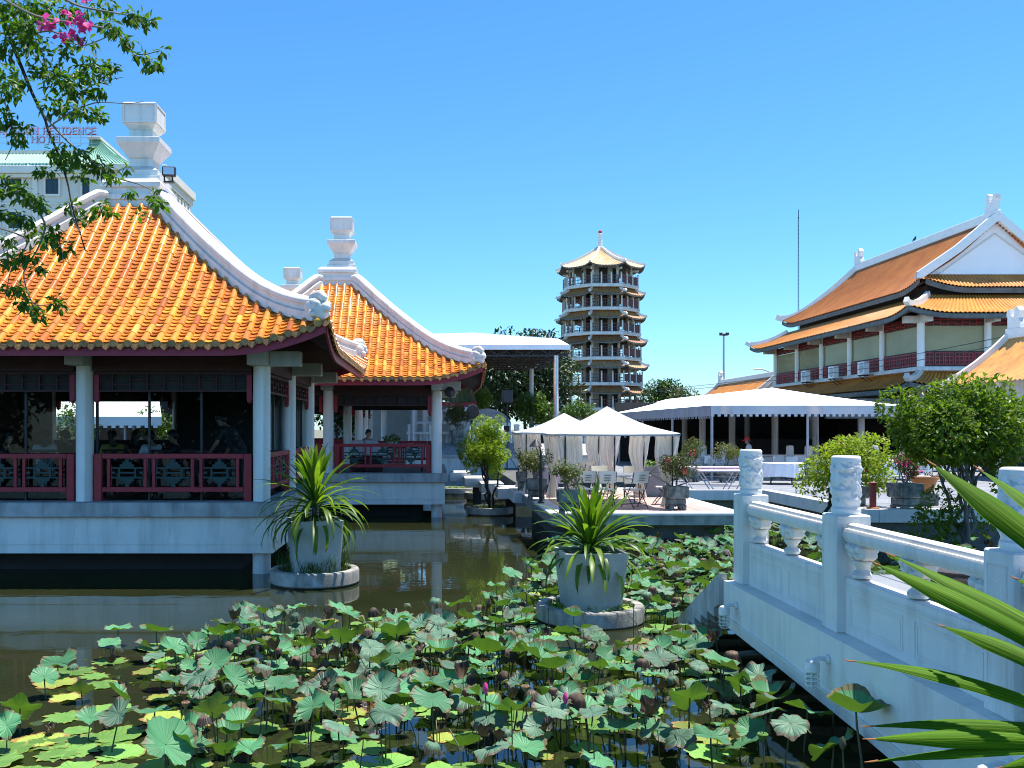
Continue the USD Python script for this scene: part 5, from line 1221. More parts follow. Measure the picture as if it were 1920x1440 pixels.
# ---------------------------------------------------------------- what shows behind the nearest pavilion
am = thing('awning_row', 'white scalloped awning glimpsed through the nearest pavilion windows', 'awning')
q = MB(); A = [np.array([x, 36.0, 3.30]) for x in (-24, -10.2)]; B_ = [np.array([x, 39.2, 4.05]) for x in (-24, -11.2)]
part('canvas_top', sagsheet(A[0], A[1], B_[1], B_[0], .06), LOOK['canvas_white'], am, smooth=True)
part('front_valance', valance(MB(), A[0], A[1], 0.0, .34, 44), LOOK['canvas_white'], am)
for x in (-20, -17, -14.2, -11.6, -9.5): part('pole', MB().tube([(x, 36.1, .0), (x, 36.1, 3.2)], .05, 8), LOOK['grey_metal'], am)
rb = thing('rear_restaurant', 'dark open building with an orange tiled eave behind the nearest pavilion', 'building')
q = MB(); q.bx(-30, -12.0, 45.0, 45.3, -.5, 5.2); part('rear_wall', q, LOOK['dark_interior'], rb)
q = MB(); slope(q, (-30, 39.6, 4.55), (14.4, 0, 0), (0, 4.5, 2.6), None, 54, 0, .3, 6, .05, .15); part('roof_slope', q, LOOK['far_tile'], rb)
q = MB(); q.bx(-30, -15.6, 39.55, 39.65, 4.25, 4.5); part('eave_board', q, LOOK['maroon'], rb)
for x in (-22, -18.6, -15.3, -12.4): part('column', MB().lathe([(.2, -.5), (.2, 4.5)], (x, 40.2, 0), 14), LOOK['grey_white'], rb, smooth=40)
q = MB(); q.bx(-30, -12, 40.0, 45.0, -.6, .9); part('plinth', q, LOOK['concrete'], rb)
# ---------------------------------------------------------------- trees, shrubs, strap-leaved plants
def leaf_cloud(centers, radii, n, size, rng, shell=.72, droop=.4, aspect=.5):
    """leaf-sized folded faces spread through clumps"""
    C = np.asarray(centers, float); r = np.asarray(radii, float)
    w = r ** 2 if r.ndim == 1 else r.prod(1) ** (2 / 3)
    idx = rng.choice(len(C), n, p=w / w.sum())
    d = rng.normal(size=(n, 3)); d /= np.linalg.norm(d, axis=1, keepdims=True)
    rad = (shell + (1 - shell) * rng.random(n)) ** .6
    rr = r[idx][:, None] if r.ndim == 1 else r[idx]
    p = C[idx] + d * rad[:, None] * rr
    ax = rng.normal(size=(n, 3)) + d * .8; ax[:, 2] -= droop; ax /= np.linalg.norm(ax, axis=1, keepdims=True)
    up = rng.normal(size=(n, 3)) * .5 + d * 1.0 + np.array([0, -.15, .9]); sd = np.cross(ax, up); sd /= np.linalg.norm(sd, axis=1, keepdims=True)
    nn = np.cross(sd, ax)
    s = size * (.6 + .8 * rng.random(n))[:, None]
    a = p; b = p + ax * s * .5 + sd * s * aspect * .5 + nn * s * .08; c = p + ax * s - nn * s * .05; e = p + ax * s * .5 - sd * s * aspect * .5 + nn * s * .08
    V = np.stack([a, b, c, e], 1).reshape(-1, 3); i = np.arange(n) * 4
    return MB().add(V, np.concatenate([np.stack([i, i + 1, i + 2], 1), np.stack([i, i + 2, i + 3], 1)]))
def branching(base, tips, r0, rng, sway=.12, n=7):
    q = MB()
    for t in tips:
        t = np.asarray(t, float); base = np.asarray(base, float); L = np.linalg.norm(t - base)
        P = [base + (t - base) * np.array([s ** 1.25, s ** 1.25, s ** .85]) + rng.normal(size=3) * sway * L * .3 * math.sin(PI * s) for s in np.linspace(0, 1, n)]
        q.tube(P, np.linspace(r0, r0 * .22, n), 6)
    return q
def tree(name, label, cat, base, crown, radii, nleaf, size, leaf, seed, group=None, nclump=26, trunk=.09, stems=4, bark='bark', clump=.42, flowers=0, fl='coral_petal', low=None, spread=.12, keep=None):
    rng = np.random.default_rng(seed); base = np.asarray(base, float); crown = np.asarray(crown, float); R = np.asarray(radii, float)
    t = thing(name, label, cat, base, group=group); c0 = crown - base
    d = rng.normal(size=(nclump, 3)); d /= np.linalg.norm(d, axis=1, keepdims=True)
    cen = c0 + d * R * (.30 + .62 * rng.random((nclump, 1))); rad = R.mean() * clump * (.6 + .7 * rng.random(nclump))
    if keep is not None:
        ok = np.array([keep(c) for c in cen + base]); cen, rad = cen[ok], rad[ok]; nclump = len(cen)
    if low is not None: cen = np.vstack([cen, np.asarray(low)[:, :3] - base]); rad = np.concatenate([rad, np.asarray(low)[:, 3]])
    tips = [cen[i] for i in rng.permutation(nclump)[:max(stems * 3, 8)]]
    q = MB()
    for k in range(stems):
        a = k * 2 * PI / stems + rng.random(); off = np.array([math.cos(a), math.sin(a), 0]) * trunk * (1.2 if stems > 1 else 0)
        top = c0 * np.array([.6, .6, .55]) + rng.normal(size=3) * R * spread
        P = [off * (1 + s) + (top - off) * s + rng.normal(size=3) * .04 * np.linalg.norm(c0) * math.sin(PI * s) * .5 for s in np.linspace(0, 1, 7)]; P[0] = off - (0, 0, .05)
        q.tube(P, np.linspace(trunk, trunk * .55, 7), 8)
        for tip in tips[k::stems]: q.tm(branching(P[-1 - (k % 2)], [tip], trunk * .5, rng).mesh())
    part('trunk', q, LOOK[bark], t, smooth=50)
    part('crown', leaf_cloud(cen, rad, nleaf, size, rng), LOOK[leaf], t)
    if flowers:
        f = MB(); pc = cen[rng.choice(nclump, flowers)]; dd = rng.normal(size=(flowers, 3)); dd[:, 1] -= 1.2; dd /= np.linalg.norm(dd, axis=1, keepdims=True)
        for c, v in zip(pc + dd * R.mean() * clump * .95, dd):
            f.tm(leaf_cloud([c], [.05 + .03 * rng.random()], 14, .05, rng, .3, 0, .9).mesh())
        part('blossoms', f, LOOK[fl], t)
    return t
# the big round tree at right, growing from the pond behind the bridge
B = on(1812, 1040, .12)
def cc(px, py, Y): return at(px, py, Y)
YB = B[1]
def clear_left(c):
    px, py = CX + c[0] / c[1] * FPX, CY - (c[2] - EYE) / c[1] * FPX
    return not (py > 812 + max(0, px - 1690) * .45)
tree('round_tree', 'large round bright green tree with several thin stems behind the bridge at right', 'tree', B, cc(1795, 800, YB), (1.66, 1.45, .90), 22000, .115, 'leaf_bush', 5, None, 48, .055, 6, 'bark', .40, 12, 'coral_petal',
     low=[(*cc(1762, 950, YB), .42), (*cc(1740, 990, YB), .36), (*cc(1790, 970, YB + .3), .36), (*cc(1770, 1020, YB), .28), (*cc(1850, 975, YB + .2), .22), (*cc(1880, 900, YB), .3), (*cc(1860, 740, YB), .45), (*cc(1900, 790, YB), .5), (*cc(1680, 760, YB), .4)], keep=clear_left)
# twiggy yellow-green shrub between the two carved posts
B = on(1545, 985, .25); YB = 24.0; B = np.array([at(1530, 985, YB)[0], YB, .1])
tree('twiggy_shrub', 'twiggy yellow green shrub on a crooked dark trunk between two carved posts', 'shrub', B, cc(1590, 868, YB), (1.12, .9, .62), 6500, .105, 'leaf_bright', 8, None, 34, .06, 2, 'dark_bark', .34, 9, 'coral_petal', low=[(*cc(1510, 905, YB), .26), (*cc(1545, 925, YB), .2), (*cc(1650, 900, YB), .35)])
# pond tree on its ring
tree('pond_tree', 'round-crowned slender tree on a concrete ring in the open pond', 'tree', (I3[0] + .02, I3[1], .2), cc(911, 838, I3[1]), (.78, .72, .88), 11500, .080, 'leaf_bush', 12, None, 36, .045, 5, 'dark_bark', .36, low=[(*cc(884, 872, I3[1]), .25), (*cc(930, 882, I3[1]), .25), (*cc(935, 790, I3[1]), .2)], spread=.22)
# background trees
G = 'dark trees behind the stage canopy'
for i, (px, py, Y, R, n, leaf, lab) in enumerate((
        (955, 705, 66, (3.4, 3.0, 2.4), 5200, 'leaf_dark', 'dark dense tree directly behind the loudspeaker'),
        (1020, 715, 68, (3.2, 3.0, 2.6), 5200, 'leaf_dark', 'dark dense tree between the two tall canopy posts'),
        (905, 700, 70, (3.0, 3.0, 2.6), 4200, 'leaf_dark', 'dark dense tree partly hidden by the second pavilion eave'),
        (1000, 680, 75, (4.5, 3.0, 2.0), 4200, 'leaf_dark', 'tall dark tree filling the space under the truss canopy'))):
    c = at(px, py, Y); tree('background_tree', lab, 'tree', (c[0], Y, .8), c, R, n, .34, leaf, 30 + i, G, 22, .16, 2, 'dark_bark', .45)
for i, (px, py, Y, R, n, s, leaf, lab) in enumerate((
        (893, 752, 56, (1.3, 1.1, .85), 2600, .17, 'leaf_mid', 'light green bushy tree above the curved awning'),
        (1003, 765, 56, (1.15, 1.0, 1.1), 1600, .26, 'leaf_mid', 'broad-leaved tree with pale patches left of the pagoda foot'),
        (862, 742, 60, (1.0, 1.0, .9), 1500, .17, 'leaf_mid', 'small green tree beside the second pavilion eave'),
        (1243, 738, 95, (2.4, 2.0, 1.4), 2600, .30, 'leaf_mid', 'green tree just right of the pagoda foot'),
        (1285, 748, 92, (2.2, 2.0, .8), 1500, .26, 'leaf_olive', 'low tree crown left of the small annex roof'),
        (1085, 772, 60, (1.3, 1.0, .45), 900, .2, 'leaf_mid', 'low shrub top showing at the pagoda foot'),
        (775, 778, 62, (2.0, 1, 1.6), 1500, .25, 'leaf_mid', 'tree glimpsed through the second pavilion'),
        (640, 770, 46, (1.2, 1, 1.6), 1500, .2, 'leaf_mid', 'green tree behind the left column of the second pavilion'),
        (560, 760, 50, (1.6, 1, 1.8), 1500, .22, 'leaf_mid', 'green tree seen through the gap between both pavilions'))):
    c = at(px, py, Y); tree('garden_tree', lab, 'tree', (c[0], Y, .8), c, R, n, s, leaf, 50 + i, None, 20, .08, 2, 'bark', .42)
# shrubs seen through the nearest pavilion's glass
for i, (px, py, Y, r) in enumerate(((140, 800, 36, .9), (275, 795, 37, 1.0), (390, 790, 38, 1.1), (30, 800, 37, .9), (470, 790, 39, 1.0))):
    c = at(px, py, Y); tree('garden_shrub', ('shrub behind the glass left of the second column', 'leafy shrub behind the diners in the middle of the glass', 'shrub behind the leaning waiter', 'shrub seen through the leftmost pane', 'shrub behind the right front column')[i], 'shrub', (c[0], Y, .0), c, (r, r * .8, r * .8), 900, .15, 'leaf_mid', 80 + i, None, 14, .05, 3, 'bark', .45)
# clipped shrubs in glazed planters
FP = proto('glazed_planter')
def build_planter():
    q = MB(); q.box((0, 0, .10), (.40, .40, .03), 0, .01)
    for sx in (-1, 1):
        for sy in (-1, 1): q.box((sx * .15, sy * .15, .055), (.09, .09, .11), 0, .01)
    q.box((0, 0, .19), (.38, .38, .15), 0, .02); part('foot', q, LOOK['planter_glaze'], FP)
    q = MB(); q.lathe([(.215, .265), (.235, .29), (.245, .55), (.20, .55), (.19, .50)], square=True); body = part('pot_body', q, LOOK['planter_glaze'], FP)
    q = MB()
    for k in range(4):
        for j in range(9):
            x = -.19 + j * .0475; b = MB(); b.bar((x, -.229, .29), (x, -.239, .535), .022, .02, (0, -1, 0)); q.tm(b.xf(rotz(k * PI / 2)).mesh())
    part('flutes', q, LOOK['planter_glaze'], body)
    q = MB(); q.bx(-.20, .20, -.20, .20, .49, .505); part('earth', q, LOOK['soil'], FP)
build_planter()
GPL = 'glazed planters with clipped shrubs on the terraces'
PL = [  # pixel of the planter's foot, z, size, crown radius, leaf, flowers, where
    (1066, 965, PZ, 1.0, .38, 'leaf_olive', 0, 'beside the black lamp post at the platform corner'),
    (1005, 938, PZ, 1.05, .50, 'leaf_olive', 0, 'at the far left edge of the platform'),
    (985, 920, PZ, 1.05, .42, 'leaf_olive', 0, 'furthest back on the platform edge by the stepping slabs'),
    (1267, 955, PZ, 1.0, .50, 'leaf_olive', 7, 'with pink flowers at the platform front right'),
    (1296, 903, TZ, 1.15, .55, 'leaf_olive', 0, 'beside the right gazebo curtain'),
    (1363, 904, TZ, 1.05, .52, 'leaf_olive', 0, 'behind the folded pink tables'),
    (1697, 958, TZ, 1.2, .50, 'leaf_mid', 26, 'full of pink blossoms left of the large round tree'),
    (1602, 954, TZ, 1.0, .3, 'leaf_mid', 5, 'half hidden behind the second carved post'),
    (1335, 862, TZ, 1.2, .42, 'leaf_olive', 9, 'with orange red flowers by the terrace posts'),
    (858, 846, 1.5, 1.3, .75, 'leaf_olive', 0, 'on the blue wall ledge beside the second pavilion')]
for i, (px, py, z, k, cr, leaf, fl, wh) in enumerate(PL):
    p = on(px, py, z) if py > 850 else at(px, py, 47.7 if px < 900 else 40)
    if px < 900: p[2] = 2.08; p[1] = 49
    copy_of(FP, 'glazed_planter', f'fluted glazed square planter {wh}', 'planter', p, .03 * i, GPL, k)
    h = .52 * k; rng = np.random.default_rng(200 + i)
    tree('clipped_shrub', f'small twisted shrub in planter {wh}', 'shrub', p + (0, 0, h), p + (0, 0, h + cr * 1.05), (cr, cr, cr * .62), int(1500 * (cr / .45) ** 1.3), .060 if cr < .7 else .09, leaf, 210 + i, 'clipped shrubs growing in the planters', 18, .022, 4, 'twig', .36, fl, 'coral_petal' if i in (3, 8) else 'pink_petal', spread=.45)
# blue grey pot under the gazebo
p = at(1222, 905, 27.2); t = thing('tapered_pot', 'plain blue grey tapered pot behind the right gazebo curtain', 'plant pot', (p[0], p[1], PZ + .0))
q = MB(); q.lathe([(.25, .0), (.40, .85), (.34, .85), (.32, .78)], square=True); part('pot_body', q, LOOK['cloth_grey'], t)
rng = np.random.default_rng(3); q = leaf_cloud([(0, 0, .88)], [(.3, .3, .10)], 160, .09, rng); part('foliage', q, LOOK['leaf_mid'], t)

def strap(base, az, el, L, w, droop, rng, n=9, fold=.35, twist=0.0, wf=None, thick=True):
    """one strap leaf: a folded blade that leaves its base at an elevation and bends under its weight"""
    p = np.array(base, float); e = el; q = MB(); rows = []; s = L / (n - 1)
    for i in range(n):
        t = i / (n - 1)
        d = np.array([math.cos(az) * math.cos(e), math.sin(az) * math.cos(e), math.sin(e)])
        sd = np.array([-math.sin(az), math.cos(az), 0]); nn = np.cross(d, sd); a = twist * t
        sd2 = sd * math.cos(a) + nn * math.sin(a); nn = np.cross(d, sd2)
        ww = w * ((.55 + 1.2 * t) * min(1, (1 - t) ** .75 * 1.9) if wf is None else wf(t)) * .5
        rows.append([p + sd2 * ww + nn * -ww * fold * -1, p, p - sd2 * ww + nn * ww * fold])
        p = p + d * s; e -= droop * (.25 + 1.5 * t) / (n - 1); az += twist * .1 / n
    return q.grid(np.array(rows))
def strap_plant(label, c, z, n, L, w, seed, el_hi=1.45, el_lo=-.1, hang=1.6, up=None, stem=.25):
    rng = np.random.default_rng(seed); t = thing('strap_leaved_plant', label, 'plant', (c[0], c[1], z), group='strap-leaved plants in the tall pots')
    part('stem', MB().tube([(0, 0, -.06), (0, 0, stem)], [.06, .045], 10), LOOK['bark'], t, smooth=40)
    for i in range(n):
        f = (i + .5) / n; az = i * 2.39996 + rng.normal() * .15; el = el_hi + (el_lo - el_hi) * f ** .8 + rng.normal() * .08
        b = (.03 * math.cos(az), .03 * math.sin(az), stem * (1 - .85 * f))
        q = strap(b, az, el, L * (.75 + .4 * rng.random()), w * (.8 + .4 * rng.random()), hang * (.20 + 1.0 * f) * (.7 + .6 * rng.random()), rng, 10, .30, rng.normal() * .25)
        part('leaf', q, LOOK['blade'], t, smooth=True)
    if up:
        for i in range(up[0]):
            az = i * 2.39996; el = 1.50 - .25 * rng.random()
            q = strap((.05 * math.cos(az), .05 * math.sin(az), stem + .05), az, el, up[1] * (.75 + .35 * rng.random()), w * 1.2, .45 + (1.5 if i % 4 == 0 else .2) * rng.random(), rng, 10, .30, rng.normal() * .15)
            part('leaf', q, LOOK['blade'], t, smooth=True)
    return t
strap_plant('bushy strap-leaved plant with upright tuft drooping over its pot by the nearest pavilion', I1, 1.17, 96, 1.22, .066, 41, 1.0, -.25, 2.4, (30, .95), .40)
strap_plant('bright fan of sword leaves in the pot among the lotus', I2, 1.0, 88, 1.0, .066, 42, 1.50, -.25, 2.1, (14, .95), .12)
# grass on the nearest island
rng = np.random.default_rng(9); q = MB()
for (ax, ay, n, h) in ((.42, .12, 170, .42), (-.35, -.35, 60, .30), (0, -.52, 80, .32), (.3, -.38, 70, .38), (-.52, .1, 60, .4)):
    for i in range(n):
        a = rng.random() * 2 * PI; b = (I1[0] + ax + rng.normal() * .09, I1[1] + ay + rng.normal() * .09, .2)
        q.tm(strap(b, a, 1.2 + rng.normal() * .15, h * (.6 + .7 * rng.random()), .010, 1.2 * rng.random() + .3, rng, 5, .2).mesh())
solo('island_grass', q, LOOK['grass_blade'], 'thin green grass tufts growing round the pot on the nearest island', 'grass', kind='stuff')
q = MB(); rng = np.random.default_rng(10)
for I, z, n in ((I2, .20, 60), (I3, .24, 90), (I4, .32, 60), (I5, .3, 60)):
    for i in range(n):
        a, r = rng.random() * 6.28, .25 + .38 * rng.random() ** .5
        q.tm(leaf_cloud([(I[0] + r * math.cos(a), I[1] + r * math.sin(a), z)], [.05], 5, .07, rng).mesh())
solo('island_weeds', q, LOOK['leaf_mid'], 'low green weeds covering the soil of the concrete rings', 'weeds', kind='stuff')
# sword leaves close to the camera at the right edge
nb = thing('sword_leaved_plant', 'close bright sword-shaped leaves reaching in from the right edge', 'plant', (0, 0, 0))
rng = np.random.default_rng(77)
def near_leaf(tip, root, w, Yt, Yr, bend=.0, twist=.6, fl=0.5):
    a, b = at(*tip, Yt), at(*root, Yr); n = 16; rows = []
    d = (a - b) / np.linalg.norm(a - b)
    for i in range(n):
        t = i / (n - 1); p = b + (a - b) * t + np.array([0, 0, bend * 4 * t * (1 - t)])
        view = np.array([0, -1.0, .15]); sd = np.cross(d, view); sd /= np.linalg.norm(sd); nn = np.cross(d, sd)
        ang = twist * (t - .3) + fl; s2 = sd * math.cos(ang) + nn * math.sin(ang); n2 = np.cross(d, s2)
        ww = w * .5 * min(1.0, .75 + .5 * t) * min(1, ((1 - t) * 2.6) ** .8 + .01)
        rows.append([p + s2 * ww * k + n2 * ww * (.40 * k * k + (.07 if j % 2 else -.05)) for j, k in enumerate(np.linspace(1, -1, 13))])
    uvs = np.stack(np.meshgrid(np.linspace(0, 1, n) + rng.random() * 9, np.linspace(0, 1, 13) + rng.random() * 9, indexing='ij'), -1).reshape(-1, 2)
    L = usdkit.mesh(stage, path_for(ppath(nb), 'leaf'), MB().grid(np.array(rows)).mesh(), LOOK['near_blade'], smooth=True, uv=uvs).GetPrim()
    tp = [rows[-1][6] + (rows[-2][6] - rows[-1][6]) * .5, rows[-1][6] + d * .0, rows[-1][6] + d * .022]
    part('dry_tip', MB().tube(tp, [.0035, .0030, .0008], 6), LOOK['orange_clay'], L)
for tip, root, w, Yt, Yr, bend, tw, fl in (
        ((1668, 1040), (2010, 1215), .085, 3.5, 3.1, .02, .8, .5), ((1640, 1056), (1990, 1230), .075, 3.3, 3.0, .015, .6, .2),
        ((1592, 1239), (2000, 1345), .060, 3.4, 3.1, .035, .7, .6), ((1765, 1174), (2000, 1275), .065, 3.3, 3.0, .02, .6, .3),
        ((1626, 1362), (2020, 1375), .048, 3.2, 3.0, .02, .5, .7), ((1630, 1386), (2020, 1398), .060, 3.1, 3.0, .012, .4, .3), ((1634, 1428), (2020, 1402), .042, 3.1, 3.0, .012, .5, .8),
        ((1745, 868), (2060, 1110), .100, 3.0, 2.7, .02, .5, .2), ((1836, 880), (2080, 1060), .085, 2.9, 2.6, .02, .6, .5), ((1905, 1085), (2080, 1160), .07, 3.0, 2.8, .01, .5, .3),
        ((1875, 1440), (2040, 1425), .05, 3.0, 2.9, .01, .4, .4)):
    near_leaf(tip, root, w, Yt, Yr, bend, tw, fl)
part('stem', MB().tube([(2.2, 3.0, .2), (2.12, 3.0, 1.2), (2.1, 2.95, 2.0)], [.09, .08, .05], 10), LOOK['bark'], nb, smooth=40)

# ---------------------------------------------------------------- flowering branches hanging in at top left
fb_ = thing('flowering_branches', 'leafy thin branches with magenta blossoms hanging in at top left', 'tree', (0, 0, 0))
rng = np.random.default_rng(123)
BRN = [  # pixel paths and start radius, depth
    ([(-60, -60), (0, 20), (30, 100), (62, 180), (86, 225), (88, 240), (110, 290), (128, 345), (133, 380), (160, 470)], .016, 6.6),
    ([(-40, -30), (60, 30), (120, 40), (180, 50), (215, 55), (240, 90), (262, 105), (300, 95)], .010, 6.4),
    ([(60, -40), (140, 10), (190, 20), (240, 28), (272, 42)], .009, 6.2),
    ([(-20, 60), (50, 65), (100, 55), (150, 90), (200, 70), (225, 55)], .009, 6.9),
    ([(86, 225), (130, 190), (170, 160), (200, 150), (230, 145)], .007, 6.7),
    ([(88, 240), (140, 205), (185, 190), (240, 195), (270, 190)], .006, 6.5),
    ([(70, 200), (120, 260), (180, 310), (220, 335), (262, 345), (300, 365)], .008, 6.4),
    ([(110, 290), (150, 300), (190, 320), (215, 330)], .006, 6.6),
    ([(-60, 150), (0, 180), (20, 210), (30, 260), (10, 300)], .010, 6.8),
    ([(-60, 300), (0, 330), (50, 370), (90, 420), (70, 470), (40, 510), (60, 575), (100, 570)], .010, 6.5),
    ([(90, 420), (115, 460), (120, 500)], .005, 6.4), ([(-40, 420), (10, 430), (60, 450), (20, 500), (10, 560)], .008, 6.7),
    ([(50, 30), (62, 100), (58, 60), (75, 120), (110, 150), (150, 170)], .008, 6.9),
    ([(130, 380), (140, 420), (155, 440), (130, 410)], .006, 6.5), ([(20, 340), (45, 390), (80, 400)], .005, 6.6)]
cl = []
for pts, r, Y in BRN:
    P = np.array([at(x, y, Y + rng.normal() * .06) for x, y in pts]); k = len(P)
    s = np.linspace(0, k - 1, k * 4); P = np.stack([np.interp(s, range(k), P[:, j]) for j in range(3)], 1)
    for _ in range(2): P[1:-1] = (P[:-2] + 2 * P[1:-1] + P[2:]) / 4
    part('branch', MB().tube(P, np.linspace(r, r * .3, len(P)), 6), LOOK['dark_bark' if r > .012 else 'twig'], fb_, smooth=50)
def clump_at(px, py, Y, rad, n, c):
    p = at(px, py, Y); cl.append((p, rad, n))
CLP = [(20, 20, 40, 90), (60, 15, 35, 80), (100, 25, 35, 70), (20, 80, 40, 90), (50, 55, 30, 60), (10, 140, 35, 60), (150, 15, 30, 45), (195, 10, 25, 30), (200, 45, 16, 24), (212, 52, 14, 20), (250, 30, 16, 24), (265, 38, 16, 22), (282, 38, 12, 16), (228, 75, 14, 18), (240, 78, 12, 14), (262, 105, 14, 20), (278, 115, 14, 20), (292, 122, 12, 18), (305, 95, 10, 10),
       (85, 130, 28, 50), (110, 150, 30, 60), (150, 140, 26, 46), (175, 125, 24, 40), (205, 130, 22, 38), (140, 165, 26, 46), (180, 165, 22, 36), (100, 195, 26, 44), (130, 205, 24, 40), (160, 210, 20, 30), (185, 215, 16, 24), (15, 165, 28, 44), (40, 150, 20, 26), (10, 220, 22, 30), (40, 240, 20, 28), (30, 260, 18, 22), (70, 90, 30, 40), (130, 90, 22, 26), (165, 80, 16, 16),
       (110, 285, 24, 40), (145, 290, 22, 36), (180, 310, 22, 38), (205, 320, 18, 28), (155, 325, 20, 30), (125, 305, 20, 30), (215, 335, 10, 12), (240, 315, 10, 10), (75, 320, 12, 14), (95, 320, 12, 14),
       (15, 350, 24, 40), (45, 360, 22, 36), (65, 375, 18, 26), (80, 385, 12, 14), (10, 400, 20, 28), (40, 410, 22, 32), (60, 430, 20, 28), (15, 450, 16, 20), (135, 385, 20, 34), (150, 410, 14, 20), (100, 440, 22, 34), (118, 465, 18, 26), (85, 450, 16, 20), (50, 480, 22, 32), (30, 485, 18, 24), (10, 490, 14, 18), (70, 500, 14, 16), (20, 540, 14, 16), (40, 545, 14, 18), (60, 575, 18, 30), (75, 590, 14, 20), (45, 565, 14, 18), (105, 565, 14, 18), (115, 575, 8, 8), (190, 385, 14, 18), (205, 395, 12, 14), (290, 370, 12, 20), (300, 380, 10, 14), (245, 362, 10, 14), (262, 402, 9, 10), (170, 400, 10, 12)]
V = MB()
for px, py, rad, n in CLP:
    Y = 6.5 + rng.normal() * .22; c = at(px, py, Y); r = rad / FPX * Y
    V.tm(leaf_cloud([c], [(r, r * .8, r * .8)], int(n * 1.6), .056, rng, .15, 1.1, .46).mesh())
part('leaves', V, LOOK['leaf_branch'], fb_)
V = MB()
for px, py, rad, n in ((148, 36, 10, 16), (157, 44, 8, 12), (85, 45, 8, 12), (118, 68, 8, 12), (146, 70, 8, 10), (133, 52, 7, 9), (102, 45, 6, 7), (125, 27, 8, 7), (163, 2, 5, 6)):
    c = at(px, py, 6.3); r = rad / FPX * 6.3; V.tm(leaf_cloud([c], [r], int(n * 1.3), .045, rng, .2, .2, .95).mesh())
part('blossoms', V, LOOK['blossom'], fb_)

# ---------------------------------------------------------------- the garden behind the viewer, which the window panes mirror
rng = np.random.default_rng(404); cen, rad = [], []
for i in range(34):
    x = -34 + 2.1 * i + rng.normal() * .8; y = -11 - 5 * rng.random(); z = 2.5 + 4.5 * rng.random()
    cen.append((x, y, z)); rad.append((2.3, 1.8, 2.4 + 1.2 * rng.random()))
solo('garden_trees', leaf_cloud(cen, rad, 48000, .55, rng, .15), LOOK['leaf_dark'], 'belt of dark garden trees on the near bank, mirrored in the window panes', 'trees', kind='stuff')
# ---------------------------------------------------------------- gazebos, chairs, tables
LOOK['curtain'] = usdkit.material(stage, '/World/Looks/curtain', {
    'd': ('diffuse_bsdf', {'color': (0.90, 0.88, 0.82)}), 't': ('translucent_bsdf', {'color': (0.92, 0.89, 0.80)}), 'm': ('mix_closure', {'fac': 0.38})},
    [('d.BSDF', 'm.closure1'), ('t.BSDF', 'm.closure2')], surface='m.closure')
LOOK['gazebo_canvas'] = usdkit.material(stage, '/World/Looks/gazebo_canvas', {
    'd': ('diffuse_bsdf', {'color': (0.83, 0.83, 0.82)}), 't': ('translucent_bsdf', {'color': (0.92, 0.90, 0.86)}), 'm': ('mix_closure', {'fac': 0.5})},
    [('d.BSDF', 'm.closure1'), ('t.BSDF', 'm.closure2')], surface='m.closure')
def curtain(x, y, zt, zb, w, az, seed, tie=.62, lean=(0, 0)):
    rng = np.random.default_rng(seed); P = []; n, k = 26, 22; ph = rng.random(4) * 6
    for j in range(k):
        t = j / (k - 1); z = zt + (zb - zt) * t
        ww = np.interp(t, [0, .3, tie - .06, tie, tie + .08, 1], [w, w * .94, w * .46, w * .17, w * .32, w * .66])
        cx, cy = lean[0] * math.sin(PI * min(t / tie, 1)) , lean[1] * math.sin(PI * min(t / tie, 1))
        row = []
        for i in range(n):
            s = i / (n - 1) - .5; f = (.035 + .03 * t) * math.sin(s * 34 + ph[0] + .6 * math.sin(3 * t + ph[1])) + .02 * math.sin(s * 61 + ph[2] + 2 * t)
            f *= min(1, ww / w + .35)
            row.append((x + cx + math.cos(az) * s * ww - math.sin(az) * f, y + cy + math.sin(az) * s * ww + math.cos(az) * f, z))
        P.append(row)
    return MB().grid(np.array(P))
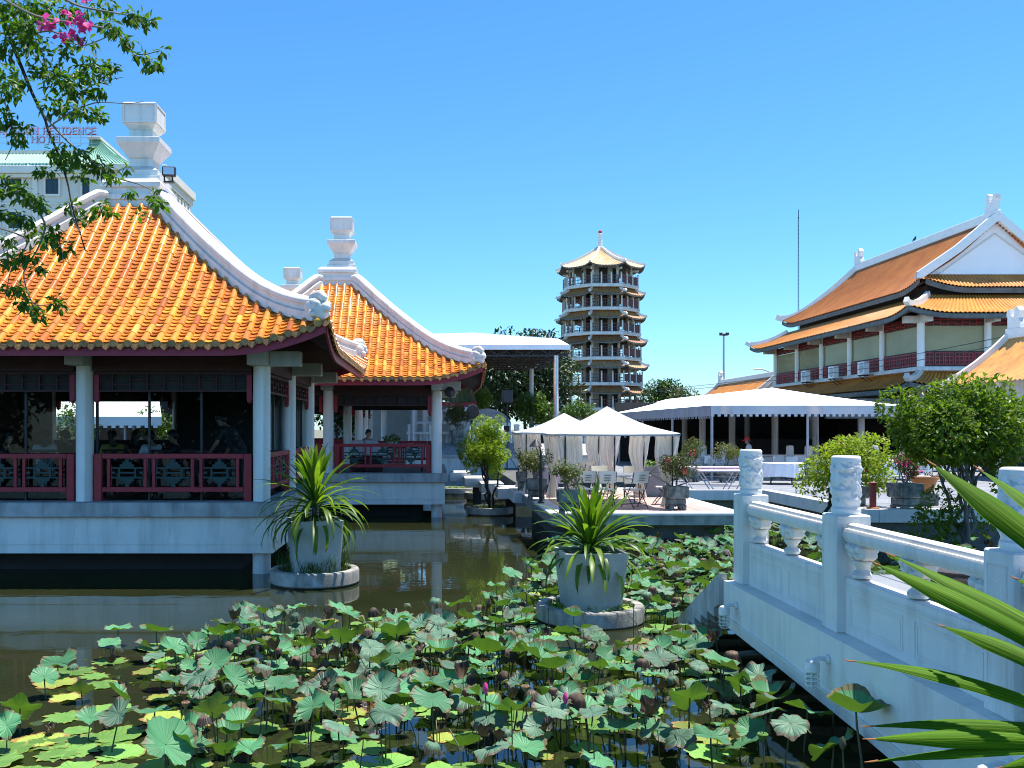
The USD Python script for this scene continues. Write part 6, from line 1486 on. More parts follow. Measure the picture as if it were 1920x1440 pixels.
def gazebo(label, X0, X1, Y0, Y1, ze, zp, seed):
    t = thing('gazebo', label, 'gazebo', ((X0 + X1) / 2, (Y0 + Y1) / 2, PZ), group='white canopy gazebos on the platform'); hx_, hy = (X1 - X0) / 2, (Y1 - Y0) / 2; ze -= PZ; zp -= PZ
    q = MB(); k = 12
    cor = [np.array([sx * hx_, sy * hy, ze]) for sx, sy in ((-1, -1), (1, -1), (1, 1), (-1, 1))]; pk = np.array([0, 0, zp])
    for i in range(4):
        a, b = cor[i], cor[(i + 1) % 4]
        q.grid(np.array([[a + (b - a) * u * (1 - s) + (pk - a) * s - np.array([0, 0, .10 * math.sin(PI * s) * (1 - .35 * math.sin(PI * u))]) - np.array([0, 0, .02 * math.sin(PI * u) * (1 - s)]) for u in np.linspace(0, 1, k)] for s in np.linspace(0, 1, k)]))
    q.tm(q.mesh(), np.array([[1, 0, 0, 0], [0, 1, 0, 0], [0, 0, 1, -.012], [0, 0, 0, 1.0]]))
    part('canopy', q, LOOK['gazebo_canvas'], t, smooth=35)
    q = MB()
    for i in range(4):
        a, b = cor[i], cor[(i + 1) % 4]; q.bar(a * .99 + (0, 0, -.03), b * .99 + (0, 0, -.03), .03, .03)
        for s in np.linspace(.04, .96, 12): c = a + (b - a) * s; q.bar(c * .99 + (0, 0, -.04), c * .99 + (0, 0, -.085), .02, .02)
    part('eave_rail', q, LOOK['grey_metal'], t)
    for i, (sx, sy) in enumerate(((-1, -1), (1, -1), (1, 1), (-1, 1))):
        x, y = sx * (hx_ - .16), sy * (hy - .16)
        part('pole', MB().tube([(x, y, .012), (x, y, ze - .02)], .022, 8), LOOK['black_metal'], t, smooth=40)
        part('curtain', curtain(x - sx * .10, y - .03 * sy, ze - .07, .04, .60, .0 if i < 2 else .2, seed + i, .66, (sx * -.05, 0)), LOOK['curtain'], t, smooth=True)
        if i == 1: part('curtain', curtain(x - sx * .02, y - sy * .30, ze - .07, .04, .5, PI / 2, seed + 9 + i, .66, (0, -.03 * sy)), LOOK['curtain'], t, smooth=True)
    return t
gazebo('nearer white canopy gazebo with tied curtains over the folding chairs', 2.98, 5.86, 22.75, 26.2, 2.74, 3.42, 300)
gazebo('white canopy gazebo standing behind the nearer one on the platform', 2.55, 5.45, 27.9, 30.9, 2.75, 3.33, 330)

def folding_chair(P, plastic):
    m = LOOK[plastic]
    q = MB(); q.grid(np.array([[(x, y, .445 + .012 * (1 - (x / .21) ** 2) - .03 * (y < -.14) * 0) for x in np.linspace(-.21, .21, 7)] for y in np.linspace(-.19, .21, 6)])); q2 = MB().slab(np.array(q.v[0]).reshape(6, 7, 3), .03); part('seat', q2, m, P, smooth=40)
    pts = np.array([[(x, -.215 - .07 * ((z - .60) / .28) - .03 * (1 - (x / .22) ** 2), z) for x in np.linspace(-.225, .225, 9)] for z in np.linspace(.60, .885, 5)])
    q = MB(); q.grid(pts); q.grid(pts[:, ::-1] + (0, .022, 0))
    for a, b in ((pts[0], pts[0] + (0, .022, 0)), (pts[-1] + (0, .022, 0), pts[-1]), (pts[:, 0] + (0, .022, 0), pts[:, 0]), (pts[:, -1], pts[:, -1] + (0, .022, 0))): q.grid(np.stack([a, b]))
    b_ = part('backrest', q, m, P, smooth=40)
    q = MB()
    for z in (.66, .72, .78): q.bar((-.08, -.272 - .06 * ((z - .6) / .28), z), (.08, -.272 - .06 * ((z - .6) / .28), z), .012, .012)
    part('backrest_slot', q, LOOK['dark_frame'], b_)
    for s in (-1, 1):
        q = MB(); q.tube([(s * .235, .26, .0), (s * .225, -.10, .45), (s * .222, -.21, .62), (s * .222, -.275, .86)], .012, 6); part('leg', q, LOOK['dark_frame'], P, smooth=40)
        q = MB(); q.tube([(s * .20, -.24, .0), (s * .20, .02, .30), (s * .20, .16, .435)], .012, 6); part('leg', q, LOOK['dark_frame'], P, smooth=40)
    q = MB(); q.tube([(-.235, .20, .075), (.235, .20, .075)], .009, 6); q.tube([(-.2, -.20, .05), (.2, -.20, .05)], .009, 6); q.tube([(-.2, -.18, .10), (0, -.12, .19), (.2, -.18, .10)], .008, 6); part('stretcher', q, LOOK['dark_frame'], P)
FC = proto('folding_chair'); folding_chair(FC, 'chair_plastic')
WC = proto('white_folding_chair'); folding_chair(WC, 'chair_white')
GC = 'cream folding chairs round the gazebo table'
for px, Y, rz, lab in ((1094, 23.4, .25, 'cream folding chair with its back to the pond, left of the gazebo table'), (1134, 23.3, .04, 'cream folding chair square in the middle before the gazebo table'),
                       (1191, 23.2, .38, 'cream folding chair turned aside in the open front of the gazebo'), (1186, 25.9, 3.0, 'cream folding chair on the far side of the gazebo table, right one'),
                       (1128, 25.9, 3.2, 'cream folding chair on the far side of the gazebo table, left one'), (1245, 24.2, 1.45, 'cream folding chair seen side on near the right gazebo curtain'),
                       (1076, 24.4, -1.2, 'cream folding chair half hidden by the left gazebo curtain')):
    p = at(px, 900, Y); copy_of(FC, 'folding_chair', lab, 'chair', (p[0], Y, PZ + .006), rz, GC)
t = thing('folding_table', 'pale oval folding table with thin dark legs under the nearer gazebo', 'table', (4.62, 24.6, PZ + .006))
q = MB(); q.lathe([(.92, .70), (.95, .715), (.95, .74), (.93, .75)], (0, 0, 0), 36, .62); part('tabletop', q, LOOK['chair_white'], t, smooth=40)
for sx in (-1, 1):
    for sy in (-1, 1): q = MB(); q.tube([(sx * .55, sy * .32, .70), (sx * .60, sy * .34, 0)], .014, 6); part('leg', q, LOOK['dark_frame'], t)
    q = MB(); q.tube([(sx * .58, -.34, .25), (sx * .58, .34, .25)], .010, 6); part('brace', q, LOOK['dark_frame'], t)
def clothed_table(label, x, y, z, r, drop=.45, cl='tablecloth', rz=0, square=False, group=None):
    t = thing('round_table' if not square else 'square_table', label, 'table', (x, y, z), rz, group=group)
    for k in range(4): q = MB(); a = k * PI / 2 + .4; q.tube([(.55 * r * math.cos(a), .55 * r * math.sin(a), .72), (.7 * r * math.cos(a), .7 * r * math.sin(a), 0)], .014, 6); part('leg', q, LOOK['dark_frame'], t)
    q = MB(); q.lathe([(r * .97, .70), (r * .97, .735)], (0, 0, 0), 4 if square else 36, 1, PI / 4 if square else 0); part('tabletop', q, LOOK['grey_white'], t)
    n = 96; a = np.arange(n + 1) / n * 2 * PI; P = []
    for rr, zz, am in ((0.0, .745, 0), (.9, .745, 0), (1.0, .740, 0), (1.02, .70, .01), (1.03, .745 - drop * .5, .035), (1.04, .745 - drop, .055)):
        row = []
        for k in a:
            sq = 1 / max(abs(math.cos(k)), abs(math.sin(k))) * .78 if square else 1
            row.append((r * math.cos(k) * (rr * sq + am * math.sin(k * 17 + 1.3 * math.sin(k * 5))), r * math.sin(k) * (rr * sq + am * math.sin(k * 17 + 1.3 * math.sin(k * 5))), zz - .04 * drop * math.sin(k * 4) * (rr > 1.03)))
        P.append(row)
    c = part('tablecloth', MB().grid(np.array(P)[:, ::-1]), LOOK[cl], t, smooth=40)
    return t
GT = 'white clothed tables on the terrace'
clothed_table('square table under a pinkish cloth inside the rear gazebo', 3.75, 29.2, PZ + .006, .62, .5, 'pink_cloth', .3, True)
for rz, dx, dy, lab in ((.9, .5, -.65, 'cream folding chair leaning by the pink clothed table in the rear gazebo'), (2.6, .8, .6, 'cream folding chair beyond the pink clothed table')):
    copy_of(FC, 'folding_chair', lab, 'chair', (3.9 + dx, 29.2 + dy, PZ + .006), rz, GC)
TB = [(1465, 33.8, .72, 'white clothed round table nearest the terrace edge, between two carved posts'), (1432, 39.5, .6, 'white clothed table further back above the first carved post'), (1520, 38, .72, 'white clothed table behind the twiggy shrub'),
      (1700, 36.5, .72, 'white clothed table partly behind the pink blossoms'), (1655, 33.5, .7, 'white clothed table left of the pink blossom planter'), (1755, 38.5, .72, 'white clothed table in the shade of the round tree'), (1330, 40.5, .6, 'white clothed table at the marquee front corner'), (1600, 41, .72, 'white clothed table deep under the marquee')]
for px, Y, r, lab in TB:
    p = at(px, 900, Y); clothed_table(lab, p[0], Y, TZ + .004, r, .48, group=GT)
WCH = [(1326, 37.2, 0.1), (1348, 37.4, -.2), (1385, 38.0, .3), (1462, 37.5, 3.0), (1500, 37.3, 2.8), (1436, 36.2, 1.2), (1540, 36.0, -1.2), (1480, 36.0, 2.4), (1645, 36.5, .6), (1668, 32.2, .1), (1700, 33.0, 2.0), (1725, 34.5, -1.2), (1680, 38.2, 2.9), (1742, 36.2, 1.3), (1710, 39.0, 3.1), (1565, 39.5, .4), (1615, 37.5, 1.2), (1310, 38.8, .2), (1416, 41.2, 2.9), (1770, 35.4, .2), (1690, 30.6, .15), (1732, 30.2, -.4), (1405, 36.4, .1)]
WHR = ['beside the marquee corner pole', 'left of the shrub planter behind the pink tables', 'just behind the shrub planter', 'behind the nearest clothed table', 'right behind the nearest clothed table', 'at the left end of the nearest clothed table', 'by the twiggy shrub top', 'tucked close behind the nearest clothed table', 'right of the twiggy shrub', 'standing alone left of the blossom planter', 'just behind the blossom planter', 'right of the blossom planter', 'far behind the blossom planter', 'under the left side of the round tree', 'furthest back above the blossoms', 'deep under the marquee right of the posts', 'between twiggy shrub and round tree', 'under the marquee left corner', 'behind the back clothed table', 'in the shade of the round tree', 'nearest the terrace edge, left of the blossoms', 'nearest the terrace edge beside the round tree', 'hidden half by the first carved post']
for (px, Y, rz), w in zip(WCH, WHR):
    p = at(px, 900, Y); copy_of(WC, 'white_folding_chair', f'white folding chair {w}', 'chair', (p[0], Y, TZ + .004), rz, 'white folding chairs on the terrace')
# two long pink-topped folding tables standing at the terrace edge
for i, (xa, xb, Y, zt, lab) in enumerate(((7.75, 9.75, 30.6, 1.64, 'rear one of two long pink-topped folding tables at the terrace edge'), (8.25, 9.95, 29.95, 1.56, 'front one of two long pink-topped folding tables at the terrace edge'))):
    t = thing('long_table', lab, 'table', ((xa + xb) / 2, Y, TZ), group='long pink folding tables'); h = zt - TZ; L = xb - xa
    q = MB(); q.bx(-L / 2, L / 2, -.3, .3, h - .05, h, .01); part('tabletop', q, LOOK['pink_cloth'], t)
    for s in (-1, 1):
        for y in (-.24, .24):
            q = MB(); q.tube([(s * (L / 2 - .05), y, h - .05), (s * (L / 2 - .45) , y, .004)], .018, 8); part('leg', q, LOOK['steel'], t, smooth=40)
        q = MB(); q.tube([(s * (L / 2 - .22), -.24, h * .55), (s * (L / 2 - .22), .24, h * .55)], .014, 6); part('cross_bar', q, LOOK['steel'], t)
    q = MB(); q.tube([(-L / 2 + .36, 0, .16), (L / 2 - .36, 0, .16)], .014, 6); q.tube([(-L / 2 + .2, .0, h - .2), (L / 2 - .2, .0, h - .2)], .014, 6); part('stretcher', q, LOOK['steel'], t)
# terrace posts and low wall
for i, (px, w) in enumerate(((1307, 'leftmost, beside the gazebo curtain'), (1318, 'second, close beside the leftmost one'), (1358, 'by the marquee corner pole'), (1481, 'right of the person in the red cap'), (1516, 'left of the twiggy shrub top'), (1640, 'between twiggy shrub and round tree'))):
    Y = 39.2 + .5 * (i % 2); p = at(px, 800, Y)
    t = thing('round_post', f'short white round stone post on the terrace, {w}', 'post', (p[0], Y, TZ), group='short white round posts on the terrace')
    q = MB(); q.lathe([(.15, 0), (.15, .75), (.16, .78), (.12, .82)], (0, 0, 0), 16); part('shaft', q, LOOK['old_white'], t, smooth=40)
    q = MB(); q.lathe([(.13, .815), (.155, .84), (.15, 1.18), (.12, 1.24), (0, 1.25)], (0, 0, 0), 16); part('carved_cap', q, LOOK['clean_white'], t, smooth=40)
q = MB(); q.bx(10.9, 16.2, 40.6, 40.85, TZ, TZ + .78, .02); w_ = thing('low_wall', 'low white wall behind the clothed tables under the marquee', 'wall'); part('wall_face', q, LOOK['clean_white'], w_)
q = MB(); q.bx(10.85, 16.25, 40.55, 40.9, TZ + .781, TZ + .84, .01); part('coping', q, LOOK['clean_white'], w_)
rp = on(1642, 960, TZ); t = thing('red_brown_post', 'short red brown post at the terrace edge beside the twiggy shrub', 'post', (rp[0], 22.62, TZ + .07))
q = MB(); q.box((0, 0, .29), (.12, .12, .58), 0, .008); part('shaft', q, LOOK['red_post'], t)
q = MB(); q.box((0, 0, .02), (.24, .2, .035), 0, .01); part('foot_plate', q, LOOK['orange_clay'], t)
q = MB(); q.box((0, 0, .60), (.15, .15, .035), 0, .01); part('post_cap', q, LOOK['red_post'], t)
oc = at(1733, 893, 24.5); t = thing('clay_pot', 'orange terracotta pot between the blossoms and the round tree', 'plant pot', (oc[0], 24.5, TZ + .3))
q = MB(); q.box((0, 0, -.15), (.5, .5, .30), 0, .02); part('plinth', q, LOOK['dark_concrete'], t)
q = MB(); q.lathe([(.15, 0), (.22, .1), (.30, .34), (.34, .36), (.34, .42), (.28, .42), (.26, .36)], (0, 0, 0), 24); part('pot_body', q, LOOK['orange_clay'], t, smooth=40)
q = MB(); q.lathe([(.27, .38), (0, .40)], (0, 0, 0), 16); part('earth', q, LOOK['soil'], t)
# black lamp post at the platform corner
lp = on(1014, 944, PZ); t = thing('lamp_post', 'slim black lamp post with bent neck and cone shade at the platform corner', 'lamp post', (lp[0], lp[1], PZ + .004))
H = (944 - 827) / FPX * lp[1]
q = MB(); q.lathe([(.09, 0), (.09, .03), (.045, .06), (.045, .9), (.032, .93), (.030, H * .80)], (0, 0, 0), 12); part('post', q, LOOK['black_metal'], t, smooth=40)
q = MB(); q.tube([(0, 0, H * .80), (-.02, 0, H * .88), (-.08, 0, H * .95), (-.13, 0, H * .99)], .018, 8); part('neck', q, LOOK['black_metal'], t, smooth=40)
q = MB(); q.lathe([(.17, -.10), (.165, -.08), (.06, .05), (.03, .09), (0, .10)], (-.13, 0, H * .97), 18); part('lamp_shade', q, LOOK['black_metal'], t, smooth=40)
q = MB(); q.tube([(.0, 0, H * .70), (-.09, 0, H * .82), (-.12, 0, H * .9)], .010, 6); part('cable_loop', q, LOOK['black_metal'], t, smooth=40)

# ---------------------------------------------------------------- dining room of the nearest pavilion, people
CHW = proto('wooden_chair')
def wooden_chair():
    P = CHW; m = LOOK['dark_red_wood']
    q = MB(); q.box((0, 0, .45), (.44, .42, .04), 0, .01); part('seat', q, m, P)
    for sx in (-1, 1):
        q = MB(); q.bx(sx * .2 - .02, sx * .2 + .02, .17, .21, 0, .43); part('leg', q, m, P)
        q = MB(); q.bar((sx * .2, -.19, 0), (sx * .2, -.22, .95), .04, .04); part('leg', q, m, P)
    q = MB(); q.bar((-.27, -.22, .96), (.27, -.22, .96), .05, .05); part('crest_rail', q, m, P)
    q = MB(); q.bar((0, -.205, .47), (0, -.218, .94), .14, .02, (0, 1, 0)); part('back_splat', q, m, P)
    q = MB(); q.bx(-.2, .2, .17, .2, .18, .21); q.bx(-.2, .2, -.2, -.17, .18, .21); part('stretcher', q, m, P)
wooden_chair()
def hand(wrist, d, n, s=1.0, curl=.5):
    """hulls of a palm, four fingers and a thumb; d along the hand, n out of its back"""
    d = np.asarray(d, float) / np.linalg.norm(d); n = np.asarray(n, float); n = n - d * np.dot(n, d); n /= np.linalg.norm(n); w = np.cross(d, n); o = np.asarray(wrist, float); H = []
    pal = [(o + w * k * .026 * s + d * .012 * s, .016 * s) for k in (-1, 1)] + [(o + w * k * .034 * s + d * .085 * s, .013 * s) for k in (-1, 1)]; H.append(pal)
    for k, L in ((-1.0, .062), (-.35, .075), (.33, .080), (1.0, .070)):
        a = o + w * k * .032 * s + d * .088 * s; b = a + (d * math.cos(curl * .6) - n * math.sin(curl * .6)) * L * .5 * s; c = b + (d * math.cos(curl * 1.6) - n * math.sin(curl * 1.6)) * L * .5 * s
        H += [[(a, .0095 * s), (b, .009 * s)], [(b, .009 * s), (c, .008 * s)]]
    a = o + w * .03 * s + d * .03 * s; b = a + (w * .8 + d * .6) * .035 * s; c = b + (w * .2 + d * .9 - n * .3) * .03 * s
    H += [[(a, .013 * s), (b, .011 * s)], [(b, .011 * s), (c, .009 * s)]]
    return H
def person(label, loc, rz, pose, shirt, hair='hair_black', group=None, trousers='cloth_black', sc=1.0, held=None, cap=False, long_hair=False):
    t = thing('person', label, 'person', loc, rz, group=group, sc=sc); j = {k: np.asarray(v, float) for k, v in pose.items()}
    up = j['head'] - j['neck']; up /= np.linalg.norm(up); f = np.asarray(pose.get('face', (0, 1, 0)), float); f = f - up * np.dot(f, up); f /= np.linalg.norm(f); sd = np.cross(f, up); h = j['head']
    B = [[(h + up * .045 - f * .01, .092), (h - up * .02 + f * .012, .080), (h - up * .085 + f * .045, .042)], [(h + f * .088 - up * .01, .012), (h + f * .104 - up * .035, .013)], [(h + f * .082 - up * .068, .017), (h + f * .078 - up * .068 + sd * .018, .012), (h + f * .078 - up * .068 - sd * .018, .012)]]
    for s in (-1, 1): B += [[(h + sd * s * .083 - up * .015 - f * .01, .022), (h + sd * s * .08 - up * .045, .014)], [(h + f * .078 + up * .006 + sd * s * .032, .013)]]
    B.append([(j['neck'], .055), (h - up * .07, .052)])
    T = [[(j['neck'] - up * .03, .06), (j['sl'], .055), (j['sr'], .055), (j['chest'], .125)], [(j['chest'] + sd * .05, .115), (j['chest'] - sd * .05, .115), (j['pelvis'] + sd * .06, .115), (j['pelvis'] - sd * .06, .115)]]
    B += T; sh = [[(p, r + .012) for p, r in T[0][1:]], [(p, r + .014) for p, r in T[1]]]; tr_ = [[(j['pelvis'] + sd * .06, .126), (j['pelvis'] - sd * .06, .126)]]
    for s in ('l', 'r'):
        S, El, Wr, K, A, Toe = j['s' + s], j['e' + s], j['w' + s], j['k' + s], j['a' + s], j['t' + s]; hp = j['pelvis'] + sd * (.085 if s == 'r' else -.085)
        B += [[(S, .05), (El, .04)], [(El, .04), (El * .55 + Wr * .45, .039), (Wr, .027)]] + hand(Wr, Wr - El, pose.get('back', (0, 0, 1)), 1.0, .6)
        B += [[(hp, .085), (K, .055)], [(K, .055), (K * .65 + A * .35 , .055), (A, .036)], [(A, .036), (Toe, .028)]]
        sh += [[(S, .063), (S * .35 + El * .65, .058)]]; tr_ += [[(hp, .098), (K, .070)], [(K, .070), (A + (0, 0, .03), .056)]]
    body = blob(B, .045, 3); part('body', body, LOOK['skin'], t, smooth=True)
    part('shirt', blob(sh, .06, 4), LOOK[shirt], t, smooth=True); part('trousers', blob(tr_, .07, 4), LOOK[trousers], t, smooth=True)
    for s in ('l', 'r'): part('shoe', blob([[(j['a' + s] - (0, 0, .03), .045), (j['t' + s], .04)]], .04, 2), LOOK['cloth_black'], t, smooth=True)
    hr = [[(h + up * .055 - f * .022, .100), (h + up * .0 - f * .05, .085)], [(h + up * .085 + f * .03, .058), (h + up * .06 - f * .02, .09)]]
    if long_hair: hr.append([(h - f * .06, .085), (h - up * .20 - f * .07, .07)])
    part('hair', blob(hr, .05, 4), LOOK[hair], t, smooth=True)
    if cap:
        c = part('cap', blob([[(h + up * .075 - f * .01, .105), (h + up * .05 - f * .02, .106)]], .05, 3), LOOK['cap_red'], t, smooth=True)
        part('peak', blob([[(h + up * .06 + f * .10, .03), (h + up * .05 + f * .17 + sd * .05, .012), (h + up * .05 + f * .17 - sd * .05, .012)]], .04, 2), LOOK['cap_red'], c, smooth=True)
    return t
def seated(lean=.05, arms=.0, turn=0.0):
    return dict(pelvis=(0, -.05, .55), chest=(0, -.03 + lean, .92), neck=(0, .0 + lean, 1.10), head=(0 + turn * .02, .035 + lean * 1.2, 1.255), face=(turn, 1, -.15), sl=(-.185, -.01 + lean, 1.03), sr=(.185, -.01 + lean, 1.03), el=(-.24, .10 + lean, .80), er=(.24, .12 + lean + arms, .80),
                wl=(-.14, .32 + lean, .80), wr=(.15, .30 + lean + arms, .80 + arms), kl=(-.12, .38, .52), kr=(.12, .38, .52), al=(-.12, .36, .10), ar=(.12, .36, .10), tl=(-.13, .50, .04), tr=(.13, .50, .04))
FZ = FLOOR + .002
DN = 'diners seated at tables inside the nearest pavilion'
for px, Y, rz, sh, ln, ar, lg, lab in ((4, 20.7, -1.2, 'cloth_black', .08, 0, False, 'seated diner cut by the left photo edge'), (84, 20.6, .3, 'cloth_white', .05, 0, True, 'diner in white with full dark hair at the left pane'), (133, 21.3, 1.4, 'cloth_black', .1, .1, False, 'dark dressed diner beside the middle front column'),
                                      (212, 21.0, .5, 'cloth_yellow', .06, 0, True, 'diner in yellowish top right of the middle column'), (250, 21.6, -.2, 'cloth_black', .08, 0, True, 'dark dressed diner with back turned at centre pane'), (289, 20.6, .9, 'cloth_white', .1, .05, False, 'diner in a pale shirt leaning over the rail side table'), (331, 21.4, 1.6, 'cloth_black', .04, .1, False, 'diner in profile before the bright awning')):
    p = at(px, 800, Y); person(lab, (p[0], Y, FZ), rz, seated(ln, ar), sh, group=DN, long_hair=lg)
    a = rz; copy_of(CHW, 'wooden_chair', 'dark wooden chair under the ' + lab.replace('seated ', '').replace('dark dressed ', 'dark ').replace('beside the', 'by the'), 'chair', (p[0] + .03 * math.sin(a), Y - .03, FZ), rz, 'dark wooden dining chairs in the nearest pavilion')
wt = dict(pelvis=(0, -.10, .92), chest=(0, .10, 1.24), neck=(0, .22, 1.40), head=(0, .31, 1.52), face=(0, 1, -.55), sl=(-.19, .17, 1.34), sr=(.19, .17, 1.34), el=(-.26, .26, 1.06), er=(.25, .22, 1.05), wl=(-.16, .45, .90), wr=(.20, .33, .82), kl=(-.10, -.02, .50), kr=(.10, -.06, .50), al=(-.10, -.10, .09), ar=(.10, -.10, .09), tl=(-.11, .06, .035), tr=(.11, .06, .035))
p = at(440, 800, 20.5); person('waiter in a black shirt leaning over a table inside the nearest pavilion', (p[0], 20.5, FZ), 1.25, wt, 'cloth_black', sc=1.06)
def round_dining(label, px, Y, r=.62):
    p = at(px, 850, Y); t = thing('dining_table', label, 'table', (p[0], Y, FZ), group='round dining tables in the nearest pavilion')
    q = MB(); q.lathe([(r - .02, .72), (r, .735), (r, .755), (r - .02, .765)], (0, 0, 0), 32); part('tabletop', q, LOOK['dark_red_wood'], t, smooth=40)
    q = MB(); q.lathe([(.30, 0), (.30, .03), (.10, .08), (.07, .3), (.10, .60), (.22, .72)], (0, 0, 0), 20); part('pedestal', q, LOOK['dark_red_wood'], t, smooth=40)
    for k in range(5):
        a = k * 1.257 + px; q = MB(); x, y = .38 * math.cos(a), .38 * math.sin(a)
        if k % 2: q.lathe([(.03, .767), (.055, .79), (.07, .83), (.06, .83), (.04, .79)], (x, y, 0), 14); nm, lb_ = 'bowl', 'white bowl'
        else: q.lathe([(.035, .767), (.036, .86), (.033, .87), (.02, .88)], (x, y, 0), 12); nm, lb_ = 'cup', 'white cup'
        b = part('top_' + nm, q, LOOK['clean_white'], t, smooth=40)
for px, Y, lab in ((50, 21.6, 'round dining table before the diners at the left pane'), (250, 20.95, 'round dining table among diners right of the middle column'), (395, 20.8, 'round dining table that the black-shirted waiter leans over')):
    round_dining(lab, px, Y)
for px, Y, rz, lab in ((365, 20.3, .2, 'empty dark wooden chair left of the waiter'), (405, 21.9, 3.0, 'empty dark wooden chair beyond the waiter table'), (310, 22.0, 2.6, 'empty dark wooden chair behind the pale shirted diner'), (40, 22.4, 2.9, 'empty dark wooden chair behind the left diners')):
    p = at(px, 850, Y); copy_of(CHW, 'wooden_chair', lab, 'chair', (p[0], Y, FZ), rz, 'dark wooden dining chairs in the nearest pavilion')
# second pavilion: a sofa back, a table and one guest
p = at(688, 830, 32.6); person('dark haired guest seated behind the railing of the second pavilion', (p[0], 32.6, FZ), -2.2, seated(.03), 'cloth_grey')
for i, px in enumerate((676, 700)):
    p = at(px, 826, 31.75); t = thing('seat_cushion', ('left grey cushion propped against the second pavilion railing', 'right grey cushion propped against the second pavilion railing')[i], 'cushion', (p[0], 31.75, FZ + .62), .3, group='grey cushions behind the second pavilion railing')
    part('pad', blob([[((-.26, 0, 0), .09), ((.2, 0, 0), .09), ((.28, .02, -.0), .08), ((-.2, .08, .36), .08), ((.10, .08, .34), .08)]], .06, 4), LOOK['seat_cushion'], t, smooth=True)
    q = MB(); q.bx(-.3, .3, -.1, .3, -.62, -.12, .02); part('box_base', q, LOOK['dark_red_wood'], t)
p = at(752, 830, 32.2); t = thing('dining_table', 'long dark table behind the railing of the second pavilion', 'table', (p[0], 32.2, FZ))
q = MB(); q.bx(-.8, .8, -.35, .35, .86, .91, .01); part('tabletop', q, LOOK['black_metal'], t)
for sx in (-1, 1):
    for sy in (-1, 1): q = MB(); q.bx(sx * .7 - .03, sx * .7 + .03, sy * .28 - .03, sy * .28 + .03, 0, .86); part('leg', q, LOOK['black_metal'], t)
t2 = thing('table_planter', 'small green potted plant on the dark table in the second pavilion', 'plant', (p[0] - .3, 32.2, FZ + .912))
q = MB(); q.lathe([(.2, 0), (.24, .08), (.20, .08)], (0, 0, 0), 18, .6); part('bowl', q, LOOK['grey_white'], t2, smooth=40)
part('foliage', leaf_cloud([(0, 0, .15)], [(.28, .14, .12)], 220, .09, np.random.default_rng(6)), LOOK['leaf_bright'], t2)
# person in a red cap on the terrace
sp_ = dict(pelvis=(0, -.02, .92), chest=(0, .0, 1.26), neck=(0, .02, 1.44), head=(0, .06, 1.58), face=(0, 1, -.3), sl=(-.19, .0, 1.38), sr=(.19, .0, 1.38), el=(-.25, .03, 1.08), er=(.25, .03, 1.08), wl=(-.20, .22, .95), wr=(.20, .22, .95), kl=(-.10, .03, .50), kr=(.10, .02, .50), al=(-.10, -.03, .09), ar=(.10, -.03, .09), tl=(-.11, .12, .035), tr=(.11, .12, .035))
p = at(1404, 835, 37.0); person('person in a red cap and white shirt standing among the terrace tables', (p[0], 37.0, TZ + .004), 1.1, sp_, 'cloth_white', cap=True, sc=.93)
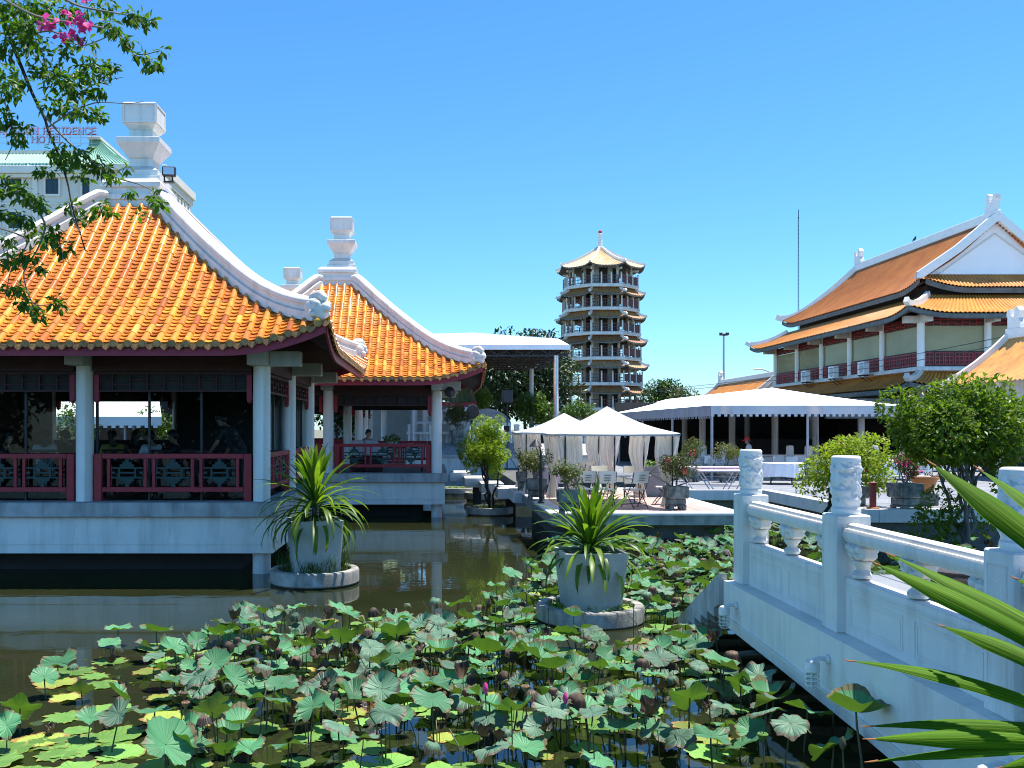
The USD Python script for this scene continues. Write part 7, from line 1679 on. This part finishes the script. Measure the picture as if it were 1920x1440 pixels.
# ---------------------------------------------------------------- lotus
def lotus_mat(name, top, top2, under, edge, edge_w, vein=.35, trans=.17, spot=None):
    n = {'tc': ('texture_coordinate', {}), 'sp': ('separate_xyz', {}), 'at': ('math', {'math_type': 'arctan2'}), 'ml': ('math', {'math_type': 'multiply', 'value2': 10.0}), 'co': ('math', {'math_type': 'cosine'}), 'ab': ('math', {'math_type': 'absolute'}), 'pw': ('math', {'math_type': 'power', 'value2': 16.0}), 'vm': ('math', {'math_type': 'multiply', 'value2': vein}),
         'len': ('vector_math', {'math_type': 'length'}), 'oi': ('object_info', {}), 'nz': ('noise_texture', {'scale': 3.2, 'detail': 4.0}), 'nz2': ('noise_texture', {'scale': 1.4, 'detail': 2.0}), 'geo': ('geometry', {}),
         'ta': ('rgb_ramp', {'ramp': [(0, top), (1, top2)]}), 'hv': ('hsv', {'fac': 1.0}), 'rv': ('map_range', {'from_min': 0., 'from_max': 1., 'to_min': .50, 'to_max': 1.28}),
         'mv': ('mix_color', {'blend_type': 'mix', 'b': tuple(min(1, c * 1.7 + .03) for c in top2)}), 'add': ('math', {'math_type': 'multiply_add', 'value2': .38, 'value3': -.19}), 'rs': ('math', {'math_type': 'add'}),
         'er': ('map_range', {'from_min': 1 - edge_w, 'from_max': 1 - edge_w * .35, 'to_min': 0., 'to_max': 1.}), 'me': ('mix_color', {'blend_type': 'mix', 'b': edge}),
         'un': ('mix_color', {'blend_type': 'mix', 'b': under}), 'p': ('principled_bsdf', {'roughness': .5, 'specular_ior_level': .3}), 't': ('translucent_bsdf', {}), 'tt': ('mix_color', {'blend_type': 'multiply', 'fac': 1.0, 'b': (1.2, 1.5, .5), 'use_clamp_result': False}), 'mx': ('mix_closure', {'fac': trans}),
         'bp': ('bump', {'strength': .5, 'distance': .02, 'invert': True})}
    l = [('tc.object', 'sp.vector'), ('sp.y', 'at.value1'), ('sp.x', 'at.value2'), ('at.value', 'ml.value1'), ('ml.value', 'co.value1'), ('co.value', 'ab.value1'), ('ab.value', 'pw.value1'), ('pw.value', 'vm.value1'), ('vm.value', 'mv.fac'),
         ('tc.object', 'len.vector1'), ('tc.object', 'nz.vector'), ('tc.object', 'nz2.vector'), ('nz2.fac', 'ta.fac'), ('ta.color', 'hv.color'), ('oi.random', 'rv.value'), ('rv.result', 'hv.value'), ('hv.color', 'mv.a'), ('nz.fac', 'add.value1'), ('len.value', 'rs.value1'), ('add.value', 'rs.value2'), ('rs.value', 'er.value'), ('er.result', 'me.fac'), ('mv.result', 'me.a'),
         ('geo.backfacing', 'un.fac'), ('me.result', 'un.a'), ('un.result', 'p.base_color'), ('un.result', 'tt.a'), ('tt.result', 't.color'), ('pw.value', 'bp.height'), ('bp.normal', 'p.normal'), ('p.BSDF', 'mx.closure1'), ('t.BSDF', 'mx.closure2')]
    LOOK[name] = usdkit.material(stage, '/World/Looks/' + name, n, l, surface='mx.closure')
lotus_mat('lotus_green', (.056, .190, .082), (.108, .300, .142), (.15, .25, .05), (.16, .14, .07), .06, .32)
lotus_mat('lotus_grey', (.070, .160, .100), (.145, .250, .160), (.15, .20, .06), (.15, .12, .085), .13, .4)
lotus_mat('pad_green', (.13, .30, .055), (.22, .42, .09), (.10, .16, .04), (.26, .28, .07), .04, .2, .15)
lotus_mat('pad_yellow', (.24, .36, .06), (.36, .40, .08), (.15, .17, .04), (.34, .20, .06), .20, .2, .15)
lotus_mat('lotus_dead', (.10, .068, .045), (.19, .13, .085), (.085, .055, .040), (.05, .034, .028), .35, .4, .1)
def leaf_disc(rng, depth, wave, tilt=0.0, fold=0.0, crease=.018, ragged=.05, curl=0.0, n=44, k=7, notch=0.0):
    ph = rng.random(6) * 6.28; P = []
    for j in range(k):
        t = j / (k - 1); row = []
        for i in range(n + 1):
            a = 2 * PI * (i % n) / n
            r = t * (1 + .05 * math.sin(2 * a + ph[0]) + .04 * math.sin(3 * a + ph[1]) + ragged * math.sin(9 * a + ph[2]) * t ** 3 + ragged * .8 * math.sin(17 * a + ph[3]) * t ** 4)
            if notch: r *= 1 - notch * math.exp(-((math.sin((a - ph[4]) / 2)) / .09) ** 2) * t
            z = depth * (t ** 1.7) + wave * t ** 2.2 * (math.sin(3 * a + ph[3]) * .6 + math.sin(5 * a + ph[4]) * .4 + .25 * math.sin(8 * a + ph[5])) - crease * abs(math.cos(10 * a)) * (t * (1 - t) * 3 + .2 * t) - curl * max(0, t - .65) ** 1.5 * 3
            x, y = r * math.cos(a), r * math.sin(a)
            if fold: z += fold * abs(x) ** 1.3; x *= 1 - .35 * fold * abs(x)
            row.append((x, y, z))
        P.append(row)
    P = np.array(P)
    if tilt:
        c, s = math.cos(tilt), math.sin(tilt); R = np.array([[1, 0, 0], [0, c, -s], [0, s, c]]); P = P @ R.T
    return MB().grid(P)
def lotus_pattern(name, matn, seed, stem=True, **kw):
    P = proto(name); rng = np.random.default_rng(seed)
    part('leaf_blade', leaf_disc(rng, **kw), LOOK[matn], P, smooth=True)
    if stem:
        b = rng.normal(size=2) * .25; q = MB().tube([(0, 0, .005), (b[0] * .15, b[1] * .15, -.5), (b[0], b[1], -1.8), (b[0] * 1.6, b[1] * 1.6, -4.5)], [.035, .042, .045, .05], 6); part('stalk', q, LOOK['stem_green'], P)
    return P
STAND = [lotus_pattern('lotus_leaf', m, 500 + i, True, **k) for i, (m, k) in enumerate((
    ('lotus_green', dict(depth=.20, wave=.16, notch=.5)), ('lotus_green', dict(depth=.10, wave=.24, tilt=.35)), ('lotus_green', dict(depth=.30, wave=.12, tilt=.55)), ('lotus_grey', dict(depth=.05, wave=.18, tilt=.25, crease=.045)),
    ('lotus_grey', dict(depth=-.02, wave=.24, tilt=.3, crease=.05, curl=.25)), ('lotus_green', dict(depth=.08, wave=.14, tilt=.2, notch=.4)), ('lotus_green', dict(depth=.1, wave=.1, tilt=.8, fold=.35)), ('lotus_grey', dict(depth=.25, wave=.2, tilt=.7, crease=.05)),
    ('lotus_green', dict(depth=.45, wave=.15, tilt=.1, fold=.3)), ('lotus_grey', dict(depth=.0, wave=.14, tilt=.45, crease=.05, curl=.3)), ('lotus_green', dict(depth=-.08, wave=.20, tilt=.35)),
    ('lotus_green', dict(depth=.16, wave=.22, tilt=.12, ragged=.08)), ('lotus_grey', dict(depth=.12, wave=.26, tilt=.5, crease=.045, notch=.6)), ('lotus_green', dict(depth=.28, wave=.18, tilt=.28, notch=.3, ragged=.07)), ('lotus_green', dict(depth=.06, wave=.30, tilt=.62, fold=.2)),
    ('lotus_grey', dict(depth=.18, wave=.30, tilt=.10, crease=.055, ragged=.09)), ('lotus_green', dict(depth=.12, wave=.12, tilt=.45, notch=.7)), ('lotus_green', dict(depth=.36, wave=.24, tilt=.4, fold=.15))))]
PAD = [lotus_pattern('floating_pad', m, 540 + i, False, **k) for i, (m, k) in enumerate((('pad_green', dict(depth=.0, wave=.03, crease=.008, ragged=.035)), ('pad_green', dict(depth=.02, wave=.05, crease=.008, ragged=.05)), ('pad_green', dict(depth=.0, wave=.035, crease=.006, ragged=.12)), ('pad_green', dict(depth=.03, wave=.06, crease=.01, ragged=.03, tilt=.06)), ('pad_yellow', dict(depth=.01, wave=.06, crease=.01, ragged=.08)), ('pad_green', dict(depth=.01, wave=.04, crease=.008, ragged=.09, notch=.5)), ('pad_green', dict(depth=.04, wave=.08, crease=.01, ragged=.06, tilt=.10)), ('pad_green', dict(depth=.0, wave=.03, crease=.01, ragged=.15))))]
DEAD = [lotus_pattern('withered_leaf', m, 560 + i, True, **k) for i, (m, k) in enumerate((('lotus_dead', dict(depth=-.5, wave=.35, crease=.06, curl=1.2)), ('lotus_dead', dict(depth=.6, wave=.3, crease=.06, fold=.9, tilt=.5)), ('lotus_dead', dict(depth=-.9, wave=.25, crease=.05, curl=.6, tilt=.3)), ('lotus_dead', dict(depth=.2, wave=.45, crease=.07, tilt=.9, fold=.5)), ('lotus_grey', dict(depth=-.35, wave=.4, crease=.06, curl=1.0, tilt=.3))))]
from shapely.geometry import Point, Polygon as SPoly
def ground_poly(px, z=.2): return SPoly([tuple(on(x, y, z)[:2]) for x, y in px])
MAIN = ground_poly([(335, 1330), (315, 1215), (420, 1172), (560, 1160), (700, 1165), (850, 1150), (930, 1118), (985, 1090), (1040, 1030), (1090, 1000), (1180, 990), (1372, 995), (1366, 1130), (1290, 1190), (1385, 1270), (1420, 1340), (1470, 1470), (335, 1470)])
LEFT = ground_poly([(-60, 1360), (30, 1330), (40, 1290), (75, 1240), (200, 1190), (320, 1175), (340, 1470), (-60, 1470)])
SHADE = ground_poly([(1390, 1280), (1440, 1270), (1560, 1350), (1640, 1440), (1640, 1480), (1480, 1480)])
RIGHT = SPoly([(7.15, 13.0), (9.8, 15.5), (14.5, 15.5), (14.5, 22.2), (7.3, 22.2), (7.3, 20), (4.2, 20), (4.2, 14.0)]); CHAN = SPoly([(7.35, 22.4), (9.95, 22.4), (9.95, 29.3), (7.35, 29.3)]); FARM = SPoly([(3.0, 20.2), (7.2, 20.2), (7.2, 21.5), (3.0, 21.5)])
EDGE = ground_poly([(600, 1140), (850, 1130), (860, 1150), (610, 1160)])
blocked = [(I2[0], I2[1], .90), (I1[0], I1[1], .95)]
items = []
def scatter(poly, n, kind, rlo, rhi, zlo, zhi, seed, gap):
    rng = np.random.default_rng(seed); x0, y0, x1, y1 = poly.bounds; mine = []; tries = 0
    while len(mine) < n and tries < n * 40:
        tries += 1; x, y = rng.uniform(x0, x1), rng.uniform(y0, y1)
        if not poly.contains(Point(x, y)) or y < 7.9: continue
        r = rng.uniform(rlo, rhi) ; z = rng.uniform(zlo, zhi)
        if any((x - a) ** 2 + (y - b) ** 2 < (c + r * .6) ** 2 for a, b, c in blocked) and z < .9: continue
        if abs(x - I2[0] + .15 * (I2[1] - y)) < .85 and I2[1] - 2.6 < y < I2[1] and (rng.random() < .7 or z > .3) and kind != 'pad': continue
        if x > BX - r - .05 and y < 13.9 and x < 7.1: continue
        if any((x - a) ** 2 + (y - b) ** 2 < (gap * (r + c)) ** 2 for a, b, c in mine): continue
        mine.append((x, y, r)); items.append((kind, x, y, z, r, rng.integers(0, 1000), rng.uniform(0, 6.28)))
scatter(MAIN, 660, 'stand', .095, .21, .10, .46, 1, .46)
scatter(MAIN, 210, 'pad', .11, .22, .006, .012, 2, .80)
scatter(MAIN, 260, 'dead', .05, .11, .10, .48, 3, .6)
scatter(LEFT.intersection(ground_poly([(-100, 1345), (400, 1345), (400, 1500), (-100, 1500)])), 30, 'pad', .17, .30, .006, .012, 4, .80); scatter(LEFT, 24, 'pad', .12, .26, .006, .012, 24, 1.0)
scatter(LEFT, 16, 'stand', .13, .22, .12, .34, 5, 1.5); scatter(LEFT, 10, 'dead', .05, .08, .03, .2, 6, 2)
scatter(EDGE, 16, 'pad', .08, .17, .006, .012, 14, .9)
scatter(SHADE, 12, 'stand', .15, .23, .16, .42, 7, .8)
scatter(RIGHT, 240, 'stand', .12, .20, .16, .5, 8, .5); scatter(RIGHT, 60, 'dead', .05, .1, .1, .4, 9, .7)
scatter(CHAN, 130, 'stand', .12, .19, .14, .42, 10, .5); scatter(CHAN, 20, 'dead', .05, .1, .1, .4, 11, .7); scatter(FARM, 40, 'stand', .12, .18, .14, .45, 12, .5)
for px, py, z, r, v in ((1605, 1335, .62, .21, 8), (1350, 1238, .42, .20, 5), (1075, 1155, .42, .135, 8), (222, 1180, .22, .17, 0), (1560, 1310, .25, .20, 1), (745, 1290, .36, .23, 1), (310, 1395, .30, .25, 6)):
    p = on(px, py, z); items.append(('stand', p[0], p[1], z, r, v, 1.2))
lim = {'stand': 300, 'pad': 220, 'dead': 160}; ps = {'stand': STAND, 'pad': PAD, 'dead': DEAD}
meta = {'stand': ('lotus_leaf', 'lotus leaf', 'standing lotus leaves in the pond'), 'pad': ('floating_pad', 'lotus pad', 'floating pads on the pond'), 'dead': ('withered_leaf', 'withered leaf', 'withered lotus leaves in the pond')}
def zone(x, y):
    px, py = CX + x / y * FPX, CY + (EYE - .2) / y * FPX
    if x > BX and y > 21.5: return 'in the channel beside the terrace'
    if x > 4.2 and y > 12: return 'behind the white bridge'
    if px > 1290 and py > 1170: return 'in shade beside the bridge'
    if math.hypot(x - I2[0], y - I2[1]) < 1.5: return 'close round the sword-leaved pot'
    if y > 17: return 'below the gazebo platform'
    if y > 13.2: return ('right of the sword-leaved pot' if px > 1105 else 'by open water left of the pot') + (', near side' if y < 15.2 else ', far side')
    row = 'on the bottom edge' if py > 1400 else ('near the bottom edge' if py > 1345 else ('amid the leaf bed' if py > 1285 else ('in the upper bed' if py > 1225 else 'at the bed back')))
    if px < 335: row = row.replace('amid the leaf bed', 'on the brown water').replace('in the upper bed', 'out on the brown water').replace('at the bed back', 'far out on brown water')
    col = ('far left', 'left', 'left of middle', 'below the near island', 'middle', 'right of middle', 'below the pot', 'towards the bridge')[int(np.clip((px) / 165, 0, 7))]
    return row + ', ' + col
VAR = {'stand': ['shallow cupped green', 'wavy tilted green', 'cupped tilted green', 'greyish pleated', 'greyish drooping', 'flat smooth green', 'folded upright green', 'greyish steep cup-shaped', 'deep folded green', 'greyish curling', 'rippled arching green', 'ragged shallow green', 'notched greyish', 'notched cupped green', 'half folded wavy green', 'ragged pleated greyish', 'deeply notched green', 'deep wavy green'],
       'pad': ['flat lime green', 'slightly wavy lime green', 'ragged lime', 'raised-rim green', 'wavy yellowing', 'notched lime', 'tilted lime', 'jagged lime'], 'dead': ['brown crumpled', 'brown folded', 'brown bell-like', 'brown torn tilted', 'grey shrivelled']}
rest = {'stand': [], 'pad': [], 'dead': []}; todo = []
for kind in ('stand', 'pad', 'dead'):
    mine = [i for i in items if i[0] == kind]; mine.sort(key=lambda i: -(i[4] / i[2]) * (1 if -0.46 < i[1] / i[2] < .62 else .2))
    nm, cat, grp = meta[kind]
    for c, (_, x, y, z, r, s, a) in enumerate(mine):
        pat = ps[kind]; v = s % len(pat)
        if c < lim[kind]:
            big = 'broad ' if r > .19 and kind == 'stand' else ('small ' if r < .135 and kind == 'stand' else '')
            noun = {'stand': 'lotus leaf', 'pad': 'pad', 'dead': 'lotus leaf'}[kind]
            todo.append((f'{big}{VAR[kind][v]} {noun} {zone(x, y)}', pat[v], nm, cat, (x, y, z), a, grp, r))
        else: rest[kind].append((x, y, z, r, v, a))
by = {}
for t in todo: by.setdefault(t[0], []).append(t)
for lab, ts in by.items():
    ts.sort(key=lambda t: t[4][0] / t[4][1])
    for i, t in enumerate(ts):
        w = '' if len(ts) == 1 else (('left one', 'right one')[i] if len(ts) == 2 else (('left one', 'middle one', 'right one')[i] if len(ts) == 3 else ('leftmost', 'second', 'third', 'fourth', 'fifth', 'sixth', 'seventh', 'eighth', 'ninth', 'tenth')[min(i, 9)] + (' from left' if i else ' one')))
        full = lab + (', ' + w if w else '')
        while len(full.replace(',', '').split()) > 16: full = full.replace('slightly ', '', 1) if 'slightly ' in full else (full.replace('the ', '', 1) if 'the ' in full else full.rsplit(' ', 1)[0])
        copy_of(t[1], t[2], full, t[3], t[4], t[5], t[6], t[7])
def mass(name, label, lst, pats):
    if not lst: return
    pi = UsdGeom.PointInstancer.Define(stage, path_for('/World', name)); pr = []
    for k, p in enumerate(pats):
        c = UsdGeom.Xform.Define(stage, f'{pi.GetPath()}/pattern_{k:03d}').GetPrim(); c.GetReferences().AddInternalReference(p.GetPath()); pr.append(c.GetPath())
    pi.CreatePrototypesRel().SetTargets(pr)
    pi.CreateProtoIndicesAttr(Vt.IntArray([int(i[4]) for i in lst])); pi.CreatePositionsAttr(Vt.Vec3fArray([Gf.Vec3f(*map(float, i[:3])) for i in lst]))
    pi.CreateScalesAttr(Vt.Vec3fArray([Gf.Vec3f(float(i[3]), float(i[3]), float(i[3])) for i in lst]))
    pi.CreateOrientationsAttr(Vt.QuathArray([Gf.Quath(math.cos(i[5] / 2), 0, 0, math.sin(i[5] / 2)) for i in lst]))
    tag(pi.GetPrim(), label, 'lotus', None, 'stuff')
mass('lotus_leaves', 'mass of smaller standing lotus leaves further back across the pond', rest['stand'], STAND)
mass('withered_leaves', 'small withered lotus leaves scattered further back', rest['dead'], DEAD)
# buds and seed heads
rng = np.random.default_rng(61)
for px, py, z, kind, lab in ((910, 1300, .50, 'bud', 'closed pink lotus bud on a tall stalk in front of the middle leaf bed'), (1430, 1390, .48, 'pod', 'round green seed head near the bridge shade'), (1328, 1272, .50, 'pod', 'small pale green seed head above leaves at the bridge shade'), (1112, 1378, .34, 'pod', 'yellow green seed head low among leaves at the bottom'),
                             (1580, 1405, .40, 'bud', 'tall closed green bud in the dark water under the bridge'), (1060, 1318, .40, 'bud', 'small orange tipped bud right of the middle leaf bed'), (390, 1185, .30, 'bud', 'brownish bud at the back left of the leaf bed'), (533, 1158, .34, 'bud', 'small bud beside the upright cupped leaf'), (1172, 1316, .36, 'pod', 'seed head among pleated leaves towards the bridge'), (345, 1310, .30, 'drypod', 'dark dried seed head on a bent stalk at left'), (348, 1328, .24, 'drypod', 'dark dried seed head just below another one at left'), (1262, 1140, .40, 'drypod', 'dark dry seed head right of the sword-leaved plant pot'), (985, 1298, .46, 'drypod', 'dark brown dry seed head near the pink bud')):
    p = on(px, py, z); t = thing('lotus_bud' if kind == 'bud' else 'seed_head', lab, 'lotus bud' if kind == 'bud' else 'seed head', p)
    part('stalk', MB().tube([(0, 0, 0), (.01, .0, -.2), (.03 * rng.normal(), .02, -z - .1)], .006, 6), LOOK['stem_green'], t)
    if kind == 'bud': part('bud', MB().lathe([(.008, -.005), (.022, .02), (.026, .045), (.018, .075), (.004, .10)], (0, 0, 0), 12), LOOK['pink_petal'] if 'pink' in lab or 'orange' in lab else LOOK['stem_green'], t, smooth=40)
    else:
        m_ = LOOK['pad_green'] if kind == 'pod' else LOOK['dry_leaf']
        h_ = part('head', MB().lathe([(.008, 0), (.018, .015), (.040, .045), (.042, .055), (.036, .062), (0, .062)], (0, 0, 0), 18), m_, t, smooth=40)
        q = MB()
        for k in range(8): a = k * 2.4; r = .009 * math.sqrt(k + .5) * 1.1; q.lathe([(.005, .061), (.004, .066), (0, .067)], (r * math.cos(a), r * math.sin(a), 0), 6)
        part('seeds', q, LOOK['dark_clay'] if kind == 'pod' else LOOK['stem_green'], h_)
# loose bent stalks
q = MB(); rng = np.random.default_rng(15); n = 0
while n < 170:
    x, y = rng.uniform(-3.5, 4), rng.uniform(8, 21)
    if not (MAIN.contains(Point(x, y))) or any((x - a) ** 2 + (y - b) ** 2 < c * c for a, b, c in blocked): continue
    n += 1; h = rng.uniform(.15, .5); a = rng.uniform(0, 6.28); l = rng.uniform(.02, .25)
    q.tube([(x, y, -.05), (x + .3 * l * math.cos(a), y + .3 * l * math.sin(a), h * .6), (x + l * math.cos(a), y + l * math.sin(a), h)], .006, 5)
solo('lotus_stalks', q, LOOK['stem_green'], 'thin bare lotus stalks standing among the leaves', 'stalks', kind='stuff')
mass('floating_pads', 'small floating pads among the farther lotus leaves', rest['pad'], PAD)
# small duckweed specks and floating bits
q = MB(); rng = np.random.default_rng(16)
for i in range(420):
    while True:
        x, y = rng.uniform(-5.5, 4), rng.uniform(8, 22)
        if MAIN.contains(Point(x, y)) or (LEFT.contains(Point(x, y)) and rng.random() < .4) or rng.random() < .01: break
    r = rng.uniform(.008, .035); a = np.arange(8) / 8 * 2 * PI; v = np.stack([x + r * np.cos(a), y + r * np.sin(a), np.full(8, .004)], 1)
    q.add(np.vstack([v, [[x, y, .005]]]), [(k, (k + 1) % 8, 8) for k in range(8)])
solo('floating_bits', q, LOOK['leaf_bright'], 'tiny round leaves and bits floating between the lotus', 'floating leaves', kind='stuff')
